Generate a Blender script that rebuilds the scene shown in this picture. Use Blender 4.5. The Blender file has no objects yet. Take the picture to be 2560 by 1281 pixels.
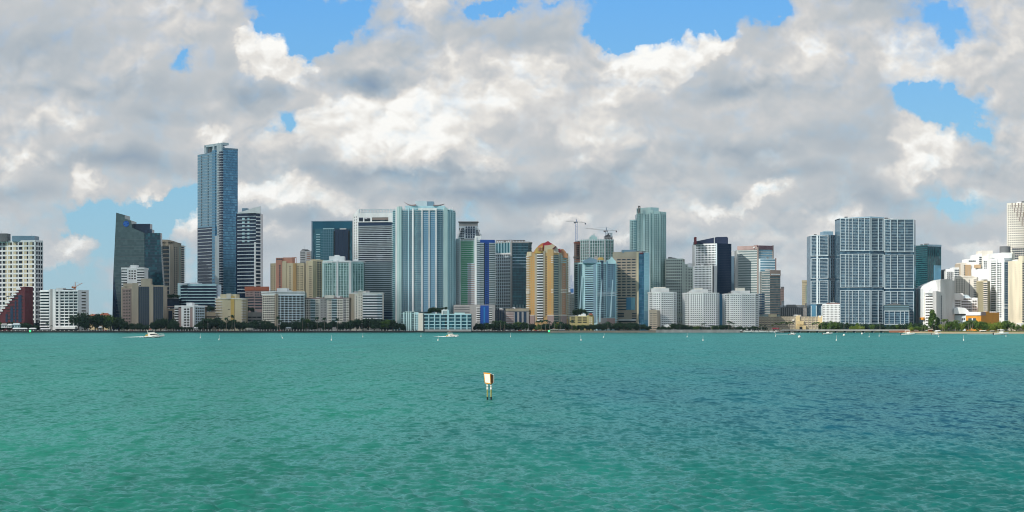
import bpy, math, random
import numpy as np
from mathutils import Vector

# ------------------------------------------------------------------ camera, sky, sun
scene = bpy.context.scene
COL = scene.collection
F, HY, CX, CH = 4600.0, 811.0, 1280.0, 10.0        # focal length and horizon in photo pixels, eye height in metres
cam_d = bpy.data.cameras.new("camera")
cam_d.sensor_width = 36.0
cam_d.lens = 36.0 * F / 2560.0
cam_d.shift_y = (HY - 640.5) / 2560.0
cam_d.clip_start = 1.0
cam_d.clip_end = 80000.0
cam = bpy.data.objects.new("camera", cam_d)
cam.location = (0, 0, CH)
cam.rotation_euler = (math.radians(90), 0, 0)
COL.objects.link(cam)
scene.camera = cam
vs = scene.view_settings
vs.view_transform = 'Standard'
vs.look = 'None'
vs.exposure = 0.0
vs.gamma = 1.0
vs.use_curve_mapping = False
scene.cycles.filter_width = 1.05
scene.cycles.max_bounces = 6
scene.cycles.transparent_max_bounces = 12
scene.cycles.sample_clamp_indirect = 4.0

SUN_EL = math.radians(34)
SUN_AZ = math.radians(-131)         # clockwise from +Y: the sun stands to the left and a little behind the camera
sd = Vector((math.sin(SUN_AZ) * math.cos(SUN_EL), math.cos(SUN_AZ) * math.cos(SUN_EL), math.sin(SUN_EL)))
sun_d = bpy.data.lights.new("sun", 'SUN')
sun_d.energy = 4.3
sun_d.angle = math.radians(0.5)
sun_d.color = (1.0, 0.94, 0.84)
sun = bpy.data.objects.new("sun", sun_d)
sun.rotation_euler = (-sd).to_track_quat('-Z', 'Y').to_euler()
sun.location = (-500, -300, 800)
COL.objects.link(sun)

world = bpy.data.worlds.new("World")
scene.world = world
world.use_nodes = True
nt = world.node_tree
nt.nodes.clear()
N, LK = nt.nodes, nt.links
def nd(t, **kw):
    n = N.new(t)
    for k, v in kw.items(): setattr(n, k, v)
    return n
def put(sock, v):
    if isinstance(v, bpy.types.NodeSocket): LK.new(v, sock)
    else: sock.default_value = v
def mth(op, a, b=0.0, c=0.0, clamp=False):
    n = nd('ShaderNodeMath', operation=op); n.use_clamp = clamp
    put(n.inputs[0], a); put(n.inputs[1], b); put(n.inputs[2], c)
    return n.outputs[0]
def vmth(op, a, b=(0, 0, 0), c=(0, 0, 0)):
    n = nd('ShaderNodeVectorMath', operation=op)
    put(n.inputs[0], a); put(n.inputs[1], b)
    if op == 'MULTIPLY_ADD': put(n.inputs[2], c)
    if op == 'SCALE': put(n.inputs[3], b)
    return n.outputs['Value'] if op in ('DOT_PRODUCT', 'LENGTH') else n.outputs[0]
def noise(vec, scale, detail, rough=0.5, lac=2.0, col=False):
    n = nd('ShaderNodeTexNoise'); n.noise_dimensions = '3D'
    put(n.inputs['Vector'], vec)
    n.inputs['Scale'].default_value = scale; n.inputs['Detail'].default_value = detail
    n.inputs['Roughness'].default_value = rough; n.inputs['Lacunarity'].default_value = lac
    return n.outputs['Color'] if col else n.outputs[0]
def mrange(v, a, b, c=0.0, d=1.0, smooth=True):
    n = nd('ShaderNodeMapRange'); n.interpolation_type = 'SMOOTHSTEP' if smooth else 'LINEAR'
    put(n.inputs['Value'], v)
    for i, x in zip((1, 2, 3, 4), (a, b, c, d)): n.inputs[i].default_value = x
    return n.outputs[0]
tc = nd('ShaderNodeTexCoord').outputs['Generated']
sep = nd('ShaderNodeSeparateXYZ'); put(sep.inputs[0], tc)
dyc = mth('MAXIMUM', mth('ABSOLUTE', sep.outputs[1]), 0.12)
# directions of the sky as azimuth and elevation tangents, in steps of 1/46
U = mth('MULTIPLY_ADD', mth('DIVIDE', sep.outputs[0], dyc), 46.0, 12.8)
V = mth('MULTIPLY_ADD', mth('DIVIDE', sep.outputs[2], dyc), -46.0, 8.11)
side = mth('MULTIPLY', mth('LESS_THAN', sep.outputs[1], 0.0), 37.0)
cb = nd('ShaderNodeCombineXYZ'); put(cb.inputs[0], U); put(cb.inputs[1], V); put(cb.inputs[2], side)
p0 = cb.outputs[0]
w1 = vmth('SUBTRACT', noise(p0, 0.55, 2.0, col=True), (0.5, 0.5, 0.5))
p1 = vmth('MULTIPLY_ADD', w1, (1.9, 1.3, 0.0), p0)
w2 = vmth('SUBTRACT', noise(p0, 2.2, 4.0, 0.6, col=True), (0.5, 0.5, 0.5))
p2 = vmth('MULTIPLY_ADD', w2, (0.9, 0.8, 0.0), p1)
def blobs(lst, vec):
    tot = 0.0
    for (x, y, rx, ry, amp, *rot) in lst:
        m = nd('ShaderNodeMapping'); m.vector_type = 'TEXTURE'
        put(m.inputs['Vector'], vec)
        m.inputs['Location'].default_value = (x / 100, y / 100, 0)
        m.inputs['Rotation'].default_value = (0, 0, math.radians(rot[0]) if rot else 0)
        m.inputs['Scale'].default_value = (rx / 100, ry / 100, 60)
        g = nd('ShaderNodeTexGradient'); g.gradient_type = 'SPHERICAL'
        LK.new(m.outputs[0], g.inputs[0])
        tot = mth('MULTIPLY_ADD', g.outputs[1], amp, tot)
    return tot
HOLES = [(785, 40, 200, 110, 2.1), (740, 105, 100, 50, 1.0), (1215, 5, 120, 36, 1.3), (1140, 30, 60, 50, .6),
         (1700, 25, 290, 105, 2.5, -6), (1560, 85, 100, 70, 1.2), (1900, 20, 90, 60, .8), (2365, 50, 140, 75, 1.25, 10), (2380, 270, 140, 88, 2.0, 20),
         (2300, 235, 80, 50, .9), (452, 150, 38, 34, 1.05), (728, 300, 66, 44, 1.3), (430, 515, 170, 90, 1.7, -15),
         (330, 590, 140, 100, 1.35), (200, 560, 130, 60, 1.1), (150, 690, 200, 80, 1.2), (480, 690, 160, 90, .9), (1190, 540, 80, 35, .55), (2390, 505, 150, 60, .95),
         (2180, 620, 170, 60, .5), (1010, 60, 60, 60, .5), (1400, 10, 160, 40, .6), (40, 600, 100, 60, .5),
         (240, 770, 240, 80, .8), (2330, 120, 60, 40, .5), (1900, 480, 60, 20, .4),
         (222, 465, 62, 80, -1.5), (370, 495, 45, 45, -1.3), (465, 565, 85, 70, -1.6), (150, 625, 130, 45, -1.2), (690, 135, 85, 62, -1.6), (600, 90, 60, 50, -.6), (1770, 105, 80, 45, -.8), (2310, 345, 90, 60, -.9), (2440, 200, 80, 40, -.4)]
LIGHTS = [(695, 130, 105, 75, 1.6), (640, 100, 60, 40, .5), (740, 200, 80, 60, .4), (960, 330, 270, 130, 1.3, -8), (850, 300, 130, 90, .7), (1080, 290, 160, 80, .5),
          (1090, 380, 170, 80, .6), (1130, 170, 80, 130, .6), (1270, 250, 160, 120, .65), (1360, 180, 120, 90, .5), (1740, 110, 130, 70, 1.5, -15), (1620, 160, 140, 80, 1.3, 12),
          (1560, 250, 130, 70, .5), (2010, 90, 110, 110, .6), (2290, 150, 170, 110, .75, 15), (2310, 360, 130, 100, 1.0), (2250, 440, 130, 60, .5),
          (1500, 320, 200, 60, .4), (222, 465, 60, 75, .9), (370, 495, 45, 45, .7), (470, 520, 60, 50, .7), (640, 480, 140, 50, .95), (800, 500, 180, 45, .85), (700, 450, 80, 30, .5),
          (520, 330, 80, 40, .8), (450, 560, 110, 50, .55, -30), (1885, 490, 80, 55, 1.1, -20), (1770, 540, 110, 35, .75), (2110, 580, 120, 40, .6), (130, 300, 170, 50, .5), (60, 400, 150, 40, .55), (220, 350, 120, 35, .4), (390, 20, 300, 50, .3),
          (180, 620, 110, 45, .8), (1400, 560, 170, 28, .6), (1950, 380, 250, 50, .3), (2530, 120, 80, 110, .45), (1050, 20, 90, 40, .5), (1450, 330, 160, 110, .35), (2480, 240, 80, 60, .3),
          (980, 560, 130, 28, .55), (2440, 620, 150, 40, .6), (1640, 70, 60, 20, .3), (1210, 610, 90, 40, .5), (1600, 590, 120, 28, .5), (1250, 430, 140, 35, .45), (330, 130, 120, 30, .3), (700, 570, 90, 40, .5), (1480, 410, 120, 30, .35), (2450, 470, 60, 40, .4)]
DARKS = [(80, 130, 260, 70, .5), (330, 230, 240, 60, .45), (320, 410, 300, 40, .75), (620, 230, 110, 60, .8), (690, 215, 50, 25, .4), (930, 215, 120, 45, 1.2), (850, 190, 110, 50, .4),
         (1010, 445, 330, 32, 1.1), (1170, 495, 320, 40, .9), (1400, 480, 260, 60, .65), (1900, 220, 230, 50, .6), (1850, 230, 120, 40, .4),
         (1830, 370, 220, 50, .7), (1790, 500, 140, 30, .5), (1560, 430, 220, 50, .6), (1290, 580, 140, 25, .5), (2080, 350, 220, 45, .4), (2140, 500, 180, 70, .55),
         (1350, 100, 160, 70, .4), (740, 430, 80, 60, .3), (2480, 400, 120, 100, .4), (1700, 620, 260, 30, .5), (620, 400, 90, 50, .5), (1180, 60, 120, 60, .25), (760, 545, 200, 28, .6), (2200, 20, 160, 40, .4),
         (1010, 120, 140, 90, .35), (50, 490, 160, 40, .5), (120, 220, 200, 30, .4), (1950, 430, 200, 35, .5), (2000, 560, 90, 30, .4), (900, 610, 160, 25, .4), (2300, 500, 160, 30, .4), (420, 290, 120, 30, .4)]
H = blobs(HOLES, p2)
Bl = mth('MULTIPLY', blobs(LIGHTS, p2), 1.15)
Bd = blobs(DARKS, p1)
st = vmth('MULTIPLY', vmth('MULTIPLY_ADD', w2, (0.22, 0.20, 0.0), vmth('MULTIPLY_ADD', w1, (0.6, 0.4, 0.0), p0)), (0.85, 1.05, 1.0))
def billow(v):
    tot = 0.0
    for sc_, am in ((0.9, 1.0), (2.0, 0.5), (4.4, 0.24), (9.0, 0.10)):
        n_ = mth('ABSOLUTE', mth('MULTIPLY_ADD', noise(v, sc_, 0.0), 2.0, -1.0))
        tot = mth('MULTIPLY_ADD', n_, am, tot)
    return tot
b0 = billow(st)
b1 = billow(vmth('ADD', st, (-0.09, -0.20, 0.0)))
fA = noise(st, 1.6, 7.0, 0.55)
fC = noise(st, 0.4, 4.0, 0.5)
back = mrange(sep.outputs[1], -0.1, 0.3, 0.17, 0.0)
rag = mth('MULTIPLY_ADD', mth('SUBTRACT', fA, 0.5), 1.5, mth('MULTIPLY', mth('SUBTRACT', b0, 0.5), -0.35))
Hn = mth('ADD', mth('ADD', H, back), rag)
soft = mrange(noise(vmth('ADD', p0, (3.0, 7.0, 0)), 0.9, 2.0), 0.42, 0.60)
M = mth('ADD', mth('MULTIPLY', mrange(Hn, 0.46, 0.94), mth('SUBTRACT', 1.0, soft)), mth('MULTIPLY', mrange(Hn, 0.28, 1.25), soft))
thin = mrange(Hn, -0.05, 0.65)
puff = mrange(mth('ADD', fC, mth('MULTIPLY', Bl, 0.22)), 0.40, 0.68)
relief = mth('MULTIPLY', mth('SUBTRACT', b0, b1), mth('MULTIPLY_ADD', puff, 0.34, 0.06))
body = mrange(mth('ADD', Bl, mth('ADD', mth('MULTIPLY', mth('SUBTRACT', b0, 0.5), -0.30), mth('MULTIPLY', mth('SUBTRACT', fA, 0.5), 0.8))), 0.24, 0.66)
L = mth('ADD', mth('ADD', mth('MULTIPLY_ADD', Bl, 0.15, mth('MULTIPLY', body, 0.22)), mth('MULTIPLY', Bd, -0.42)), mth('ADD', mth('MULTIPLY_ADD', mth('SUBTRACT', fC, 0.5), 0.62, 0.545), relief))
L = mth('MULTIPLY_ADD', mth('SUBTRACT', fA, 0.5), mth('MULTIPLY_ADD', puff, 0.16, 0.08), L)
ramp = nd('ShaderNodeValToRGB'); put(ramp.inputs[0], L)
def lin(r, g, b):
    f = lambda c: ((c / 255 + 0.055) / 1.055) ** 2.4 if c > 10 else c / 255 / 12.92
    return (f(r), f(g), f(b), 1)
cr = ramp.color_ramp
cr.elements[0].position = 0.0; cr.elements[0].color = lin(138, 158, 180)
cr.elements[1].position = 1.0; cr.elements[1].color = lin(255, 254, 250)
for pos, c in ((0.25, (164, 176, 187)), (0.45, (188, 194, 199)), (0.62, (209, 209, 209)), (0.80, (231, 228, 223))):
    e = cr.elements.new(pos); e.color = lin(*c)
# lower clouds sit in more air: a little bluer
low = mrange(V, 4.0, 8.2, 0.0, 0.30)
mx = nd('ShaderNodeMix', data_type='RGBA'); put(mx.inputs[0], low); put(mx.inputs[6], ramp.outputs[0]); mx.inputs[7].default_value = lin(150, 180, 202)
ccol = mx.outputs[2]
sky = nd('ShaderNodeTexSky', sky_type='NISHITA'); sky.sun_disc = False
sky.sun_elevation = SUN_EL; sky.sun_rotation = SUN_AZ; sky.air_density = 1.0; sky.dust_density = 0.3; sky.ozone_density = 3.0
hs = nd('ShaderNodeHueSaturation'); hs.inputs['Saturation'].default_value = 1.1; hs.inputs['Value'].default_value = 1.0
put(hs.inputs['Color'], sky.outputs[0])
bg1 = nd('ShaderNodeBackground'); bg1.inputs[1].default_value = 0.115; 
gr = nd('ShaderNodeValToRGB'); put(gr.inputs[0], mth('MULTIPLY', V, 1 / 9.0))
gr.color_ramp.elements[0].position = 0.0; gr.color_ramp.elements[0].color = [c * 8.7 for c in lin(96, 176, 246)]
gr.color_ramp.elements[1].position = 1.0; gr.color_ramp.elements[1].color = [c * 8.7 for c in lin(146, 186, 210)]
e_ = gr.color_ramp.elements.new(0.5); e_.color = [c * 8.7 for c in lin(126, 190, 226)]
mxa = nd('ShaderNodeMix', data_type='RGBA'); mxa.inputs[0].default_value = 0.72
LK.new(hs.outputs[0], mxa.inputs[6]); LK.new(gr.outputs[0], mxa.inputs[7]); LK.new(mxa.outputs[2], bg1.inputs[0])
bg2 = nd('ShaderNodeBackground'); bg2.inputs[1].default_value = 1.0; LK.new(ccol, bg2.inputs[0])
cover = mth('SUBTRACT', 1.0, mth('MAXIMUM', M, 0.0))
cover = mth('SUBTRACT', cover, mth('MULTIPLY', thin, 0.36), clamp=True)
cover = mth('MULTIPLY', cover, 1.0)
mxs = nd('ShaderNodeMixShader'); put(mxs.inputs[0], cover); LK.new(bg1.outputs[0], mxs.inputs[1]); LK.new(bg2.outputs[0], mxs.inputs[2])
outw = nd('ShaderNodeOutputWorld'); LK.new(mxs.outputs[0], outw.inputs[0])

# ------------------------------------------------------------------ materials
MATS = {}
def mat(name, rgb, rough=0.7, metal=0.0, var=0.16, scale=0.08, spec=0.4, emit=0.0):
    if name in MATS: return MATS[name]
    m = bpy.data.materials.new(name); m.use_nodes = True
    t = m.node_tree; b = t.nodes['Principled BSDF']
    b.inputs['Roughness'].default_value = rough; b.inputs['Metallic'].default_value = metal
    b.inputs['Specular IOR Level'].default_value = spec
    tcn = t.nodes.new('ShaderNodeTexCoord'); mp = t.nodes.new('ShaderNodeMapping')
    mp.inputs['Scale'].default_value = (1, 1, 0.25)
    nz = t.nodes.new('ShaderNodeTexNoise'); nz.inputs['Scale'].default_value = scale; nz.inputs['Detail'].default_value = 5
    rp = t.nodes.new('ShaderNodeMapRange'); rp.inputs[1].default_value = 0.3; rp.inputs[2].default_value = 0.7
    rp.inputs[3].default_value = 1 - var; rp.inputs[4].default_value = 1 + var
    vm = t.nodes.new('ShaderNodeVectorMath'); vm.operation = 'SCALE'; vm.inputs[0].default_value = rgb
    t.links.new(tcn.outputs['Object'], mp.inputs[0]); t.links.new(mp.outputs[0], nz.inputs['Vector'])
    t.links.new(nz.outputs[0], rp.inputs[0]); t.links.new(rp.outputs[0], vm.inputs['Scale'])
    t.links.new(vm.outputs[0], b.inputs['Base Color'])
    if emit:
        b.inputs['Emission Color'].default_value = (*rgb, 1); b.inputs['Emission Strength'].default_value = emit
    MATS[name] = m
    return m
def glass(name, rgb, lite, share=0.25, rough=0.12, metal=0.35, spec=0.8):
    """window glass: each pane (one UV cell) has its own tone, some with blinds"""
    if name in MATS: return MATS[name]
    m = bpy.data.materials.new(name); m.use_nodes = True
    t = m.node_tree; b = t.nodes['Principled BSDF']
    b.inputs['Roughness'].default_value = rough; b.inputs['Metallic'].default_value = metal
    b.inputs['Specular IOR Level'].default_value = spec
    uv = t.nodes.new('ShaderNodeUVMap')
    fl = t.nodes.new('ShaderNodeVectorMath'); fl.operation = 'FLOOR'
    wn = t.nodes.new('ShaderNodeTexWhiteNoise'); wn.noise_dimensions = '2D'
    ng = t.nodes.new('ShaderNodeTexNoise'); ng.noise_dimensions = '2D'; ng.inputs['Scale'].default_value = 0.13; ng.inputs['Detail'].default_value = 3  # broad noise puts soft reflections into the glass colour
    ad = t.nodes.new('ShaderNodeMath'); ad.operation = 'MULTIPLY_ADD'; ad.inputs[1].default_value = 0.8
    rp = t.nodes.new('ShaderNodeMapRange'); rp.inputs[1].default_value = 1.30 - share; rp.inputs[2].default_value = 1.45
    rp2 = t.nodes.new('ShaderNodeMapRange'); rp2.inputs[1].default_value = 0.0; rp2.inputs[2].default_value = 1.0; rp2.inputs[3].default_value = 0.86; rp2.inputs[4].default_value = 1.16
    mx = t.nodes.new('ShaderNodeMix'); mx.data_type = 'RGBA'
    mx.inputs[6].default_value = (*rgb, 1); mx.inputs[7].default_value = (*lite, 1)
    vm = t.nodes.new('ShaderNodeVectorMath'); vm.operation = 'SCALE'
    t.links.new(uv.outputs[0], fl.inputs[0]); t.links.new(fl.outputs[0], wn.inputs['Vector']); t.links.new(uv.outputs[0], ng.inputs['Vector'])
    t.links.new(ng.outputs[0], ad.inputs[0]); t.links.new(wn.outputs['Value'], ad.inputs[2])
    t.links.new(ad.outputs[0], rp.inputs[0]); t.links.new(rp.outputs[0], mx.inputs[0])
    t.links.new(wn.outputs['Value'], rp2.inputs[0]); t.links.new(mx.outputs[2], vm.inputs[0]); t.links.new(rp2.outputs[0], vm.inputs['Scale'])
    t.links.new(vm.outputs[0], b.inputs['Base Color'])
    MATS[name] = m
    return m
M_ = dict(
    white=mat('white_stucco', (.82, .85, .86)), warmw=mat('warm_white_stucco', (.74, .71, .64)), cream=mat('cream_stucco', (.62, .55, .38)),
    beige=mat('beige_concrete', (.44, .38, .30)), tan=mat('tan_concrete', (.40, .36, .28)), taupe=mat('taupe_concrete', (.24, .20, .18)),
    grey=mat('grey_concrete', (.38, .38, .38)), dgrey=mat('dark_grey_concrete', (.14, .15, .16)), pink=mat('pinkish_granite', (.36, .27, .26)),
    rose=mat('rose_granite', (.22, .14, .13)), yellow=mat('yellow_stucco', (.52, .345, .155)), orange=mat('orange_stucco', (.58, .22, .08)),
    salmon=mat('salmon_stucco', (.52, .26, .19)), red=mat('red_roof_metal', (.40, .03, .05), 0.5), brick=mat('deep_red_stucco', (.12, .022, .032)),
    terr=mat('terracotta_roof', (.42, .13, .07)), ltblue=mat("pale_blue_stucco", (.46, .70, .76)), mint=mat('pale_mint_stucco', (.55, .75, .75)),
    bluew=mat('bluish_white_metal', (.56, .66, .71), 0.5), steel=mat('blue_steel_panel', (.20, .32, .42), 0.4), cobalt=mat('cobalt_blue_panel', (.015, .08, .38), 0.5),
    azure=mat('azure_panel', (.02, .22, .55), 0.5), navyp=mat('navy_panel', (.02, .03, .07), 0.4), ochre=mat('ochre_stucco', (.70, .30, .03)),
    green=mat('green_panel', (.05, .22, .11)), roof=mat('roof_gravel', (.22, .22, .21)), dark=mat('dark_void', (.015, .018, .022)), gold=mat('gold_stucco', (.58, .40, .12)),
    copper=mat('copper_stucco', (.50, .24, .13)), gweath=mat('grey_green_stucco', (.34, .38, .33)),
)
G_ = dict(
    dark=glass('dark_window_glass', (.010, .016, .026), (.10, .13, .16), .16, .15, .1, .4), navy=glass('navy_curtain_glass', (.012, .028, .065), (.02, .05, .10), .2, .1, .25, .5),
    blue=glass('blue_curtain_glass', (.07, .23, .38), (.13, .33, .48), .4, .12, .5), teal=glass('teal_curtain_glass', (.01, .085, .125), (.03, .17, .22), .35, .1, .35),
    dteal=glass('dark_teal_glass', (.006, .045, .07), (.015, .11, .14), .3, .1, .35), aqua=glass('aqua_balcony_glass', (.05, .20, .26), (.18, .38, .43), .4, .2, .2),
    slate=glass('slate_green_glass', (.035, .075, .085), (.09, .14, .15), .4, .2, .3), icon=glass('slate_blue_glass', (.022, .065, .11), (.09, .17, .23), .3, .15, .3),
    pale=glass('pale_cyan_glass', (.20, .42, .50), (.30, .52, .60), .5, .15, .5), mint=glass('mint_balcony_glass', (.08, .22, .20), (.34, .52, .48), .4, .2, .2),
    green=glass('green_balcony_glass', (.02, .17, .075), (.06, .26, .13), .4, .2, .2), brown=glass('bronze_window_glass', (.030, .028, .030), (.14, .12, .11), .2, .2, .15, .4),
    cyan=glass('deep_aqua_glass', (.05, .20, .235), (.18, .38, .42), .35, .2, .2),
    mist=glass('mist_grey_glass', (.15, .22, .24), (.22, .29, .30), .4, .2, .4),
    sky=glass('sky_blue_glass', (.09, .22, .33), (.22, .40, .50), .4, .12, .5),
)

# ------------------------------------------------------------------ geometry helpers
GZ = 2.0
def PX(px, Y): return (px - CX) / F * Y
def PZ(py, Y): return CH + (HY - py) / F * Y
class MB:
    def __init__(s): s.v = []; s.f = []; s.uv = []
    def add(s, vs_, fs, uvs=None):
        o = len(s.v); s.v += [tuple(v) for v in vs_]
        for i, f in enumerate(fs):
            s.f.append([o + k for k in f]); s.uv.append(uvs[i] if uvs else None)
    def obox(s, o, e, n, a0, a1, n0, n1, z0, z1):
        """box in a face frame: a along e, n outward"""
        P = [(o[0] + e[0] * a + n[0] * q, o[1] + e[1] * a + n[1] * q, z) for z in (z0, z1) for a, q in ((a0, n1), (a1, n1), (a1, n0), (a0, n0))]
        s.add(P, [(0, 1, 5, 4), (1, 2, 6, 5), (2, 3, 7, 6), (3, 0, 4, 7), (4, 5, 6, 7), (3, 2, 1, 0)])
    def box(s, x0, x1, y0, y1, z0, z1): s.obox((x0, y0), (1, 0), (0, -1), 0, x1 - x0, -(y1 - y0), 0, z0, z1)
    def prism(s, poly, z0, z1, bay=3.0, fh=3.3):
        n = len(poly); zt = z1 if isinstance(z1, (list, tuple)) else [z1] * n
        P = [(x, y, z0) for x, y in poly] + [(x, y, zt[i]) for i, (x, y) in enumerate(poly)]
        fs, us, run = [], [], 0.0
        for i in range(n):
            j = (i + 1) % n; d = math.dist(poly[i], poly[j])
            fs.append((i, j, n + j, n + i))
            us.append([(run / bay, z0 / fh), ((run + d) / bay, z0 / fh), ((run + d) / bay, zt[j] / fh), (run / bay, zt[i] / fh)])
            run += d + bay
        fs.append(tuple(range(n, 2 * n))); us.append([(0, 0)] * n)
        fs.append(tuple(range(n - 1, -1, -1))); us.append([(0, 0)] * n)
        s.add(P, fs, us)
    def tube(s, p, q, r0, r1=None, k=6, cap=True):
        r1 = r0 if r1 is None else r1
        p, q = Vector(p), Vector(q); d = (q - p).normalized()
        a = d.cross(Vector((0, 0, 1)) if abs(d.z) < .9 else Vector((1, 0, 0))).normalized(); b = d.cross(a)
        P = [c + (a * math.cos(t * 2 * math.pi / k) + b * math.sin(t * 2 * math.pi / k)) * r for c, r in ((p, r0), (q, r1)) for t in range(k)]
        fs = [(i, (i + 1) % k, k + (i + 1) % k, k + i) for i in range(k)]
        if cap: fs += [tuple(range(k - 1, -1, -1)), tuple(range(k, 2 * k))]
        s.add(P, fs)
    def mesh(s, name, m, off=(0, 0, 0), smooth=False):
        me = bpy.data.meshes.new(name)
        me.from_pydata([(x - off[0], y - off[1], z - off[2]) for x, y, z in s.v], [], s.f)
        if any(u for u in s.uv):
            ul = me.uv_layers.new(name="UVMap"); k = 0
            for p, u in zip(me.polygons, s.uv):
                for li, l in enumerate(p.loop_indices): ul.data[l].uv = u[li] if u else (0, 0)
        me.materials.append(m)
        if smooth:
            for p in me.polygons: p.use_smooth = True
        return me
def link(name, data, parent=None, loc=(0, 0, 0)):
    o = bpy.data.objects.new(name, data); o.location = loc; COL.objects.link(o)
    if parent is not None: o.parent = parent
    return o
def tag(o, label=None, cat=None, group=None, kind=None):
    if label: o['label'] = label
    if cat: o['category'] = cat
    if group: o['group'] = group
    if kind: o['kind'] = kind
    return o
def thing(name, label, cat, loc, group=None):
    return tag(link(name, None, None, loc), label, cat, group)
def ccw(poly):
    a = sum(poly[i][0] * poly[(i + 1) % len(poly)][1] - poly[(i + 1) % len(poly)][0] * poly[i][1] for i in range(len(poly)))
    return poly if a > 0 else poly[::-1]
def offset(poly, d):
    n = len(poly); out = []
    for i in range(n):
        p, c, q = Vector(poly[i - 1]), Vector(poly[i]), Vector(poly[(i + 1) % n])
        e1, e2 = (c - p).normalized(), (q - c).normalized()
        n1, n2 = Vector((e1.y, -e1.x)), Vector((e2.y, -e2.x))
        m = (n1 + n2); m = m / max(0.4, m.dot(n1))
        out.append((c.x + m.x * d, c.y + m.y * d))
    return out

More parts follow.
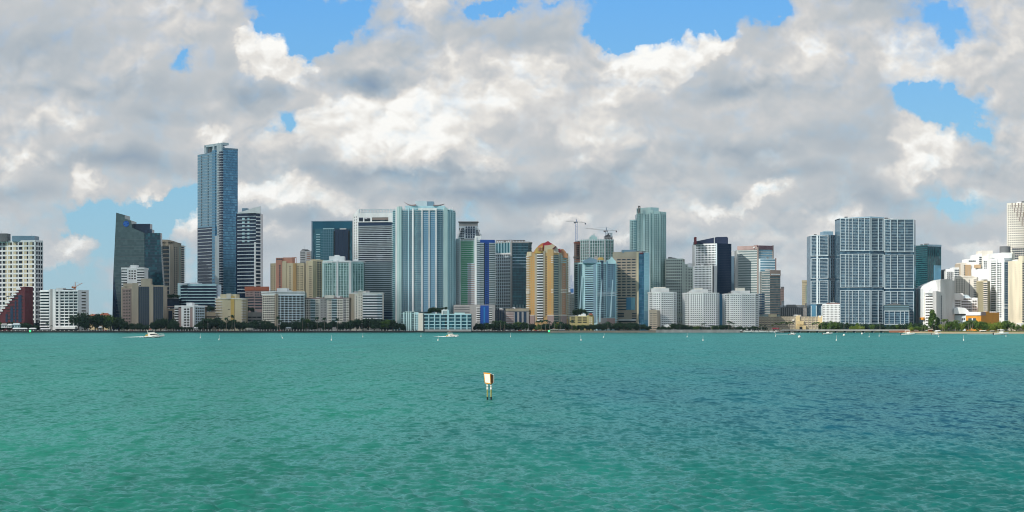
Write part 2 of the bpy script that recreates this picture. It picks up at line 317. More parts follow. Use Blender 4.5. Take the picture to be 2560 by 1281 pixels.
ALL = []
class Bld:
    """A building. pts: visible corners left to right as (photo px, distance); body from GZ up to photo row top."""
    def __init__(s, name, label, pts, top, body, depth=28, cat='building', group=None, th=None, bay=3.0, fh=3.3, base=None, bodyname=None, tops=None):
        if th is not None:                         # pts = (xl, xc, xr, Y): a square corner turned th degrees
            xl, xc, xr, Y = pts; t = math.radians(th)
            c = Vector((PX(xc, Y), Y))
            def hit(px, d): k = (px - CX) / F; return c + d * ((k * c.y - c.x) / (d.x - k * d.y))
            l = hit(xl, Vector((-math.cos(t), math.sin(t)))); r = hit(xr, Vector((math.sin(t), math.cos(t))))
            W = [l, c, r]; poly = [tuple(l), tuple(c), tuple(r), tuple(l + r - c)]
        else:
            W = [Vector((PX(p, Y), Y)) for p, Y in pts]
            if len(W) == 2:
                e = (W[1] - W[0]).normalized(); bk = Vector((-e.y, e.x)) * depth
            else: bk = Vector((0, depth))
            poly = [tuple(w) for w in W] + [tuple(W[-1] + bk), tuple(W[0] + bk)]
        s.W = W; s.poly = poly
        s.cx = sum(p[0] for p in poly) / len(poly); s.cy = sum(p[1] for p in poly) / len(poly)
        s.Y = min(w.y for w in W)
        s.z0 = GZ if base is None else PZ(base, s.Y)
        s.top = PZ(top, s.Y)
        s.off = (s.cx, s.cy, s.z0 - 0.0)
        s.root = thing(name, label, cat, s.off, group)
        s.has_body = body is not None; s.bare = True; ALL.append(s)
        s.fh = fh
        if body is not None:
            mb = MB(); mb.prism(poly, s.z0, s.top if tops is None else tops, bay, fh)
            s.body = s.put(mb, bodyname or ('glazing' if body in G_.values() else 'wall'), body)
    def put(s, mb, name, m, parent=None, label=None, smooth=False, kind=None):
        o = link(name, mb.mesh(name, m, s.off, smooth), parent or s.root)
        if label: o['label'] = label
        if kind: o['kind'] = kind
        return o
    def face(s, i):
        p, q = s.W[i], s.W[i + 1]; e = (q - p).normalized()
        return p, e, Vector((e.y, -e.x)), (q - p).length
    def a(s, i, px):
        p, e, n, L = s.face(i); k = (px - CX) / F
        return (k * p.y - p.x) / (e.x - k * e.y)
    def zz(s, i, py, a): p, e, n, L = s.face(i); return PZ(py, p.y + e.y * a)
    def fbox(s, i, xa, xb, yt, yb, out, m, name, inn=0.3, parent=None, label=None):
        p, e, n, L = s.face(i); a0, a1 = s.a(i, xa), s.a(i, xb); am = (a0 + a1) / 2
        z1 = s.zz(i, yt, am) if yt is not None else s.top
        z0 = s.zz(i, yb, am) if yb is not None else s.z0
        mb = MB(); mb.obox(p, e, n, a0, a1, -inn, out, z0, z1)
        return s.put(mb, name, m, parent, label)
    def rows(s, i, xa, xb, yt, yb, n, m, name='floor_band', frac=0.4, out=0.5, inn=0.4, last=True, pad=0.0):
        """n storeys between two photo rows: one horizontal band per storey"""
        p, e, nn, L = s.face(i); a0, a1 = s.a(i, xa) - pad, s.a(i, xb) + pad; am = (a0 + a1) / 2
        z1 = s.zz(i, yt, am); z0 = max(s.zz(i, yb, am) if yb is not None else s.z0, s.z0); h = (z1 - z0) / n
        mb = MB(); mb.obox(p, e, nn, a0, a1, -inn, out, z1 - h * frac, z1)
        me = mb.mesh(name, m, s.off)
        for k in range(n):
            link(name, me, s.root, (0, 0, -k * h))
        return z0, z1, h, a0, a1
    def cols(s, i, xa, xb, yt, yb, n, m, name='pier', w=0.8, out=0.45, inn=0.4, edge=True):
        p, e, nn, L = s.face(i); a0, a1 = s.a(i, xa), s.a(i, xb); am = (a0 + a1) / 2
        z1 = s.zz(i, yt, am); z0 = s.zz(i, yb, am) if yb is not None else s.z0
        mb = MB(); mb.obox(p, e, nn, a0, a0 + w, -inn, out, z0, z1)
        me = mb.mesh(name, m, s.off)
        for k in range(0 if edge else 1, n + 1 if edge else n):
            t = (a1 - a0 - w) * k / n
            link(name, me, s.root, (e.x * t, e.y * t, 0))
    def grid(s, i, xa, xb, yt, yb, nr, nc, m, frac=0.4, w=0.8, out=0.45, edge=True):
        s.rows(i, xa, xb, yt, yb, nr, m, 'spandrel', frac, out)
        s.cols(i, xa, xb, yt, yb, nc, m, 'pier', w, out + 0.06, edge=edge)
    def balc(s, i, xa, xb, yt, yb, n, m, out=1.6, frac=0.36, name='balcony', inn=0.2):
        return s.rows(i, xa, xb, yt, yb, n, m, name, frac, out, inn)
    def wins(s, i, xa, xb, yt, yb, nr, nc, m, w=1.4, h=1.5, out=0.08, name='window'):
        p, e, nn, L = s.face(i); a0, a1 = s.a(i, xa), s.a(i, xb); am = (a0 + a1) / 2
        z1 = s.zz(i, yt, am); z0 = s.zz(i, yb, am) if yb is not None else s.z0
        dh = (z1 - z0) / nr; da = (a1 - a0) / nc
        def one(mb, r, c):
            A = a0 + da * (c + .5); Zc = z1 - dh * (r + .5)
            mb.obox(p, e, nn, A - w / 2, A + w / 2, -0.3, out, Zc - h / 2, Zc + h / 2)
        mb = MB(); one(mb, 0, 0); me = mb.mesh(name, m, s.off); cnt = 0; rest = MB()
        for r in range(nr):
            for c in range(nc):
                if cnt < 100: link(name, me, s.root, (e.x * da * c, e.y * da * c, -dh * r)); cnt += 1
                else: one(rest, r, c)
        if rest.v: s.put(rest, name, m, kind='stuff')
    def slab(s, yt, th, out, m, name='roof_slab'):
        z = PZ(yt, s.Y); mb = MB(); mb.prism(offset(s.poly, out), z - th, z); return s.put(mb, name, m)
    def pent(s, xa, xb, yt, m, name='penthouse', d0=0.25, d1=0.7, yb=None, parent=None, lite=0):
        """a block on the roof between two photo columns"""
        ys = [q[1] for q in s.poly]; ya = min(ys) + (max(ys) - min(ys)) * d0; yb_ = min(ys) + (max(ys) - min(ys)) * d1
        mb = MB(); z0 = (PZ(yb, ya) if yb else s.top - 0.2)
        mb.box(PX(xa, ya), PX(xb, ya), ya, yb_, z0, PZ(yt, ya))
        return s.put(mb, name, m, parent)
    def mast(s, px, yt, r=0.25, d=0.4, name='antenna', m=None):
        ys = [q[1] for q in s.poly]; ya = min(ys) + (max(ys) - min(ys)) * d
        mb = MB(); mb.tube((PX(px, ya), ya, s.top - .3), (PX(px, ya), ya, PZ(yt, ya)), r, r * .5, 5)
        return s.put(mb, name, m or M_['grey'])
    def parapet(s, h=1.2, m=None):
        mb = MB(); o, q = offset(s.poly, 0.15), offset(s.poly, -0.35); n = len(o)
        for k in range(n):
            j = (k + 1) % n
            P = [(*o[k], s.top - .1), (*o[j], s.top - .1), (*q[j], s.top - .1), (*q[k], s.top - .1)]
            P += [(x, y, s.top + h) for x, y, _ in P]
            mb.add(P, [(0, 1, 5, 4), (2, 3, 7, 6), (4, 5, 6, 7)])
        s.put(mb, 'parapet', m)
    def sides(s, m, n=0, gm=None):
        """end walls on the two flanks, with window slots on n storeys"""
        P_ = s.poly; k = len(s.W); ring = len(P_)
        for i0, i1 in ((k - 1, k), (ring - 1, 0)):
            p, q = Vector(P_[i0]), Vector(P_[i1]); e = (q - p).normalized(); nn = Vector((e.y, -e.x)); L = (q - p).length
            mb = MB(); mb.obox(p, e, nn, 0, L, -.3, .12, s.z0, s.top + .02); s.put(mb, 'end_wall', m)
            if n:
                h = (s.top - s.z0) / n; mb = MB(); mb.obox(p, e, nn, L * .3, L * .7, 0, .2, s.top - h * .75, s.top - h * .35); me = mb.mesh('window', gm or G_['brown'], s.off)
                for r in range(n): link('window', me, s.root, (0, 0, -r * h))
    def extras(s, n=5, seed=1):
        """small plant on the roof"""
        R = random.Random(seed); s.bare = False
        for k in range(n):
            u, v = R.uniform(.2, .8), R.uniform(.2, .7)
            p = Vector(s.poly[0]).lerp(Vector(s.poly[1]), u); q = Vector(s.poly[-1]).lerp(Vector(s.poly[-2]), u); c = p.lerp(q, v)
            w = R.uniform(1.2, 3); h = R.uniform(1.2, 3)
            mb = MB(); mb.box(c.x - w, c.x + w, c.y - 1.5, c.y + 1.5, s.top - .1, s.top + h)
            s.put(mb, 'roof_unit', R.choice([M_['grey'], M_['white'], M_['dgrey']]))
def text(bld, i, px, py, s_, size, m, flip=1):
    p, e, n, L = bld.face(i); a = bld.a(i, px); z = bld.zz(i, py, a)
    c = bpy.data.curves.new('lettering', 'FONT'); c.body = s_; c.size = size; c.extrude = 0.12; c.offset = 0.06
    c.materials.append(m)
    tmp = bpy.data.objects.new('lettering_curve', c); me = bpy.data.meshes.new_from_object(tmp)
    bpy.data.objects.remove(tmp); o = link('lettering', me, bld.root)
    o.location = (p.x + e.x * a + n.x * 0.5 - bld.off[0], p.y + e.y * a + n.y * 0.5 - bld.off[1], z - bld.off[2])
    o.rotation_euler = (math.radians(90), 0, math.atan2(e.y, e.x))
    return o

# ------------------------------------------------------------------ buildings, left to right
W, G = M_, G_
# gridded white tower at the left edge
b = Bld('apartment_tower', 'tall white apartment tower with cream panels in a square grid, cut by left frame edge', (-75, 88, 107, 2330), 603, G['dark'], th=22, cat='apartment tower')
b.grid(0, -75, 88, 603, 808, 18, 12, W['white'], .36, 1.5, .5)
for x0, x1 in ((14, 26), (30, 41), (56, 67), (71, 81), (-12, 0), (-30, -20)): b.fbox(0, x0, x1, 606, 770, .28, W['cream'], 'cream_panel')
b.grid(1, 88, 107, 603, 808, 18, 3, W['white'], .30, 1.2, .5)
b.pent(30, 86, 590, W['steel'], d0=.15, d1=.6); b.pent(-20, 18, 584, W['dgrey'], d0=.2, d1=.5); b.mast(78, 586)
b.mast(3, 579); b.parapet(1.2, W['white'])

# deep red stepped block with white terraces
b = Bld('stepped_building', 'deep red stepped apartment block with white terraces climbing to the right, before the gridded tower', [(-60, 2262), (62, 2250)], 800, W['brick'], 24, cat='apartment block')
p, e, n, L = b.face(0)
nst = 12
for k in range(nst):
    xr = 62; xl = -12 + (62 - 12 - -12) * k / (nst - 1); yt = 800 - (800 - 718) * (k + 1) / nst; yb = 800 - (800 - 718) * k / nst
    if xl < 56:
        b.fbox(0, xl, 62, yt, yb, 0, W['brick'], 'storey', inn=22)
    b.fbox(0, xl - 9, xl + 3, yt + 3.2, yb - 0.3, 1.2, W['white'], 'terrace', inn=20)
for x0, x1, yt in ((26, 33, 768), (37, 41, 752), (46, 54, 738), (14, 19, 785)): b.fbox(0, x0, x1, yt, 806, .25, G['navy'], 'window_strip')
b.rows(0, 16, 62, 740, 806, 8, W['dark'], 'window_band', .3, .12)
b.fbox(0, 59, 62.5, 717, 806, .9, W['brick'], 'end_wall', inn=22)

# white balcony condominium
b = Bld('white_condominium', 'mid rise white condominium with a blank wall strip beside striped balconies, near left shore', [(101, 2252), (196, 2236)], 727, G['dark'], 24, cat='apartment block')
b.balc(0, 101, 124, 727, 822, 13, W['white'], 1.6, .45); b.fbox(0, 124, 139, 723, 826, .8, W['white'], 'blank_wall')
b.fbox(0, 127, 132, 723.5, 826, 1.2, W['grey'], 'stair_shaft')
b.balc(0, 139, 196, 727, 822, 13, W['white'], 1.6, .34); b.cols(0, 139, 196, 727, 822, 5, W['white'], 'pier', .7, 1.2)
b.fbox(0, 148, 151, 727, 822, 1.7, W['white'], 'pier')
b.fbox(0, 139, 193, 817, 823, 5, W['white'], 'entrance_slab'); b.sides(W['white'], 13); b.pent(140, 157, 720, W['white']); b.pent(160, 176, 723, W['dgrey']); b.parapet(.8, W['white']); b.extras(4, 3)


# orange crane
def crane(name, label, px, Y, ytop, ybase, xl, yl, xr, yr, m, m2, apex=None, w=1.4, hook=None, m3=None):
    z0, z1 = PZ(ybase, Y), PZ(ytop, Y); X = PX(px, Y)
    t = thing(name, label, 'crane', (X, Y, z0))
    def put(mb, nm, mm, par=None): return link(nm, mb.mesh(nm, mm, (X, Y, z0)), par or t)
    mb = MB(); h = w / 2
    for sx in (-h, h):
        for sy in (-h, h): mb.tube((X + sx, Y + sy, z0), (X + sx, Y + sy, z1), .16, k=4)
    k, z, sg = 0, z0, 1
    while z < z1 - w:
        for sy in (-h, h): mb.tube((X - h * sg, Y + sy, z), (X + h * sg, Y + sy, z + w), .1, k=4)
        for sx in (-h, h): mb.tube((X + sx, Y - h * sg, z), (X + sx, Y + h * sg, z + w), .1, k=4)
        z += w; sg = -sg
    put(mb, 'mast', m)
    mb = MB(); mb.box(X - w * .8, X + w * .8, Y - w * .8, Y + w * .8, z1 - .6, z1 + .5); put(mb, 'slewing_ring', m2)
    mb = MB(); mb.box(X - w * 1.5, X - w * .5, Y - w, Y, z1 - 1.6, z1 + .3); put(mb, 'cab', m2)
    ap = PZ(apex, Y) if apex else z1 + 4
    mb = MB(); mb.tube((X - .5, Y, z1), (X, Y, ap), .22, k=4); mb.tube((X + .5, Y, z1), (X, Y, ap), .22, k=4); put(mb, 'tower_peak', m)
    A, B = Vector((PX(xl, Y), Y, PZ(yl, Y))), Vector((PX(xr, Y), Y, PZ(yr, Y)))
    for nm, E in (('jib', A), ('counter_jib', B)):
        mb = MB(); S = Vector((X, Y, z1 + .3)); d = E - S; nseg = max(3, int(d.length / 2.2))
        up = Vector((0, 0, 1.1)); sd_ = Vector((0, .6, 0))
        mb.tube(S - sd_, E - sd_, .09, k=4); mb.tube(S + sd_, E + sd_, .09, k=4); mb.tube(S + up, E + up * .4, .09, k=4)
        for q in range(nseg):
            a_, b_ = S + d * (q / nseg), S + d * ((q + .5) / nseg); c_ = S + d * ((q + 1) / nseg)
            mb.tube(a_ - sd_, b_ + up * .8, .08, k=3, cap=False); mb.tube(b_ + up * .8, c_ + sd_, .08, k=3, cap=False)
        put(mb, nm, m3 or m)
        mb = MB(); mb.tube((X, Y, ap), S + d * .75 + up * .5, .07, k=3); put(mb, 'tie_rod', m2)
    E = B if hook is None else A
    mb = MB(); mb.box(B.x - .8, B.x + .8, Y - .8, Y + .8, B.z - 2.0, B.z + .2); put(mb, 'counterweight', m2)
    return t
crane('tower_crane', 'orange tower crane rising behind the white balcony condominium', 188, 2300, 719, 760, 206, 708.5, 181, 717, mat('crane_orange', (.75, .27, .08)), mat('crane_rust', (.5, .16, .05)), 705)

# far sunlit villas behind the trees
for k, (x0, x1, yt, yr, nm) in enumerate(((222, 243, 790, 786, 'cream villa with red roof showing above trees, nearer the white condominium'), (249, 270, 789, 783, 'larger cream villa with orange roof above the dark trees beside the wedge tower'))):
    b = Bld('villa', nm, [(x0, 2600), (x1, 2600)], yt, mat('villa_cream', (.75, .60, .36)), 14, cat='house', group='sunlit villas behind the trees')
    b.wins(0, x0 + 1, x1 - 1, yt + 2, yt + 9, 1, 4, G['dark'], 1.2, 1.6)
    mb = MB(); Pz = PZ(yt, 2600); pr = offset(b.poly, 1.0); c0 = Vector(pr[0]).lerp(Vector(pr[3]), .5); c1 = Vector(pr[1]).lerp(Vector(pr[2]), .5)
    c0, c1 = c0.lerp(c1, .2), c0.lerp(c1, .8)
    V_ = [(*q, Pz) for q in pr] + [(*c0, PZ(yr, 2600)), (*c1, PZ(yr, 2600))]
    mb.add(V_, [(0, 1, 5, 4), (1, 2, 5), (2, 3, 4, 5), (3, 0, 4)]); b.put(mb, 'roof', W['terr'])
    b.pent(x0 + 5, x0 + 8, yr - 1, W['cream'], 'chimney')

# dark wedge skyscraper with a blue roundel
Y0 = 2440
b = Bld('wedge_skyscraper', 'dark grey green glass skyscraper with a sloping wedge top and a blue round logo', [(286, Y0 + 26), (361, Y0), (402, Y0 + 18)], 592, None, 34, cat='skyscraper')
def q3(px, py, Y): return (PX(px, Y), Y, PZ(py, Y))
def panel(b, pts, th, m, name, bay=3., fh=3.3):
    """a flat faced solid with an outline given by photo points and thickness th behind it"""
    fr = [q3(*p) for p in pts]; bk = [(x, y + th, z) for x, y, z in fr]; n = len(fr)
    mb = MB(); mb.add(fr + bk, [tuple(range(n - 1, -1, -1)), tuple(range(n, 2 * n))] + [(i, (i + 1) % n, n + (i + 1) % n, n + i) for i in range(n)],
                      [[(fr[i][0] / bay, fr[i][2] / fh) for i in range(n - 1, -1, -1)], [(0, 0)] * n] + [[(0, fr[i][2] / fh), (0, fr[(i + 1) % n][2] / fh), (th / bay, fr[(i + 1) % n][2] / fh), (th / bay, fr[i][2] / fh)] for i in range(n)])
    return b.put(mb, name, m)
sg = glass('grey_green_glass', (.085, .14, .15), (.10, .155, .16), .5, .22, .4)
panel(b, [(290.5, 532, Y0), (312, 538, Y0), (312, 547, Y0), (328, 552, Y0), (330, 570, Y0), (361, 583, Y0), (361, 830, Y0), (303, 830, Y0), (283.5, 680, Y0)], 34, sg, 'sloping_facade')
panel(b, [(283.5, 680, Y0 + 6), (303, 830, Y0 + 6), (280, 830, Y0 + 6)], 28, G['navy'], 'lower_facet')
panel(b, [(361, 583, Y0 + 1), (401, 583, Y0 + 1), (402, 620, Y0 + 1), (408, 720, Y0 + 1), (408, 830, Y0 + 1), (361, 830, Y0 + 1)], 12, G['dteal'], 'side_facade')
panel(b, [(330, 560, Y0 + 12), (375, 560, Y0 + 12), (375, 573, Y0 + 12), (380, 574, Y0 + 12), (380, 590, Y0 + 12), (330, 590, Y0 + 12)], 16, G['navy'], 'upper_block')
seam = MB()
for k in range(24):
    z = PZ(600 + k * 8.4, Y0); seam.box(PX(287 if k < 12 else 290, Y0), PX(361, Y0), Y0 - .12, Y0 + .3, z, z + .3)
b.put(seam, 'seam_pattern', W['dgrey'])
seam = MB()
for k in range(28):
    z = PZ(592 + k * 7.6, Y0); seam.box(PX(361.5, Y0), PX(401.5, Y0), Y0 + .85, Y0 + 1.3, z, z + .35)
b.put(seam, 'seam_pattern', W['navyp'])
mb = MB(); cx_, cz_ = PX(315.5, Y0), PZ(560, Y0); K = 24; R0 = 3.9
ring = [(cx_ + math.cos(t * 2 * math.pi / K) * R0, cz_ + math.sin(t * 2 * math.pi / K) * R0) for t in range(K)]
mb.add([(x, Y0 - .5, z) for x, z in ring] + [(x, Y0 + .2, z) for x, z in ring], [tuple(range(K))] + [(i, i + K, (i + 1) % K + K, (i + 1) % K) for i in range(K)])
lg = b.put(mb, 'logo', mat('logo_blue', (.01, .10, .52), .4))
mb = MB()
for zz_, x0, x1 in ((1.6, -2.6, 2.6), (.3, -3.4, 1.0), (-1.0, -1.2, 3.4), (-2.3, -2.2, 2.2)): mb.box(cx_ + x0, cx_ + x1, Y0 - .62, Y0 - .3, cz_ + zz_ - .22, cz_ + zz_ + .22)
b.put(mb, 'logo_stripe', mat('logo_light_blue', (.08, .30, .72), .4), lg)

# beige curved tower with lettering
arc = [(395, 2520), (403, 2512), (420, 2506), (433, 2508), (446, 2520)]
b = Bld('curved_condominium', 'beige condominium tower with curved top and dark lettering, right of the wedge skyscraper', arc, 606, W['beige'], 22, cat='apartment tower', tops=None)
cz = [600, 599, 600, 603, 608]
mb = MB(); mb.prism(offset(b.poly, .4), b.top - .5, [PZ(c, 2510) for c in cz] + [PZ(608, 2510), PZ(600, 2510)]); b.put(mb, 'curved_crown', W['beige'])
b.fbox(1, 407, 420, 617, 735, .1, G['dark'], 'window_strip'); b.fbox(2, 420, 422.5, 617, 735, .1, G['dark'], 'window_strip')
b.rows(1, 407, 420, 613, 735, 12, W['beige'], 'balcony', .28, .9); b.rows(2, 420, 422.5, 613, 735, 12, W['beige'], 'balcony', .28, .9)
b.fbox(2, 423, 425, 614, 735, .8, W['warmw'], 'white_fin'); b.fbox(1, 404, 407, 614, 735, .8, W['warmw'], 'white_fin')
b.wins(3, 434, 445, 617, 735, 22, 2, G['dark'], 2.2, 2.0)
text(b, 1, 394, 609.2, 'BR', 3.4, W['dark']); tx = text(b, 1, 403.6, 609.2, 'OAD', 3.4, W['dark']); text(b, 2, 419.6, 609.2, 'WAY', 3.4, W['dark'])
b2 = Bld('beige_condominium', 'slimmer beige condominium with balcony ends on the right, attached beside the curved tower', [(446, 2524), (461, 2530)], 614, W['tan'], 26, cat='apartment tower')
b2.fbox(0, 447, 452, 617, 735, .15, W['gweath'], 'panel_strip'); b2.fbox(0, 453.5, 460, 617, 735, .15, G['dark'], 'window_strip')
b2.rows(0, 453, 463, 616, 735, 22, W['warmw'], 'balcony', .35, 1.0)
b = Bld('podium_building', 'dark blue glass podium with rooftop trees below the beige curved condominium', [(404, 2400), (447, 2400)], 747, G['navy'], 50, cat='podium')
b.fbox(0, 404, 447, 741, 748, .5, W['grey'], 'parapet'); b.fbox(0, 404, 447, 766, 768, .5, W['pink'], 'ledge'); b.fbox(0, 404, 410, 768, 822, .6, W['beige'], 'corner_block')
b = Bld('beige_lowrise', 'small beige low building with dark glass corner between brown slab and white condominium', [(409, 2300), (441, 2300)], 773, W['beige'], 20, cat='building')
b.fbox(0, 421, 431, 778, 822, .2, G['navy'], 'window_strip'); b.wins(0, 432, 440, 780, 815, 4, 2, G['dark'], 1.5, 1.6); b.pent(411, 419, 770, W['beige'])

# white striped building behind the brown slab
b = Bld('striped_apartments', 'white apartment tower striped with dark balconies, behind the brown slab', [(304, 2330), (361, 2330)], 672, G['dark'], 24, cat='apartment tower')
b.balc(0, 304, 318, 670, 800, 20, W['white'], 1.2, .55); b.balc(0, 343, 361, 670, 800, 20, W['white'], 1.2, .55); b.fbox(0, 318, 343, 670, 800, .9, W['white'], 'wall_strip')
b.wins(0, 321, 341, 675, 700, 4, 3, G['brown'], 2.2, 1.7, 1.0); b.pent(326, 341, 663, W['white'], d0=0.05); b.slab(669.5, 2.5, .6, W['white']); b.sides(W['white'])
# brown apartment slab
b = Bld('brown_apartments', 'brown and beige apartment slab with two tall dark window bays, left shore', [(303, 2290), (331, 2262), (409, 2262)], 716, W['beige'], 24, cat='apartment block')
b.fbox(0, 306, 329, 722, 812, .15, W['taupe'], 'patterned_bay'); b.wins(0, 307, 328, 724, 808, 11, 3, G['brown'], 2.6, 2.4, .35); b.rows(0, 308, 327, 724, 808, 11, W['pink'], 'balcony', .3, .8)
for x0, x1 in ((346.5, 373), (383.5, 408)):
    b.fbox(1, x0, x1, 717, 816, .12, G['dark'], 'window_bay'); b.rows(1, x0, x1, 718, 816, 17, W['navyp'], 'floor_band', .25, .3); b.cols(1, x0, x1, 717, 816, 5, W['dgrey'], 'mullion', .3, .45)
b.fbox(1, 331, 346, 708, 822, .7, W['beige'], 'pier'); b.fbox(1, 374, 383, 712, 822, .7, W['beige'], 'pier'); b.fbox(1, 352, 376, 697, 716.5, -.5, W['beige'], 'stair_tower', inn=12)
b.pent(308, 331, 709, W['beige']); b.pent(380, 409, 714, W['tan'], 'roof_block', .05, .8)

# tallest tower
Yt = 2520
b = Bld('tallest_tower', 'tallest blue glass skyscraper on the skyline with a notched square crown', (494, 557, 594.5, Yt), 371, None, th=50, cat='skyscraper')
mb = MB(); t_l, t_c, t_r, t_b = b.poly
mb.prism(b.poly, GZ, [PZ(382, Yt), PZ(373, Yt), PZ(371.5, Yt), PZ(380, Yt)], 2.8, 3.6); b.put(mb, 'glazing', G['blue'])
b.fbox(0, 494.5, 546, 384, 568, .4, G['sky'], 'upper_glass_wall'); b.rows(0, 495, 546, 384, 568, 26, W['bluew'], 'floor_band', .1, .75)
b.wins(0, 502, 508, 390, 566, 28, 1, G['dark'], 1.6, 2.6, .7); b.wins(0, 518, 524, 388, 566, 28, 1, G['dark'], 1.6, 2.6, .7)
b.fbox(0, 494, 538, 569, 768, .2, G['navy'], 'lower_glass_wall'); b.rows(0, 494, 538, 572, 768, 24, W['bluew'], 'floor_band', .22, .8)
b.fbox(0, 532, 540, 376, 768, 1.2, G['blue'], 'glass_bay'); b.rows(0, 532, 540, 384, 768, 50, W['steel'], 'floor_band', .2, 1.5)
b.fbox(0, 540, 551, 590, 775, 1.8, W['bluew'], 'plain_shaft'); b.fbox(0, 545.5, 556.5, 359, 592, 2.0, W['bluew'], 'lift_shaft')
b.wins(0, 546, 551, 384, 590, 32, 1, G['navy'], 2.0, 2.4, 2.2); b.fbox(0, 551.5, 557.5, 378, 770, 2.3, G['navy'], 'balcony_bay'); b.rows(0, 551.5, 557.8, 378, 770, 62, W['bluew'], 'balcony', .25, 3.0)
b.fbox(0, 509, 556, 360, 366, -1, W['bluew'], 'crown_beam', inn=10); b.fbox(0, 509, 514, 366, 384, -1, W['bluew'], 'crown_post', inn=10)
b.fbox(0, 514, 520, 366, 384, -4, W['dgrey'], 'crown_plant', inn=8); b.fbox(0, 530, 534, 366, 384, -1, W['bluew'], 'crown_post', inn=10); b.fbox(0, 540, 546, 366, 384, -1, W['bluew'], 'crown_post', inn=10); b.fbox(0, 520, 546, 366, 384, -7, W['white'], 'crown_plant', inn=6)
b.rows(1, 558, 594, 374, 770, 62, mat('spandrel_blue', (.09, .22, .36), .3), 'floor_band', .25, .18); b.fbox(1, 557, 594.5, 371, 375, .4, W['steel'], 'parapet')
b.mast(559, 363, .3, .05); b.mast(546, 355, .25, .3)

# striped neighbour with swoosh crown
b = Bld('striped_tower', 'dark tower with white floor bands and a white curved crown, right of the tallest tower', [(590, 2470), (640, 2455), (651, 2460)], 533, G['navy'], 26, cat='skyscraper')
b.rows(0, 594, 640, 532, 740, 24, W['bluew'], 'floor_band', .22, .8); b.rows(1, 640, 651, 532, 740, 22, W['white'], 'balcony', .30, 1.4)
b.rows(0, 606, 612, 545, 610, 7, W['ltblue'], 'panel', .55, .5); b.rows(0, 619, 624, 545, 610, 7, W['ltblue'], 'panel', .55, .5); b.fbox(0, 636.5, 640, 606, 740, 1.0, W['white'], 'white_pier')
cr_ = MB(); zz = [(593, 533, 532.5), (620, 533, 525), (630, 533, 521), (640, 533, 518.5), (651, 533, 516)]
for (xa, ba, ta), (xb, bb, tb) in zip(zz, zz[1:]):
    A = [q3(xa, ba, 2452), q3(xb, bb, 2452), q3(xb, tb, 2452), q3(xa, ta, 2452)]; Bk = [(x, y + 3, z) for x, y, z in A]
    cr_.add(A + Bk, [(0, 1, 2, 3), (7, 6, 5, 4), (3, 2, 6, 7), (1, 5, 6, 2), (0, 3, 7, 4)])
b.put(cr_, 'curved_crown', W['white']); b.pent(605, 619, 521, W['steel'], d0=.5, d1=.9); b.cols(0, 594, 636, 606, 740, 9, W['navyp'], 'mullion', .35, .5)

# blue glass podium hotel
b = Bld('blue_hotel', 'low blue glass office block with white bands at the foot of the tallest tower', [(446, 2420), (470, 2400), (541, 2396)], 712, G['blue'], 40, cat='office block')
b.fbox(0, 445.5, 452, 708, 800, .8, W['ltblue'], 'corner_shaft')
for i, x0, x1 in ((0, 452, 470), (1, 470, 541)):
    b.fbox(i, x0, x1, 716, 765, .15, G['navy'], 'glass_wall'); b.rows(i, x0, x1, 713, 765, 7, W['ltblue'], 'floor_band', .32, .8)
b.pent(447, 468, 708, W['bluew'], d0=.0); b.pent(474, 496, 707, W['white']); b.parapet(1, W['ltblue'])

# small white condominium
b = Bld('white_lowrise', 'small white condominium of eight floors with rooftop cube and blue grey right wing', [(438, 2260), (486, 2240), (510, 2252)], 767, G['brown'], 20, cat='apartment block')
b.balc(0, 438, 447, 769, 820, 8, W['white'], 1.5, .4); b.fbox(0, 447, 455, 770, 818, .5, W['pink'], 'wall_strip'); b.fbox(0, 455, 459, 765, 823, 1.2, W['white'], 'pier')
b.grid(0, 459, 476, 769, 822, 8, 2, W['white'], .42, 1.0, .9); b.fbox(0, 476, 484, 770, 818, .5, W['pink'], 'wall_strip'); b.fbox(0, 483.5, 487, 765, 823, 1.2, W['white'], 'pier')
b.balc(1, 487, 510, 767, 820, 8, W['bluew'], 1.2, .42); b.cols(1, 487, 510, 767, 820, 4, W['bluew'], 'pier', .6, 1.0); b.slab(764, 1.6, .8, W['white']); b.pent(466, 480, 757, W['white']); b.fbox(0, 455, 486, 765, 769, 1.0, W['white'], 'cornice')

# beige condominium with tan strip
b = Bld('cream_condominium', 'cream windowless condominium wall with a tan centre strip and white side balconies', [(540, 2285), (556, 2262), (604, 2258), (613, 2275)], 747, W['cream'], 22, cat='apartment block')
b.fbox(1, 577, 586, 741, 806, .6, W['gold'], 'tan_strip'); b.balc(0, 540, 556, 746, 820, 11, W['warmw'], 1.5, .45); b.balc(2, 604, 613, 748, 815, 10, W['warmw'], 1.5, .45)
b.wins(1, 570, 574, 765, 800, 2, 1, G['brown'], 2.4, .8); b.pent(551, 590, 736, W['cream'], d0=.1); b.pent(566, 577, 734.5, W['warmw'], 'stair_house', 0.02, .1); b.slab(745.5, 1.2, .7, W['warmw'])
# parking decks
b = Bld('parking_deck', 'pale beige parking deck with open slots left of the cream condominium', [(509, 2300), (541, 2300)], 781, W['tan'], 30, cat='parking garage', group='parking decks')
b.rows(0, 511, 541, 791, 815, 3, W['dark'], 'deck_opening', .4, .1)
b = Bld('parking_deck', 'grey beige parking deck with long dark slots between cream condominium and white condominium', [(600, 2300), (656, 2296)], 781, W['grey'], 30, cat='parking garage', group='parking decks')
b.rows(0, 606, 654, 792, 815, 3, W['dark'], 'deck_opening', .42, .1); b.cols(0, 606, 654, 781, 815, 4, W['grey'], 'pier', .8, .3)

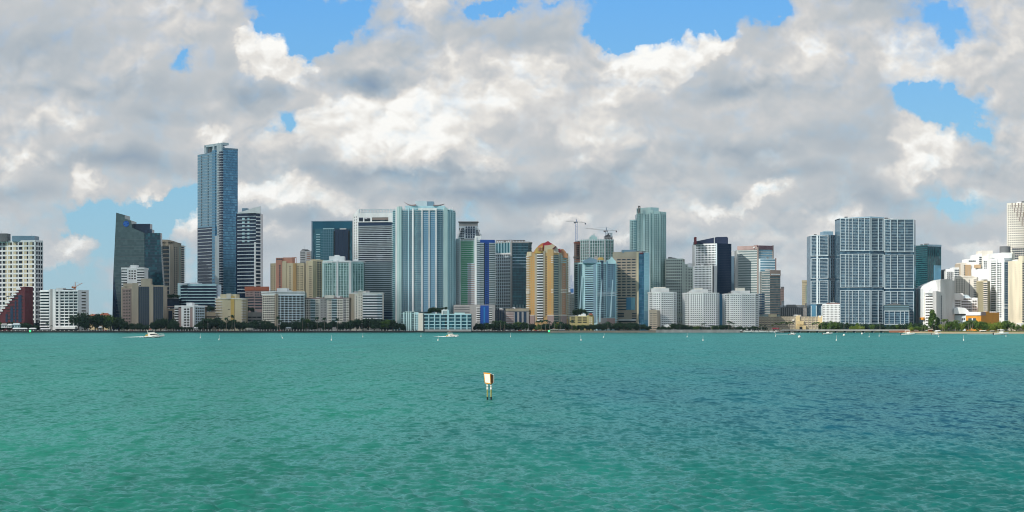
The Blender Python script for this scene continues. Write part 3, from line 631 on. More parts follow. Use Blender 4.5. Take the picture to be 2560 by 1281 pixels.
# brown office with terracotta roof band
b = Bld('brown_office', 'brown office block with terracotta roof band and dark window bands, behind parking deck', [(613, 2420), (636, 2400), (672, 2400)], 727, W['pink'], 30, cat='office block')
b.fbox(0, 613, 636, 717, 727, .8, W['terr'], 'roof_band'); b.fbox(1, 636, 673, 717, 727, .8, W['terr'], 'roof_band')
b.rows(0, 613, 635, 742, 776, 5, G['dark'], 'window_band', .5, .1); b.rows(1, 637, 673, 742, 776, 5, G['dark'], 'window_band', .5, .1); b.wins(1, 636, 655, 729, 741, 2, 3, G['dark'], 2.2, 1.8); b.wins(0, 614, 634, 729, 740, 2, 6, G['brown'], 1.6, 1.4)

# orange and cream condominium
b = Bld('orange_condominium', 'cream condominium tower with an orange upper block and orange vertical strip', [(676, 2470), (690, 2455), (760, 2450), (766, 2470)], 658, W['cream'], 26, cat='apartment tower')
b.wins(0, 677, 689, 664, 730, 12, 2, G['brown'], 1.6, 1.6); b.fbox(1, 690, 705, 650, 742, .9, W['salmon'], 'orange_strip'); b.wins(1, 697, 703, 662, 738, 13, 1, G['dark'], 2.0, 2.0, 1.0)
b.fbox(1, 706, 730, 644, 660, -2, W['salmon'], 'orange_block', inn=14); b.fbox(1, 690, 706, 645, 658, .2, W['salmon'], 'lattice_frame', inn=10); b.wins(1, 691, 706, 646, 657, 2, 3, G['dark'], 2.4, 2.0, .4)
b.cols(1, 732, 741, 644, 658, 2, W['salmon'], 'frame_post', .8, -.5); b.fbox(1, 730, 741, 643.5, 645.5, -.4, W['salmon'], 'frame_beam')
b.fbox(1, 706, 716, 653, 742, .7, W['cream'], 'rounded_bay'); b.wins(1, 720, 730, 664, 738, 13, 1, G['brown'], 1.6, 1.4); b.wins(1, 742, 748, 664, 738, 13, 1, G['brown'], 1.6, 1.4); b.fbox(1, 733, 741, 659, 742, .9, W['yellow'], 'yellow_bay'); b.wins(1, 751, 758, 664, 738, 13, 2, G['brown'], 1.3, 1.2)
b = Bld('slim_white_tower', 'slim white tower with thin dark bands peeking between cream condominium and blue tower', [(750, 2560), (778, 2560)], 628, W['white'], 22, cat='tower')
b.rows(0, 751, 763, 630, 745, 26, G['dark'], 'window_band', .4, .1); b.rows(0, 767, 776, 632, 745, 25, W['salmon'], 'window_band', .4, .1); b.pent(753, 761, 625, W['grey'])

# white condominium, front, two wings
b = Bld('white_condominium', 'broad white condominium with a bold white roof band and grey blue balcony wing', [(656, 2262), (692, 2238), (761, 2246)], 731, G['brown'], 24, cat='apartment block')
b.grid(0, 657, 689, 738, 812, 13, 6, W['warmw'], .40, .9, .6); b.fbox(0, 689, 692.3, 735, 818, 1.4, W['beige'], 'corner_pier'); b.fbox(1, 692, 695.5, 735, 818, 1.4, W['beige'], 'corner_pier')
b.balc(1, 696, 761, 738, 816, 13, W['bluew'], 1.5, .33); b.cols(1, 700, 761, 738, 816, 6, W['bluew'], 'pier', 1.0, .9)
b.fbox(0, 655, 692, 729, 732, 1.6, W['white'], 'roof_band'); b.fbox(1, 692, 762, 729, 732, 1.6, W['white'], 'roof_band'); b.fbox(0, 655, 692, 734, 738, 1.0, W['white'], 'cornice'); b.fbox(1, 692, 762, 734, 738, 1.0, W['white'], 'cornice')
b.pent(692, 718, 721, W['white'], d0=.2, d1=.6); b.pent(718, 726, 726, W['white'], 'stair_house', .3, .6)

# twin beige towers
b = Bld('beige_tower', 'beige tower with rounded yellowish front and a darker window wing, left of mint condominium', [(765, 2420), (771, 2408), (782, 2404), (790, 2408), (809, 2412)], 652, W['cream'], 26, cat='apartment tower')
b.wins(1, 772, 781, 664, 744, 15, 3, G['brown'], 1.3, 1.1); b.fbox(3, 791, 809, 650, 748, .5, W['cream'], 'wing_wall'); b.wins(3, 792, 809, 654, 744, 16, 3, G['dark'], 2.2, 2.0, .6); b.pent(778, 800, 649, W['cream'])

# blue glass tower
b = Bld('blue_office', 'square blue glass office tower with an open glass parapet frame', [(779, 2540), (881, 2528)], 571, G['teal'], 34, cat='office tower', fh=4)
b.fbox(0, 779, 881.5, 553, 572, .3, mat('parapet_glass', (.015, .12, .19), .2, .3), 'glass_parapet', inn=1.0); b.fbox(0, 779, 881.5, 552.5, 554.5, .8, W['steel'], 'parapet_beam')
b.fbox(0, 779, 782, 554, 660, .6, W['steel'], 'corner_fin'); b.fbox(0, 788, 836, 572, 660, .4, G['teal'], 'glass_wall'); b.fbox(0, 837, 873, 574, 660, 1.0, G['navy'], 'dark_glass_wall')
b.rows(0, 791, 801, 586, 660, 12, W['ltblue'], 'balcony', .3, 1.2); b.wins(0, 834.5, 838, 578, 656, 16, 1, W['dark'], 2.2, 2.2, 1.3); b.wins(0, 870, 874, 578, 656, 16, 1, W['dark'], 2.2, 2.2, 1.3)
b.fbox(0, 808, 836, 571, 573.5, 1, W['ltblue'], 'roof_edge'); b.fbox(0, 850, 866, 571.5, 574, 1.3, W['white'], 'roof_edge'); b.cols(0, 808, 836, 574, 660, 6, W['steel'], 'mullion', .3, .6); b.cols(0, 838, 872, 576, 660, 8, W['navyp'], 'mullion', .3, 1.2)
b.rows(0, 802, 836, 578, 660, 20, W['steel'], 'floor_line', .12, .55)

# mint condominium
b = Bld('mint_condominium', 'pale mint green condominium with white vertical fins and a broad rooftop cap', [(808, 2380), (832, 2366), (880, 2362), (908, 2372)], 657, G['mint'], 28, cat='apartment tower')
for i, x0, x1, nc in ((0, 808, 832, 4), (1, 832, 880, 7), (2, 880, 908, 4)):
    b.balc(i, x0, x1, 658, 770, 18, W['mint'], 1.2, .20); b.cols(i, x0, x1, 657, 770, nc, W['mint'], 'fin', .9, 1.1)
b.fbox(1, 842, 846, 651, 770, 1.8, W['white'], 'white_fin'); b.fbox(1, 873, 879, 654, 770, 1.8, W['white'], 'white_fin'); b.fbox(0, 808, 832, 651, 660, .6, W['mint'], 'attic'); b.fbox(0, 808, 812, 660, 770, 1.6, W['mint'], 'white_fin'); b.fbox(2, 880, 908, 654, 661, .6, W['mint'], 'attic')
b.pent(823, 860, 641, W['white'], d0=.2, d1=.6); b.pent(836, 848, 638, W['white'], 'lift_house', .25, .5); b.slab(653, 1.6, 1.2, W['white']); b.pent(884, 894, 648, W['white'], 'stair_house', .2, .5); b.pent(819, 876, 652, W['white'], 'attic', .1, .8)

# long white low condominium
b = Bld('white_lowrise', 'long white and pinkish condominium block of irregular vertical strips, left of pediment building', [(761, 2262), (873, 2256)], 746, W['grey'], 22, cat='apartment block')
for k, (x0, x1, m, md) in enumerate(((762, 776, 'warmw', 'g'), (776, 789, 'bluew', 'b'), (789, 800, 'warmw', 'g'), (800, 818, 'grey', 'w'), (818, 829, 'warmw', 'g'), (829, 843, 'bluew', 'b'), (843, 858, 'warmw', 'g'), (858, 866, 'grey', 'w'), (866, 873, 'warmw', 'w'))):
    if md == 'g': b.fbox(0, x0, x1, 747, 816, .2, G['brown'], 'window_strip'); b.grid(0, x0, x1, 748, 816, 11, 3, W[m], .42, .8, .6)
    elif md == 'b': b.fbox(0, x0, x1, 747, 816, .15, G['slate'], 'window_strip'); b.balc(0, x0, x1, 748, 816, 11, W[m], .9, .3)
    else: b.fbox(0, x0, x1, 745, 816, .7, W[m], 'wall_strip'); b.wins(0, x0 + 1, x1 - 1, 748, 816, 11, 2, G['brown'], 1.2, 1.2, .8)
b.slab(744.5, 1.2, .9, W['pink']); b.pent(811, 834, 738, W['warmw'], d0=0.0); b.pent(835, 842, 742, W['grey'], 'stair_house')

# pediment building
b = Bld('pediment_condominium', 'cream condominium with a small gable pediment and strong horizontal balcony bands', [(873, 2262), (895, 2246), (907, 2242), (956, 2240)], 733, W['warmw'], 24, cat='apartment block')
b.fbox(0, 873, 886, 735, 822, .6, W['beige'], 'blank_wall'); b.wins(0, 888, 895, 740, 812, 12, 1, G['navy'], 1.6, 1.4); b.fbox(1, 895, 907, 728, 822, .7, W['warmw'], 'gable_bay', inn=6)
mb = MB(); mb.add([q3(895, 728.2, 2243), q3(908, 728.2, 2240), q3(901, 723, 2241), q3(895, 728.2, 2249), q3(908, 728.2, 2249), q3(901, 723, 2249)], [(0, 1, 2), (5, 4, 3), (1, 4, 5, 2), (0, 2, 5, 3)]); b.put(mb, 'gable', W['white'])
b.wins(1, 896, 907, 735, 812, 12, 2, G['brown'], 1.2, 1.1, .8); b.fbox(2, 907, 956, 735, 815, .1, G['dark'], 'glass_wall'); b.balc(2, 907, 944, 736, 815, 12, W['white'], 1.6, .45); b.balc(2, 944, 956, 736, 815, 12, W['bluew'], 1.1, .45)
b.slab(732, 1, .7, W['white']); b.pent(914, 922, 727, W['grey']); b.pent(908, 914, 729, W['green'], 'stair_house')

# hotel tower with lattice crown
b = Bld('lattice_crown_tower', 'tall striped tower with dotted white side wall and open white lattice crown', [(882.5, 2490), (896, 2462), (990, 2452)], 548, G['dark'], 30, cat='skyscraper')
b.fbox(0, 882.5, 896, 535, 800, .5, W['white'], 'white_side_wall'); b.wins(0, 885, 895, 540, 665, 18, 2, G['dark'], 2.2, 1.7, .7)
panel(b, [(882.5, 548, 2489), (886, 534, 2484), (896, 523, 2463), (896, 548, 2463)], 3, W['white'], 'raked_side_wall')
b.fbox(1, 895, 985, 533, 544, .5, W['white'], 'crown_wall', inn=2); b.fbox(1, 895, 897.5, 523, 556, .8, W['white'], 'crown_post', inn=2)
lat = MB(); p, e, n, L = b.face(1)
a0, a1 = b.a(1, 896), b.a(1, 994); za, zb = PZ(533, 2455), PZ(523, 2455); R = random.Random(4)
k = a0; j = 0
lat.obox(p, e, n, a0, a1, -.3, .3, zb - .5, zb)
while k < a1 - 1:
    j += 1; dx = 2.2 * (1 if j % 2 else -1)
    s0 = Vector((p.x + e.x * k, p.y + e.y * k, za)); s1 = Vector((p.x + e.x * min(a1, max(a0, k + dx)), p.y + e.y * (k + dx), zb)); lat.tube(s0, s1, .42, k=4); k += 2.0
for q in range(3):
    zq = za + (zb - za) * (q + .5) / 3; kk = a0 + q * 2
    while kk < a1 - 3: lat.obox(p, e, n, kk, kk + 2.5, -.3, .3, zq - .3, zq + .3); kk += 5.0
b.put(lat, 'crown_lattice', W['bluew'])
b.fbox(1, 897, 908, 544, 552, -1.2, W['navyp'], 'open_storey', inn=.3); b.fbox(1, 930, 971, 544, 550, .1, W['taupe'], 'plant_screen', inn=.3); b.fbox(1, 908, 911, 543, 555, .6, W['white'], 'crown_post'); b.fbox(1, 926, 930, 543, 555, .6, W['white'], 'crown_post')
b.fbox(1, 971, 985, 543, 556, .5, W['white'], 'crown_wall'); b.fbox(1, 895, 986, 554, 556, 1.2, W['white'], 'crown_ledge'); b.fbox(1, 896, 986, 556, 565, .2, G['navy'], 'tall_window_band'); b.rows(1, 896, 986, 565, 655, 19, W['bluew'], 'floor_band', .34, .8)
b.fbox(1, 907, 988, 655, 815, .25, G['slate'], 'lower_glass_wall'); b.rows(1, 896, 988, 655, 778, 24, mat('band_blue', (.30, .40, .48), .5), 'floor_band', .30, .8); b.fbox(1, 950, 985, 778, 822, .6, G['navy'], 'base_glass'); b.rows(1, 950, 985, 778, 818, 6, W['steel'], 'floor_band', .25, .9)

# big light blue tower with wings
b = Bld('winged_tower', 'broad aqua glass condominium with white fins and winged rooftop canopy', [(982, 2330), (1003, 2308), (1040, 2302), (1092, 2300), (1118, 2306), (1137, 2330)], 524, G['aqua'], 34, cat='skyscraper', fh=3.2)
nf = 58
for i, x0, x1 in ((0, 982, 1003), (1, 1003, 1040), (2, 1040, 1092), (3, 1092, 1118), (4, 1118, 1137)):
    b.rows(i, x0, x1, 526, 812, nf, W['ltblue'] if i in (0, 4) else W['bluew'], 'balcony', .22, 1.5 if i in (0, 4) else .8)
for i, x0, x1, m_, o_, yt, yb in ((0, 993, 996, 'white', 2.4, 519, 822), (0, 997.5, 1003, 'mint', 2.6, 517, 822), (1, 1003, 1005, 'mint', 2.6, 517, 822), (1, 1022, 1024, 'ltblue', 2, 520, 780), (1, 1032, 1035.5, 'white', 2.4, 522, 780), (2, 1054, 1057, 'white', 2.4, 524, 788), (2, 1072, 1074.5, 'white', 2.4, 527, 788), (2, 1089, 1092, 'white', 2.4, 524, 788), (3, 1108, 1117, 'mint', 2.6, 520, 788), (4, 1121, 1122.5, 'ltblue', 2.2, 524, 790), (4, 1127, 1129, 'ltblue', 2.2, 524, 790)):
    b.fbox(i, x0, x1, yt, yb, o_, W[m_], 'fin')
for i, x0, x1 in ((1, 1009, 1020), (1, 1025, 1031), (2, 1044, 1053), (2, 1058, 1071), (2, 1076, 1088), (3, 1093, 1107)): b.cols(i, x0, x1, 527, 790, 2, W['steel'], 'mullion', .3, 1.1)
b.cols(4, 1119, 1136, 530, 800, 4, W['ltblue'], 'fin', .6, 1.7)
for i, x0, x1 in ((1, 1009, 1020), (3, 1094, 1106)): b.fbox(i, x0, x1, 530, 790, .3, G['teal'], 'tinted_glass_strip')
b.fbox(2, 1058, 1071, 530, 790, .3, G['blue'], 'tinted_glass_strip'); b.fbox(2, 1076, 1088, 530, 790, .3, G['blue'], 'tinted_glass_strip')
b.fbox(2, 1046, 1092, 521, 526.5, 1.4, W['white'], 'roof_beam')
b.pent(1012, 1112, 515, W['ltblue'], 'attic', .2, .8); b.pent(1038, 1068, 503, W['bluew'], 'plant_tower', .3, .7); b.pent(1068.5, 1084, 504, W['steel'], 'plant_tower', .3, .7)
for sgn, xi, yi, xo, yo in ((-1, 1040, 512, 1010, 505), (1, 1084, 513, 1111, 510)):
    mb = MB(); Yw = 2318; prev = None
    for k in range(9):
        u = k / 8; x = xi + (xo - xi) * u; y = yi + (yo - yi) * (u ** 2) + (2.2 * math.sin(u * math.pi) if sgn < 0 else .8 * math.sin(u * math.pi)); c = q3(x, y, Yw); th = 1.8 * (1 - u * .8)
        cur = [(c[0], Yw - 8 * (1 - u * .6), c[2]), (c[0], Yw + 8 * (1 - u * .6), c[2]), (c[0], Yw + 8 * (1 - u * .6), c[2] - th), (c[0], Yw - 8 * (1 - u * .6), c[2] - th)]
        if prev: mb.add(prev + cur, [(0, 1, 5, 4), (1, 2, 6, 5), (2, 3, 7, 6), (3, 0, 4, 7)] + ([(4, 5, 6, 7)] if k == 8 else []))
        prev = cur
    b.put(mb, 'canopy_wing', W['pink'])
for x in (1006, 1010, 1014, 1018, 1112, 1125, 1131): b.mast(x, 517 if x < 1100 else 519, .5, .2, 'roof_post', W['white'])

# low waterfront building before the winged tower
b = Bld('waterfront_building', 'low pale blue waterfront apartments with white piers and a raised square portal', [(1003, 2228), (1047, 2206), (1059, 2203), (1179, 2203)], 786, G['teal'], 26, cat='apartment block', fh=3.2)
b.fbox(0, 1003, 1047, 780, 826, .1, G['slate'], 'window_wall', inn=18); b.rows(0, 1003, 1047, 784, 826, 7, W['ltblue'], 'floor_band', .2, .5)
for x in (1010, 1017, 1022, 1027, 1037): b.fbox(0, x, x + 2.6, 781, 828, 1.3, W['mint'], 'pier')
b.fbox(0, 1037, 1047, 781, 826, .9, W['ltblue'], 'stepped_wall'); b.fbox(1, 1047, 1058.5, 783, 829, 1.2, W['warmw'], 'corner_shaft'); b.wins(0, 1039, 1046, 786, 826, 7, 2, G['navy'], 1.2, 1.6, 1.1)
b.rows(2, 1060, 1178, 786, 828, 5, W['ltblue'], 'floor_band', .22, .9)
for x in (1070.5, 1085, 1099, 1136, 1151, 1166): b.fbox(2, x, x + 2.8, 788, 828, 1.8, W['ltblue'], 'pier')
for x0, x1 in ((1060, 1062), (1113, 1116)): b.fbox(2, x0, x1, 786, 828, .3, W['dark'], 'recess')
b.fbox(2, 1104, 1107, 775, 788, 1.4, W['white'], 'portal_post', inn=6); b.fbox(2, 1107, 1120, 774.5, 777.5, 1.4, W['white'], 'portal_beam', inn=6); b.fbox(2, 1118, 1122.5, 775, 828, 1.5, W['ltblue'], 'portal_post', inn=6)
b.fbox(2, 1136, 1162, 782, 786, -1, W['mint'], 'roof_block', inn=12); b.pent(1012, 1036, 779, W['mint'], 'attic', .4, .8); b.fbox(2, 1060, 1104, 784.5, 787, 1.0, W['ltblue'], 'roof_edge'); b.fbox(2, 1123, 1178, 785, 788, 1.0, W['ltblue'], 'roof_edge')
b.fbox(2, 1062, 1178, 824, 829, 3, W['grey'], 'terrace_wall')

# white tower with grey cap
b = Bld('capped_tower', 'white tower top with a flat grey cap and curved shoulders behind green condominium', [(1144, 2560), (1203, 2560)], 585, W['bluew'], 26, cat='tower')
b.pent(1148, 1195, 566, W['bluew'], 'upper_storeys', .1, .9); b.pent(1147, 1194, 556, W['grey'], 'cap', .15, .85); 
mb = MB(); z = PZ(556, 2564); mb.box(PX(1145.5, 2562), PX(1196, 2562), 2561, 2584, z, z + .9); b.put(mb, 'cap_slab', W['taupe'])
b.wins(0, 1148, 1160, 570, 600, 5, 3, G['dark'], 2.0, 2.4); b.wins(0, 1163, 1188, 566, 596, 5, 4, G['navy'], 2.2, 2.6, .3); b.wins(0, 1190, 1200, 575, 596, 4, 2, G['dark'], 2.0, 2.4)
for x0, sg_ in ((1146, 1), (1201, -1)):
    mb = MB()
    for k in range(6): mb.tube(q3(x0 + sg_ * k * 1.2, 590 - k * 3.6, 2558), q3(x0 + sg_ * (k + 1) * 1.2, 590 - (k + 1) * 3.6, 2558), .8, k=5)
    b.put(mb, 'curved_shoulder', W['white'])

# green and blue condominium
b = Bld('green_blue_condominium', 'tall condominium with green balconies at left and a cobalt blue stripe and cap', [(1133, 2345), (1152, 2332), (1200, 2328), (1238, 2334)], 601, W['bluew'], 30, cat='apartment tower')
b.fbox(0, 1133, 1141, 602, 792, .2, G['green'], 'green_bay'); b.balc(0, 1133, 1141, 604, 792, 34, W['ltblue'], 1.5, .28); b.fbox(0, 1141.5, 1151.5, 597, 764, 1.0, W['white'], 'white_shaft'); b.wins(0, 1143, 1150, 608, 762, 33, 3, W['grey'], 1.0, 1.1, 1.1)
b.fbox(1, 1152, 1184, 602, 764, .2, G['green'], 'green_bay'); b.balc(1, 1152, 1186, 603, 764, 34, W['bluew'], 1.0, .16); b.fbox(1, 1152, 1155, 602, 764, .5, G['green'], 'green_bay')
b.fbox(1, 1170, 1187, 658, 764, .9, W['pink'], 'pinkish_wall'); b.balc(1, 1168, 1187, 658, 764, 22, W['bluew'], 1.5, .35)
b.fbox(1, 1187, 1192, 592, 764, 1.4, W['white'], 'white_shaft'); b.fbox(1, 1192, 1200, 602, 764, .5, G['slate'], 'window_strip'); b.balc(1, 1192, 1200, 604, 764, 34, W['bluew'], 1.6, .4)
b.fbox(2, 1200, 1209, 608, 764, .5, G['slate'], 'window_strip'); b.balc(2, 1200, 1209, 608, 764, 33, W['bluew'], 1.6, .4); b.fbox(2, 1209, 1213, 608, 764, .4, G['navy'], 'window_strip'); b.fbox(2, 1213, 1222, 606, 764, 1.0, W['cobalt'], 'blue_stripe'); b.wins(2, 1214, 1221, 610, 762, 33, 2, G['navy'], 1.2, 1.4, 1.15)
b.fbox(2, 1222, 1238, 608, 764, .4, G['slate'], 'window_strip'); b.balc(2, 1222, 1240, 608, 764, 33, W['bluew'], 1.8, .38); b.fbox(2, 1200, 1236, 600, 607.5, 1.6, W['cobalt'], 'blue_cap')
b.pent(1160, 1184, 597, W['grey']); b.pent(1187, 1203, 590, W['white'], 'lift_house', 0.02, .4); b.extras(6, 7)
# its podium
b = Bld('striped_podium', 'grey podium block with white louvre stripes and a tall cobalt blue panel', [(1134, 2285), (1175, 2275), (1201, 2262), (1237, 2262)], 762, W['grey'], 46, cat='podium')
b.rows(0, 1136, 1174, 767, 792, 4, W['dgrey'], 'deck_opening', .45, .1); b.fbox(1, 1175, 1193, 762, 815, .3, W['grey'], 'blank_wall'); 
b.fbox(2, 1201, 1222, 764, 822, .9, W['cobalt'], 'blue_panel'); b.fbox(2, 1209, 1213, 768, 822, 1.2, W['azure'], 'light_blue_strip'); b.fbox(2, 1222, 1230, 768, 818, .1, W['dark'], 'dark_wall'); b.rows(2, 1221, 1230, 769, 818, 9, W['white'], 'louvre', .42, .8); b.fbox(2, 1230, 1237.5, 764, 820, .7, W['grey'], 'side_wall')
b.fbox(1, 1193, 1201, 768, 818, .12, W['dark'], 'dark_wall'); b.rows(1, 1192, 1201, 769, 818, 9, W['white'], 'louvre', .42, .8)
mb = MB(); A = q3(1226, 816, 2258); B_ = q3(1240, 823, 2250); mb.add([A, (A[0] + 7, A[1], A[2]), B_, (B_[0] - 5, B_[1], B_[2]), (A[0], A[1] + 3, A[2] - 1), (A[0] + 7, A[1] + 3, A[2] - 1), (B_[0], B_[1] + 3, B_[2] - 1), (B_[0] - 5, B_[1] + 3, B_[2] - 1)], [(3, 2, 1, 0), (4, 5, 6, 7), (0, 1, 5, 4), (1, 2, 6, 5), (2, 3, 7, 6), (3, 0, 4, 7)]); b.put(mb, 'entrance_ramp', W['grey'])

# teal office with white grid wing
b = Bld('teal_office', 'teal glass office tower with a white gridded left wing and a rooftop crown of posts', [(1237, 2400), (1280, 2380), (1320, 2380), (1329, 2392)], 606, G['dteal'], 34, cat='office tower', fh=4)
b.fbox(0, 1237, 1280, 606, 634, .3, G['teal'], 'upper_glass'); b.cols(0, 1239, 1277, 606, 634, 5, W['ltblue'], 'white_post', 1.2, 1.2); b.fbox(0, 1238, 1277, 634, 776, .2, G['dark'], 'grid_wall_glass'); b.grid(0, 1238, 1277, 634, 776, 18, 7, W['bluew'], .36, 1.0, .9); b.fbox(0, 1238, 1278, 633, 637, 1.3, W['white'], 'cornice')
b.fbox(0, 1277, 1280.5, 604, 776, .9, W['grey'], 'corner_pier')
b.rows(1, 1281, 1320, 643, 675, 4, W['steel'], 'floor_band', .28, .6); b.rows(1, 1281, 1320, 610, 643, 5, W['steel'], 'floor_line', .1, .3); b.rows(1, 1281, 1320, 675, 768, 14, mat('teal_line', (.01, .12, .16), .3), 'floor_line', .14, .25); b.cols(1, 1281, 1320, 606, 768, 10, mat('teal_line', (.01, .12, .16)), 'mullion', .25, .35)
b.fbox(1, 1280, 1320, 771, 778, 1.2, W['grey'], 'base_ledge'); b.cols(1, 1284, 1316, 762, 771, 4, W['ltblue'], 'base_post', 1.0, 1.0); b.rows(2, 1320, 1329, 612, 768, 20, W['navyp'], 'floor_line', .2, .3)
b.slab(604.5, 1.6, 1.0, W['grey']); 
for i, x0, x1 in ((0, 1240, 1279), (1, 1281, 1313)): b.cols(i, x0, x1, 601, 605, 8, W['taupe'], 'crown_post', .9, -.5); b.fbox(i, x0, x1, 600.5, 602, -.3, W['taupe'], 'crown_beam')
b = Bld('rose_podium', 'pinkish grey podium building with dark glass bays beside the yellow domed tower', [(1264, 2290), (1322, 2290)], 773, W['grey'], 40, cat='podium')
b.fbox(0, 1265, 1284, 780, 815, .2, W['pink'], 'rose_wall'); b.wins(0, 1265, 1284, 780, 815, 6, 7, W['white'], .7, .9, .3); b.fbox(0, 1287, 1293, 780, 815, .2, G['navy'], 'glass_bay'); b.fbox(0, 1298, 1304, 780, 815, .2, G['navy'], 'glass_bay'); b.fbox(0, 1309, 1316, 780, 815, .2, G['navy'], 'glass_bay'); b.fbox(0, 1264, 1322, 772, 778, .8, W['tan'], 'cornice')
b = Bld('dark_lowrise', 'dark navy glass low building squeezed between the cobalt panel podium and rose podium', [(1238, 2300), (1264, 2300)], 776, G['navy'], 30, cat='building')
b.cols(0, 1240, 1262, 776, 818, 5, W['dgrey'], 'mullion', .6, .3); b.rows(0, 1239, 1263, 776, 818, 8, W['navyp'], 'floor_band', .2, .25)

# yellow domed tower
b = Bld('domed_tower', 'yellow condominium tower with orange domes, red roof peak and white balcony column', [(1317, 2300), (1337, 2284), (1384, 2278), (1401, 2284), (1421, 2304)], 632, W['yellow'], 36, cat='apartment tower')
b.balc(0, 1317, 1324, 640, 792, 26, W['warmw'], 1.3, .42); b.wins(0, 1327, 1336, 642, 790, 26, 2, W['ochre'], 1.1, 1.2); 
b.fbox(1, 1343, 1358.5, 632, 806, .1, G['brown'], 'balcony_bay'); b.balc(1, 1343, 1358, 636, 806, 26, W['white'], 1.6, .42); b.fbox(1, 1337, 1340.5, 628, 806, .2, W['beige'], 'recess_wall'); b.fbox(1, 1340.5, 1343, 628, 792, 1.0, W['tan'], 'pier'); b.fbox(1, 1358.5, 1363, 628, 792, .8, W['tan'], 'pier')
b.wins(1, 1363.5, 1368, 640, 790, 26, 1, G['brown'], 1.3, 1.6, .1); b.fbox(1, 1369, 1384, 624, 792, 1.1, W['yellow'], 'yellow_bay'); b.wins(1, 1371, 1378, 640, 790, 26, 2, W['ochre'], 1.0, 1.2, 1.2); b.balc(1, 1378, 1384, 642, 660, 4, W['warmw'], 2, .4)
b.fbox(2, 1384, 1396, 638, 806, .2, G['slate'], 'blue_grey_strip'); b.rows(2, 1384, 1400, 640, 806, 28, W['gweath'], 'balcony', .35, .7); b.fbox(2, 1396.5, 1400.5, 634, 806, .7, W['gweath'], 'pier')
b.fbox(3, 1401, 1405, 634, 792, .6, W['tan'], 'pier') ; b.fbox(3, 1405, 1412.5, 660, 792, .7, W['copper'], 'orange_strip'); b.wins(3, 1406, 1412, 664, 790, 22, 2, W['ltblue'], .8, .9, .8); b.rows(3, 1401, 1414, 640, 660, 4, W['ltblue'], 'balcony', .4, 1.0); b.fbox(3, 1413, 1417, 640, 792, .8, W['tan'], 'pier'); b.balc(3, 1417, 1423, 642, 800, 27, W['warmw'], 1.6, .4)
for i, x0, x1 in ((0, 1317, 1325), (1, 1369, 1385), (3, 1401, 1414), (0, 1325, 1337)): b.fbox(i, x0, x1, 789, 822, 1.4, W['pink'], 'pink_base')
for i, x0, x1 in ((0, 1317, 1337), (1, 1369, 1385), (2, 1384, 1401), (3, 1401, 1416)): b.fbox(i, x0, x1, 787.5, 789.5, 1.7, W['warmw'], 'base_cornice')
for i, x0, x1 in ((0, 1317, 1326), (1, 1378, 1384), (3, 1401, 1414)): b.rows(i, x0, x1, 723, 735, 3, W['warmw'], 'balcony', .45, 1.4)
# crown: stepped curved gable, red peak, second dome
def disc(b, pts, Y, th, m, name): return panel(b, [(x, y, Y) for x, y in pts], th, m, name)
disc(b, [(1335, 633), (1336, 627), (1341, 621), (1347, 614), (1354, 609), (1360, 607), (1381, 610), (1389, 616), (1392, 633)][::1], 2284, 16, W['orange'], 'curved_gable')
disc(b, [(1357, 622), (1357, 610), (1370, 603), (1377, 608), (1383, 611), (1376, 613), (1368, 615), (1361, 615)], 2282, 20, W['red'], 'red_roof')
disc(b, [(1360, 633), (1361, 614), (1368, 614), (1382, 611), (1388, 616), (1381, 622), (1380, 633)], 2281, 4, W['cream'], 'cream_gable')
disc(b, [(1336, 634), (1338, 624), (1343, 618), (1349, 621), (1352, 616), (1357, 614), (1358, 634)], 2282, 4, W['gold'], 'gold_gable')
disc(b, [(1381, 622), (1389, 615.5), (1391, 617), (1384, 624)], 2279, 3, W['brick'], 'red_awning'); disc(b, [(1376, 624), (1385, 624), (1392, 616), (1396, 626), (1396, 640), (1376, 640)], 2283, 8, W['warmw'], 'white_attic')
disc(b, [(1391, 627), (1394, 623), (1401, 622), (1402, 630), (1396, 630)], 2284, 12, W['red'], 'red_roof')
disc(b, [(1397, 642), (1399, 628), (1403, 623), (1408, 623), (1414, 629), (1419, 640), (1419, 645), (1397, 645)], 2288, 16, W['copper'], 'curved_gable')
b.fbox(0, 1319, 1330, 630, 641, .9, W['cream'], 'corner_turret', inn=6); b.pent(1385, 1393, 632, W['gold'], 'arch_house', .05, .4)
b.wins(1, 1345, 1357, 618, 628, 2, 3, W['salmon'], 1.1, 1.4, 2.2)

# construction tower and cranes
b = Bld('construction_tower', 'slender concrete tower under construction with pink and orange edge screens, below blue crane', [(1436, 2500), (1453, 2500)], 607, W['pink'], 18, cat='construction site', fh=3.4)
b.rows(0, 1436, 1453, 607, 720, 22, W['salmon'], 'floor_slab', .4, 1.0); b.rows(0, 1449, 1453, 616, 655, 7, W['warmw'], 'edge_screen', .5, 1.3); b.fbox(0, 1434, 1454, 606, 609, 1.5, W['terr'], 'formwork_deck'); b.fbox(0, 1433, 1455, 642, 646, 1.5, W['taupe'], 'formwork_deck'); b.fbox(0, 1435, 1440, 609, 720, .6, W['grey'], 'core_wall'); b.wins(0, 1441, 1452, 612, 650, 8, 3, W['dark'], 1.6, 1.6, 1.1)
cb_ = mat('crane_blue', (.09, .25, .60)); cw_ = mat('crane_white', (.55, .55, .52)); ck = mat('crane_dark', (.20, .22, .26))
crane('tower_crane', 'tall blue tower crane standing on the slender tower under construction', 1441, 2508, 556, 608, 1415, 554, 1463.5, 558, cb_, ck, 549, 2.4, m3=cw_)
crane('tower_crane', 'small blue grey tower crane with a long pale jib above the balcony condominium', 1516, 2560, 578, 600, 1464, 571.5, 1541, 577.5, mat('crane_pale_blue', (.14, .28, .42)), mat('crane_brown', (.20, .17, .17)), 568, 2.6, m3=cw_)
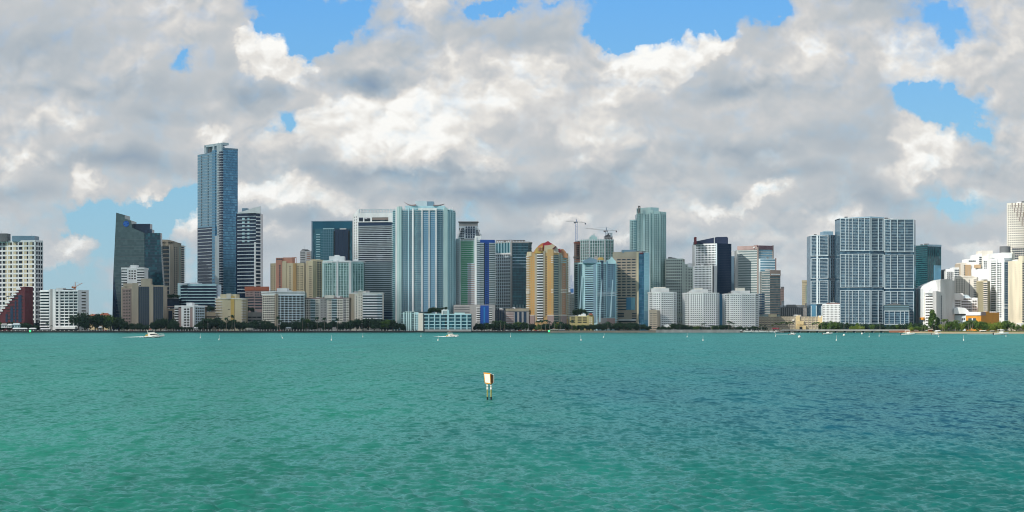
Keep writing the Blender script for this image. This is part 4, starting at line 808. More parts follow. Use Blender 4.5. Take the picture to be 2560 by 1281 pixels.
mb_t = thing('tower_crane', 'pair of dark blue crane masts rising between yellow domed tower and blue condominium', 'crane', (PX(1430, 2420), 2420, GZ))
for x, yt in ((1428.5, 690), (1431.5, 704)):
    mb = MB(); X = PX(x, 2420); z0_, z1_ = GZ, PZ(yt, 2420)
    for sx in (-.8, .8): mb.tube((X + sx, 2420, z0_), (X + sx, 2420, z1_), .2, k=4)
    z = PZ(740, 2420)
    while z < z1_: mb.tube((X - .8, 2420, z), (X + .8, 2420, z + 1.6), .14, k=4); z += 1.6
    link('mast', mb.mesh('mast', cb_, (PX(1430, 2420), 2420, GZ)), mb_t)
mb = MB(); mb.box(PX(1426, 2420), PX(1434, 2420), 2418, 2424, PZ(732, 2420), PZ(722, 2420)); link('climbing_frame', mb.mesh('climbing_frame', cb_, (PX(1430, 2420), 2420, GZ)), mb_t)
b = Bld('white_lowrise', 'small sunlit white block filling the gap right of the yellow domed tower', [(1419, 2360), (1437, 2360)], 735, W['white'], 20, cat='building')
b.wins(0, 1421, 1436, 745, 790, 8, 4, W['grey'], 1.0, 1.2); b.pent(1421, 1428, 732, W['warmw'])

# pale green condominium with slender gridded tower behind
b = Bld('pale_condominium', 'pale green balcony condominium with a stepped top behind the twin peaked blue condominium', [(1452, 2480), (1474, 2462), (1512, 2462), (1533, 2476)], 600, G['mint'], 28, cat='apartment tower')
for i, x0, x1, n_ in ((0, 1452, 1474, 4), (1, 1474, 1512, 6), (2, 1512, 1533, 3)): b.balc(i, x0, x1, 601, 700, 14, W['mint'], .9, .25); b.cols(i, x0, x1, 598, 700, n_, W['white'], 'fin', .9, 1.0)
b.pent(1475, 1493, 592, W['mint'], d0=.05); b.pent(1484, 1486.5, 584, W['white'], 'chimney'); b.pent(1478, 1488, 589, W['mint'], 'attic', .1, .4); b.slab(599, 1.2, .8, W['mint'])
b = Bld('slender_tower', 'slender white gridded tower top with two roof posts, under the pale crane', [(1511, 2530), (1531.5, 2530)], 591, G['dark'], 18, cat='tower')
b.grid(0, 1511, 1531.5, 592, 640, 9, 5, W['grey'], .5, 1.1, .4); b.fbox(0, 1520, 1523, 583, 592, .4, W['dgrey'], 'roof_post', inn=4); b.fbox(0, 1526, 1531, 583, 592, .4, W['bluew'], 'roof_post', inn=4); b.fbox(0, 1520, 1531, 582.5, 584, .5, W['bluew'], 'roof_beam', inn=4)

# twin peaked blue condominium
b = Bld('twin_peak_condominium', 'light blue condominium with two pointed roof peaks and curved pale panels', [(1437, 2316), (1457, 2300), (1492, 2292), (1516, 2298), (1541, 2312)], 656, W['ltblue'], 34, cat='apartment tower')
for i, x0, x1 in ((0, 1437, 1457), (1, 1457, 1492), (2, 1492, 1516), (3, 1516, 1541)): b.rows(i, x0, x1, 660, 806, 27, W['ltblue'], 'floor_band', .3, .45)
b.fbox(0, 1438, 1444, 660, 806, .1, G['navy'], 'window_strip'); b.fbox(1, 1463, 1484, 656, 806, .12, G['navy'], 'balcony_bay'); b.balc(1, 1463, 1484, 658, 806, 27, W['ltblue'], 1.0, .33); b.fbox(1, 1457, 1463, 650, 806, .9, W['ltblue'], 'pier'); b.fbox(1, 1484, 1490, 648, 806, .9, W['steel'], 'pier')
b.wins(2, 1493, 1515, 660, 800, 27, 6, G['navy'], 1.2, 1.6, .5); b.fbox(2, 1503, 1508, 652, 806, .3, G['navy'], 'window_strip'); b.fbox(3, 1517, 1536, 654, 794, .6, G['sky'], 'blue_panel'); b.wins(3, 1518, 1532, 660, 720, 12, 4, G['navy'], 1.0, 1.4, .7)
b.balc(3, 1536, 1542, 660, 806, 27, W['ltblue'], 1.4, .36); b.fbox(0, 1448, 1456, 660, 806, .5, G['sky'], 'blue_panel'); b.rows(2, 1492, 1540, 730, 742, 3, W['bluew'], 'balcony', .4, 1.0)
sail = mat('pale_sail', (.36, .54, .62))
for pts_ in ([(1497, 806), (1497.5, 780), (1500, 740), (1504, 700), (1506, 700), (1504, 740), (1502, 780), (1501.5, 806)], [(1524, 794), (1527, 750), (1531, 700), (1533, 700), (1530, 750), (1528, 794)], [(1447, 800), (1450, 740), (1454, 690), (1456, 690), (1453, 740), (1451, 800)]):
    panel(b, [(x_, y_, 2290 if x_ < 1510 and x_ > 1490 else 2296) for x_, y_ in pts_], .8, sail, 'curved_sail')
disc(b, [(1457, 658), (1457, 653), (1466, 649), (1475, 643.5), (1484, 648), (1492, 650), (1492, 658)], 2291, 12, W['steel'], 'roof_peak'); disc(b, [(1516, 660), (1516, 652), (1523, 649), (1529.5, 642), (1536, 650), (1540, 653), (1540, 660)], 2299, 10, W['ltblue'], 'roof_peak')
disc(b, [(1484, 650), (1486, 642), (1492, 639.5), (1497, 644), (1500, 650)], 2300, 10, W['grey'], 'dome'); disc(b, [(1494, 650), (1497, 644), (1507, 643.5), (1510, 650)], 2296, 8, W['gold'], 'roof_block')
b.fbox(2, 1494, 1516, 795, 822, 1, W['grey'], 'base_wall'); b.fbox(3, 1516, 1537, 796, 822, 1, W['pink'], 'base_wall')
# yellow garage
b = Bld('parking_garage', 'small yellow parking garage with rows of dark openings and a little red roofed turret', [(1424, 2244), (1482, 2240)], 791, mat('pale_yellow_stucco', (.50, .44, .20)), 18, cat='parking garage')
for x0, x1 in ((1428, 1438), (1444, 1454), (1457, 1467)): b.rows(0, x0, x1, 794, 810, 3, W['dark'], 'opening', .5, .15)
b.fbox(0, 1468, 1481.5, 788, 814, .5, mat('pale_yellow_stucco', (.50, .44, .20)), 'turret', inn=8); b.wins(0, 1473, 1481, 793, 812, 4, 2, W['warmw'], 1, 1.2, .7); disc(b, [(1472, 788.3), (1474, 784), (1480, 784), (1482, 788.3)], 2238, 6, W['terr'], 'red_roof'); b.fbox(0, 1424, 1437, 789.5, 791.5, .4, W['grey'], 'parapet')

# beige office with glass notch
b = Bld('beige_office', 'beige office tower with dark window bands and blue glass corner, right of blue condominium', [(1532, 2350), (1597, 2332)], 631, W['beige'], 34, cat='office tower', fh=4)
b.rows(0, 1540, 1592, 648, 745, 14, G['dark'], 'window_band', .42, .12); b.rows(0, 1540, 1566, 745, 780, 5, G['dark'], 'window_band', .42, .12); b.cols(0, 1540, 1592, 648, 745, 4, W['beige'], 'pier', 1.6, .3); b.fbox(0, 1532, 1593, 630, 645, .5, W['tan'], 'attic'); b.fbox(0, 1592, 1597, 630, 810, .6, W['cream'], 'edge_pier')
b.fbox(0, 1566, 1579, 744, 775, .4, G['blue'], 'glass_notch'); b.fbox(0, 1578, 1588, 744, 775, .5, G['pale'], 'glass_notch'); b.rows(0, 1542, 1560, 783, 795, 3, G['dark'], 'window_band', .6, .2); b.rows(0, 1580, 1593, 783, 800, 4, G['dark'], 'window_band', .5, .2); b.fbox(0, 1546, 1590, 799, 802, 1, W['white'], 'canopy'); b.rows(0, 1546, 1590, 803, 815, 2, W['dark'], 'window_band', .5, .2)
b.pent(1556, 1590, 625, W['steel'], d0=.2); b.extras(4, 12)
b = Bld('glass_slab', 'blue and pale cyan glass slab tower joined to the right of the beige office', [(1597, 2330), (1610, 2322), (1625, 2322)], 633, G['blue'], 30, cat='office tower', fh=4)
b.fbox(1, 1610, 1624.5, 632, 778, .6, G['pale'], 'cyan_glass_wall'); b.fbox(1, 1610, 1622, 778, 800, .5, G['sky'], 'cyan_glass_wall'); b.fbox(0, 1600, 1608, 632, 636, .5, W['brick'], 'roof_sign_box'); b.rows(0, 1597, 1610, 640, 820, 20, mat('blue_line', (.05, .12, .22), .4), 'floor_line', .12, .25); b.fbox(1, 1623.5, 1625, 632, 820, 1, W['bluew'], 'edge_fin')
b.rows(1, 1610, 1624, 636, 778, 16, mat('cyan_line', (.18, .36, .42), .4), 'floor_line', .08, .8)

# tall cyan condominium
b = Bld('cyan_tower', 'tall pale cyan condominium tower with rounded right side and stepped white crown', [(1592, 2440), (1627, 2418), (1634, 2412), (1650, 2412), (1663.5, 2424)], 532, G['cyan'], 34, cat='skyscraper', fh=3.2)
b.fbox(0, 1592, 1627, 520, 534, .4, W['mint'], 'crown_wall', inn=14); b.cols(0, 1594, 1612, 534, 740, 5, W['mint'], 'fin', 1.0, 1.0); b.fbox(0, 1609, 1614, 534, 740, 1.2, W['mint'], 'white_shaft'); b.wins(0, 1614, 1624, 536, 735, 44, 3, G['teal'], 1.3, 1.6, 1.1); b.fbox(0, 1613, 1626, 530, 740, .9, W['mint'], 'wall_strip'); b.rows(0, 1593, 1609, 534, 740, 46, W['mint'], 'balcony', .22, .7)
for i, x0, x1, n_ in ((1, 1627, 1634, 1), (2, 1634, 1650, 3), (3, 1650, 1663.5, 3)): b.rows(i, x0, x1, 535, 740, 46, W['mint'], 'balcony', .25, 1.0); b.cols(i, x0, x1, 530, 740, n_, W['mint'], 'fin', .9, 1.3)
b.fbox(1, 1625.5, 1634, 526, 534, .9, W['mint'], 'crown_wall'); b.fbox(2, 1634, 1650, 529, 536, .9, W['mint'], 'crown_wall'); b.fbox(3, 1650, 1663, 530, 537, .9, W['mint'], 'crown_wall')
for x in (1595.5, 1599.5): b.pent(x, x + 1.6, 515, W['taupe'], 'roof_post', .1, .2, yb=534)
b.pent(1595.5, 1601, 515.2, W['dgrey'], 'roof_beam', .12, .18, yb=517); b.wins(0, 1593, 1602, 522, 532, 3, 2, G['dark'], 2, 1.6, .5)
b = Bld('shoulder_wing', 'lower pale cyan shoulder block with small windows attached left of the cyan tower', [(1574, 2452), (1593, 2440)], 549, W['mint'], 26, cat='apartment tower')
b.wins(0, 1576, 1583, 553, 625, 18, 2, G['teal'], 1.3, 1.6, .2); b.fbox(0, 1584, 1592, 551, 630, .2, G['aqua'], 'window_strip'); b.rows(0, 1584, 1592, 551, 630, 18, W['mint'], 'balcony', .3, .7)

# stepped grid tower
b = Bld('stepped_grid_tower', 'grey green tower with square windows stepping down to the right beside the cyan tower', [(1663, 2400), (1707, 2396)], 647, W['gweath'], 30, cat='office tower', fh=4)
b.fbox(0, 1664, 1707, 648, 806, .1, G['dark'], 'window_wall'); b.grid(0, 1664, 1707, 647, 806, 22, 8, mat('sage_concrete', (.46, .55, .52)), .40, 1.1, .6)
for k, (x0, x1, yt, n_) in enumerate(((1707, 1712, 655, 21), (1712, 1719, 661, 20), (1719, 1732, 669, 19))):
    mbk = MB(); Yk = 2397 + k; mbk.box(PX(x0, Yk), PX(x1, Yk), Yk, Yk + 26, GZ, PZ(yt, Yk)); b.put(mbk, 'stepped_wing', G['dark'])
    mbk = MB(); sgm = mat('sage_concrete', (.46, .55, .52)); hh = (PZ(yt, Yk) - PZ(806, Yk)) / n_
    for q in range(n_): mbk.box(PX(x0, Yk), PX(x1, Yk), Yk - .55, Yk + .1, PZ(yt, Yk) - q * hh - hh * .48, PZ(yt, Yk) - q * hh + .05)
    nc_ = max(1, round((x1 - x0) / 5.3))
    for q in range(nc_ + 1): xx = PX(x0, Yk) + (PX(x1, Yk) - PX(x0, Yk) - 1.2) * q / nc_; mbk.box(xx, xx + 1.2, Yk - .62, Yk + .1, GZ, PZ(yt, Yk))
    b.put(mbk, 'facade_lattice', sgm)
b.fbox(0, 1686, 1712, 784, 791, 1.0, W['gweath'], 'plain_band')
b = Bld('white_domed_roof', 'sunlit white rounded rooftop peeking between stepped grid tower and navy tower', [(1716, 2560), (1738, 2560)], 667, W['bluew'], 20, cat='building')
disc(b, [(1715, 667.5), (1716, 661), (1722, 658.5), (1731, 659), (1736, 662), (1737, 667.5)], 2562, 10, W['white'], 'dome')

# navy tower
b = Bld('navy_tower', 'dark navy skyscraper with white banded front face and sloping roof screen', [(1737, 2404), (1793, 2388), (1828, 2402)], 609, W['white'], 34, cat='office tower', fh=4)
b.fbox(1, 1792.5, 1828, 609.5, 822, .4, G['navy'], 'navy_glass_wall', inn=20)
b.rows(0, 1740, 1790, 613, 760, 25, G['dark'], 'window_band', .56, .12); b.cols(0, 1740, 1790, 612, 760, 14, W['white'], 'mullion', .5, .22); b.fbox(0, 1789, 1793, 609, 760, .4, W['bluew'], 'edge_pier'); b.fbox(0, 1737, 1740, 609, 760, .4, W['white'], 'edge_pier')
b.cols(1, 1794, 1827, 611, 780, 12, W['navyp'], 'mullion', .3, .6); b.rows(1, 1793.5, 1827.5, 611, 780, 40, mat('navy_line', (.015, .03, .06), .35), 'floor_line', .15, .52)
panel(b, [(1737, 611, 2398), (1737, 604.5, 2398), (1785, 594.5, 2398), (1793, 593, 2398), (1793, 611, 2398)], 20, W['navyp'], 'roof_screen'); panel(b, [(1793, 611, 2397), (1793, 593, 2397), (1818, 592.5, 2397), (1820, 596, 2397), (1820, 611, 2397)], 20, W['navyp'], 'roof_screen')
b.pent(1737, 1741.5, 593, W['brick'], 'corner_spike', -.1, .15, yb=611); b.fbox(0, 1785.5, 1786.5, 594, 609, .6, W['white'], 'white_mast')
b.fbox(1, 1797, 1813, 735, 822, 1.2, G['blue'], 'lower_glass_wall')
b2 = Bld('banded_annex', 'white banded annex stepping forward at the lower left of the navy tower', [(1733, 2370), (1781, 2358)], 664, W['white'], 16, cat='office block', fh=4)
b2.rows(0, 1736, 1778, 667, 760, 16, G['dark'], 'window_band', .46, .12); b2.cols(0, 1736, 1778, 667, 760, 12, W['white'], 'mullion', .5, .22)
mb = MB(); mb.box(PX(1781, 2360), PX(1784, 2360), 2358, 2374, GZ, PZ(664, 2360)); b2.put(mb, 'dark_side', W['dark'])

# bluish tower behind
b = Bld('grey_blue_tower', 'narrow grey blue tower with a sunlit white dome between navy tower and signed office', [(1826, 2520), (1846, 2520)], 641, W['steel'], 20, cat='tower')
b.wins(0, 1834, 1838, 645, 730, 16, 1, G['dark'], 1.4, 2.6); b.wins(0, 1842, 1846, 645, 730, 16, 1, G['dark'], 1.4, 2.6); disc(b, [(1827, 641), (1827, 631), (1831, 627), (1836, 630), (1845, 631), (1845, 641)], 2521, 10, W['white'], 'dome')

# signed office with rose crown
b = Bld('rose_crowned_office', 'stepped office tower with rose coloured crown carrying pale lettering and blue window bands', [(1844, 2440), (1895, 2420), (1932.5, 2432)], 624, mat('silver_panel', (.44, .48, .48), .5), 34, cat='office tower', fh=4)
b.rows(0, 1846, 1893, 628, 790, 27, G['mist'], 'window_band', .5, .12); b.rows(1, 1898, 1931, 625, 790, 26, G['sky'], 'window_band', .62, .12); b.fbox(0, 1893, 1896.5, 618, 790, .6, W['taupe'], 'edge_pier'); b.fbox(0, 1844, 1893, 615.5, 625, .8, W['pink'], 'rose_crown', inn=4); b.fbox(1, 1896, 1932.5, 614.5, 624.5, .8, mat('dark_rose_granite', (.13, .08, .10)), 'rose_crown', inn=4)
disc(b, [(1881, 616), (1886, 613.5), (1895, 612.5), (1896, 618), (1881, 618)], 2424, 5, W['pink'], 'crown_peak')
b.fbox(1, 1931, 1933, 614, 650, 1, W['taupe'], 'edge_pier')
text(b, 0, 1853.5, 622.2, 'Bank of America', 3.6, W['warmw'])
lm = MB()
for k in range(4): lm.tube(q3(1882.3 + k * 1.0, 620.5, 2421), q3(1884.3 + k * 1.0, 617.6, 2421), .28, k=4)
b.put(lm, 'logo', W['white'])
b2 = Bld('stepped_annex', 'blue banded step of the signed office dropping toward the brown glass block', [(1900, 2414), (1940, 2418)], 647, W['bluew'], 22, cat='office block', fh=4)
b2.rows(0, 1901, 1938, 649, 790, 22, G['sky'], 'window_band', .6, .12); b2.fbox(0, 1938, 1940.5, 646, 790, .6, W['rose'], 'edge_pier')
b = Bld('brown_glass_block', 'brown grey glass block at the lower right of the stepped signed office', [(1905, 2392), (1925, 2384), (1951, 2390)], 678, G['mist'], 24, cat='office block', fh=4)
b.rows(1, 1925, 1950, 677, 790, 18, W['taupe'], 'floor_band', .3, .4); b.rows(0, 1905, 1925, 680, 790, 18, W['grey'], 'floor_band', .3, .4); b.fbox(1, 1925, 1951, 676, 690, .7, W['taupe'], 'attic'); b.wins(1, 1927, 1949, 684, 689, 1, 8, W['bluew'], 1.2, 1.4, .9); b.rows(0, 1896, 1912, 735, 788, 9, G['navy'], 'window_band', .5, .8)
# far blocks in the gap
b = Bld('slim_tower', 'slim taupe tower far behind the low grey block right of the brown glass block', [(1950, 2620), (1960, 2620)], 722, W['pink'], 14, cat='tower'); b.rows(0, 1951, 1959, 724, 765, 10, W['taupe'], 'window_band', .4, .1)
b = Bld('ribbed_lowrise', 'low grey building with vertical ribs and sunlit white rooftop blocks', [(1949, 2420), (2027, 2420)], 769, W['dgrey'], 40, cat='building')
b.cols(0, 1950, 2026, 770, 790, 15, W['grey'], 'rib', 1.3, .5); b.pent(1950, 1966, 764, W['white'], 'rooftop_block'); b.pent(1958.5, 1960.5, 752, W['white'], 'vent_stack'); b.pent(1969, 1990, 762, W['grey'], 'rooftop_block', 0, .3); b.pent(1992, 2012, 763, W['warmw'], 'rooftop_block'); b.pent(2018, 2026, 758, W['warmw'], 'rooftop_block')
b = Bld('cream_tower', 'small sunlit cream tower with green glass strip, left of the shorter white framed tower', [(2005, 2560), (2030, 2552)], 704, W['cream'], 22, cat='tower')
b.fbox(0, 2014, 2028, 712, 762, .15, G['mint'], 'window_strip'); b.rows(0, 2014, 2028, 712, 762, 10, W['cream'], 'floor_band', .35, .3); b.fbox(0, 2005, 2029, 701, 706, .6, W['cream'], 'attic', inn=4); b.pent(2024, 2029, 696, W['white'], 'roof_block'); b.wins(0, 2006, 2012, 712, 762, 10, 2, W['tan'], 1.0, 1.2)

# long terraced beige hotel
b = Bld('terraced_hotel', 'long low beige terraced building with sunlit stair blocks behind the marina', [(1895, 2300), (1990, 2290), (2058, 2292)], 792, mat('warm_beige', (.56, .50, .36)), 26, cat='building')
b.rows(0, 1896, 1988, 794, 822, 5, W['taupe'], 'gallery', .42, .12); b.rows(1, 2000, 2050, 794, 822, 5, W['taupe'], 'gallery', .42, .12); b.cols(0, 1896, 1988, 794, 822, 12, W['tan'], 'pier', .8, .4); b.cols(1, 2000, 2050, 794, 822, 5, W['cream'], 'pier', .8, .4)
yl = mat('sunny_stucco', (.78, .62, .34))  # sunlit highlights put into a brighter stucco colour
b.fbox(1, 1991, 1999, 789, 824, 1.5, yl, 'stair_block'); b.fbox(1, 1992, 2008, 803, 812, 2.5, yl, 'stair_block'); b.fbox(1, 1990, 2013, 814, 824, 4, yl, 'stair_block'); b.fbox(1, 1997, 2004, 817, 824, 4.2, W['dark'], 'gate'); b.fbox(1, 2046, 2058, 790, 812, 1.2, yl, 'stair_block'); b.fbox(1, 2047, 2052, 789.5, 794, 1.5, W['white'], 'roof_block')
b.pent(1926, 1942, 786, W['cream']); b.fbox(0, 1980, 1986, 799, 803, 1.5, W['warmw'], 'canopy'); b.extras(6, 21)

# shorter framed tower
FRM = mat('frame_blue_white', (.46, .55, .61), .5)
def framed(b, i, x0, x1, ys, nc, nr, fr=FRM):
    """white frames around stacks of balconies; ys = rows where the frame breaks"""
    for (ya, yb) in ys:
        b.rows(i, x0, x1, ya, yb, nr, mat('balcony_rail_blue', (.36, .46, .53), .5), 'balcony', .17, .6)
        b.cols(i, x0, x1, ya, yb, nc, fr, 'fin', 1.0, .9)
        b.fbox(i, x0, x1, ya - .8, ya + .8, 1.1, fr, 'frame_beam'); b.fbox(i, x0, x1, yb - .8, yb + .8, 1.1, fr, 'frame_beam')
        b.fbox(i, x0, x0 + 1.2, ya, yb, 1.2, fr, 'frame_post'); b.fbox(i, x1 - 1.2, x1, ya, yb, 1.2, fr, 'frame_post')
b = Bld('framed_tower', 'shorter slate blue glass tower with stacked white frames, left of the tallest framed tower', [(2027, 2356), (2072, 2338), (2098, 2352)], 588, G['icon'], 32, cat='skyscraper', group='white framed glass towers', fh=3.1)
framed(b, 0, 2028, 2072, ((589, 640), (647, 696), (703, 760)), 2, 14); framed(b, 1, 2074, 2098, ((589, 640), (647, 696), (703, 760)), 4, 14, W['steel']); b.fbox(0, 2042, 2046, 589, 760, .9, W['bluew'], 'fin'); b.fbox(0, 2027, 2042, 760, 792, .3, G['blue'], 'base_glass'); b.cols(0, 2028, 2055, 765, 792, 2, W['bluew'], 'fin', 1, .8)
b.pent(2058, 2083, 579, W['steel'], d0=.1, d1=.6); b.pent(2062, 2078, 577, W['bluew'], 'lift_house', .2, .5)
b = Bld('white_grid_block', 'low white block with a dense square window grid between the framed towers', [(2056, 2290), (2101, 2286)], 762, G['dark'], 24, cat='parking garage')
b.grid(0, 2056, 2101, 762, 806, 10, 13, W['white'], .42, .9, .5); b.fbox(0, 2056, 2101, 760.5, 763, .8, W['white'], 'parapet'); b.fbox(0, 2066, 2101, 758, 761, -3, W['rose'], 'roof_hedge_box', inn=6)
# tallest framed tower
b = Bld('framed_tower', 'tallest slate blue glass tower with three stacked white frames, near its parking grid', [(2100, 2284), (2176, 2270), (2211, 2276)], 545, G['icon'], 36, cat='skyscraper', group='white framed glass towers', fh=3.1)
mbx = MB(); mbx.prism(b.poly, b.top - 1, [PZ(546, 2284), PZ(541.5, 2270), PZ(544, 2276), PZ(544, 2276), PZ(546, 2284)]); b.put(mbx, 'sloping_roof', W['steel'])
YS = ((546, 627), (636, 718), (727, 810))
for (ya, yb) in YS:
    for i, x0, x1 in ((0, 2100, 2176), (1, 2176, 2208)):
        b.rows(i, x0, x1, ya, yb, 21, mat('balcony_rail_blue', (.36, .46, .53), .5), 'balcony', .17, .6); b.fbox(i, x0, x1, ya - .65, ya + .65, 1.2, FRM, 'frame_beam'); b.fbox(i, x0, x1, yb - .65, yb + .65, 1.2, FRM, 'frame_beam')
    for x in (2100.5, 2113, 2122, 2130.5, 2146, 2161, 2174.5): b.fbox(0, x, x + 1.3, ya, yb, 1.25, FRM, 'frame_post')
    for x in (2176.3, 2194.5, 2206.5): b.fbox(1, x, x + 1.3, ya, yb, 1.25, FRM, 'frame_post')
    for x in (2117.5, 2138, 2153, 2168): b.fbox(0, x, x + .7, ya, yb, .9, W['steel'], 'mullion')
b.extras(3, 31)
b = Bld('framed_tower', 'right hand slate blue framed tower, flatter and wider, beside the dark teal office', [(2212, 2276), (2226, 2270), (2285, 2270), (2289, 2288)], 549, G['icon'], 34, cat='skyscraper', group='white framed glass towers', fh=3.1)
for (ya, yb) in ((549, 630), (638, 722), (729, 812)):
    for i, x0, x1 in ((0, 2212, 2226), (1, 2226, 2285)):
        b.rows(i, x0, x1, ya, yb, 21, mat('balcony_rail_blue', (.36, .46, .53), .5), 'balcony', .17, .6); b.fbox(i, x0, x1, ya - .65, ya + .65, 1.2, FRM, 'frame_beam'); b.fbox(i, x0, x1, yb - .65, yb + .65, 1.2, FRM, 'frame_beam')
    for x in (2226, 2243, 2261, 2283): b.fbox(1, x, x + 1.3, ya, yb, 1.25, FRM, 'frame_post')
    b.fbox(0, 2212.5, 2214, ya, yb, 1.25, FRM, 'frame_post')
b.fbox(2, 2285, 2289, 560, 822, .4, G['teal'], 'edge_glass')
b = Bld('glass_podium', 'lower glass podium with white frames in front of the right hand framed tower', [(2210, 2250), (2273, 2246)], 764, G['icon'], 20, cat='podium')
b.fbox(0, 2210, 2273, 763, 777, .2, G['slate'], 'upper_glass'); b.rows(0, 2210, 2273, 766, 810, 10, W['steel'], 'balcony', .22, .5)
for x in (2210, 2222, 2236, 2250, 2260.5, 2271.5): b.fbox(0, x, x + 1.3, 778, 811, 1.2, FRM, 'frame_post')
b.fbox(0, 2210, 2273, 777, 779, 1.2, FRM, 'frame_beam'); b.fbox(0, 2210, 2273, 810, 812, 1.2, FRM, 'frame_beam')

# dark teal office right
b = Bld('dark_teal_office', 'dark teal glass office with finely striped left face, right of the framed towers', [(2288, 2430), (2318, 2408), (2353, 2420)], 613, G['dteal'], 34, cat='office tower', fh=4)
b.rows(0, 2288, 2318, 614, 790, 34, mat('teal_line2', (.015, .10, .12), .4), 'floor_band', .45, .35); b.fbox(1, 2319, 2353, 612, 617, .5, W['steel'], 'parapet'); b.fbox(1, 2334, 2352, 664, 702, .3, G['blue'], 'reflecting_glass'); b.cols(1, 2319, 2352, 616, 720, 7, mat('teal_line2', (.015, .10, .12)), 'mullion', .25, .35)
b = Bld('banded_lowrise', 'narrow blue and white banded building below the dark teal office', [(2286, 2350), (2303, 2350)], 725, G['navy'], 18, cat='building')
b.rows(0, 2291, 2302, 729, 790, 12, W['ltblue'], 'floor_band', .4, .4); b.fbox(0, 2285, 2290, 725, 815, .6, W['ltblue'], 'side_pier'); b.fbox(0, 2300.5, 2303, 725, 790, .6, W['ltblue'], 'side_pier')

# white curved terrace building
b = Bld('terraced_hotel', 'white hotel with sweeping stepped roofline and large blank end walls grey in shade', [(2308, 2272), (2312, 2262), (2345, 2250), (2351, 2251)], 740, W['white'], 40, cat='hotel')
panel(b, [(2308, 822, 2262), (2308, 722, 2262), (2312, 716, 2262), (2318, 712, 2262), (2330, 707, 2262), (2345, 701, 2262), (2352, 699, 2262), (2352, 822, 2262)], 36, W['white'], 'curved_wing')
panel(b, [(2351, 822, 2238), (2351, 700, 2238), (2366, 698, 2247), (2386, 702, 2259), (2386, 822, 2259)], 46, mat('shaded_white_render', (.60, .60, .60)), 'blank_end_wall')  # shade on the right-facing end walls put into a greyer colour
panel(b, [(2341, 822, 2224), (2341, 728, 2224), (2352, 730, 2231), (2364, 735, 2239), (2364, 822, 2239)], 20, mat('shaded_white_render', (.60, .60, .60)), 'inner_end_wall'); panel(b, [(2318, 733, 2256), (2328, 718, 2256), (2341, 716, 2256), (2352, 728, 2256), (2342, 733, 2256)], 10, W['white'], 'terrace_roof')
b.rows(2, 2314, 2340, 734, 815, 12, W['grey'], 'window_band', .4, .15); b.wins(2, 2315, 2340, 738, 812, 11, 6, G['brown'], 1.6, 1.2, .25)
mb = MB(); 
for k in range(12): z = PZ(740 + k * 6, 2243.6); mb.box(PX(2352, 2233), PX(2353.6, 2233), 2230.2, 2233.5, z - 2, z)
b.put(mb, 'stair_window_pattern', G['dark']); b.fbox(1, 2303, 2312, 794, 800, 4, W['ochre'], 'entrance_canopy'); b.fbox(1, 2308, 2312, 730, 822, .5, W['warmw'], 'corner_wall')

# stepped white condominium cluster
b = Bld('ziggurat_condominium', 'big white condominium stepping up to the right in many terraces, right shore', [(2366, 2420), (2470, 2395), (2500, 2400)], 672, W['white'], 34, cat='apartment block', group=None)
for k, (x0, x1, yt, m) in enumerate(((2366, 2386, 677, 'white'), (2384, 2402, 669, 'white'), (2399, 2440, 660, 'beige'), (2402, 2436, 657, 'warmw'), (2418, 2441, 648, 'white'), (2440, 2457, 637, 'white'), (2455, 2482, 627, 'warmw'), (2457, 2500, 640, 'white'))):
    Yk = 2412 - k * 1.5; mb = MB(); mb.box(PX(x0, Yk), PX(x1, Yk), Yk, Yk + 24 + k, GZ + 10, PZ(yt, Yk)); b.put(mb, 'stepped_wing', W[m])
def wp(b, x0, x1, y0, y1, nr, nc, Y, w=1.4, h=1.3, m=None):
    me = None; c = 0; rest = MB(); dx = (PX(x1, Y) - PX(x0, Y)) / nc; dz = (PZ(y0, Y) - PZ(y1, Y)) / nr
    base = MB(); base.box(PX(x0, Y) + dx / 2 - w / 2, PX(x0, Y) + dx / 2 + w / 2, Y - .25, Y + .5, PZ(y0, Y) - dz / 2 - h / 2, PZ(y0, Y) - dz / 2 + h / 2); me = base.mesh('window', m or G['dark'], b.off)
    for r in range(nr):
        for q in range(nc):
            if c < 60: link('window', me, b.root, (dx * q, 0, -dz * r)); c += 1
            else: rest.box(PX(x0, Y) + dx * (q + .5) - w / 2, PX(x0, Y) + dx * (q + .5) + w / 2, Y - .25, Y + .5, PZ(y0, Y) - dz * (r + .5) - h / 2, PZ(y0, Y) - dz * (r + .5) + h / 2)
    if rest.v: b.put(rest, 'window', m or G['dark'], kind='stuff')
wp(b, 2367, 2385, 680, 700, 4, 4, 2411.5); wp(b, 2386, 2398, 673, 700, 5, 3, 2410); wp(b, 2400, 2412, 674, 700, 5, 2, 2408.8); wp(b, 2411, 2416, 662, 700, 7, 1, 2407, 3.5); wp(b, 2429, 2440, 662, 700, 7, 2, 2407, 2.6); wp(b, 2422, 2440, 650, 656, 1, 4, 2405.6, 2); wp(b, 2448, 2454, 641, 700, 11, 1, 2404, 3); wp(b, 2459, 2470, 652, 760, 20, 2, 2401, 1.8); wp(b, 2470, 2480, 642, 760, 22, 2, 2401, 1.6)
mb = MB(); mb.box(PX(2416, 2400), PX(2429, 2400), 2404.0, 2408, PZ(760, 2400), PZ(662, 2400)); b.put(mb, 'tan_shaft', mat('tan_render', (.50, .36, .22))); mb = MB(); mb.box(PX(2437, 2400), PX(2452, 2400), 2400, 2404, PZ(671, 2400), PZ(662, 2400)); b.put(mb, 'tan_parapet', mat('tan_render', (.50, .36, .22)))
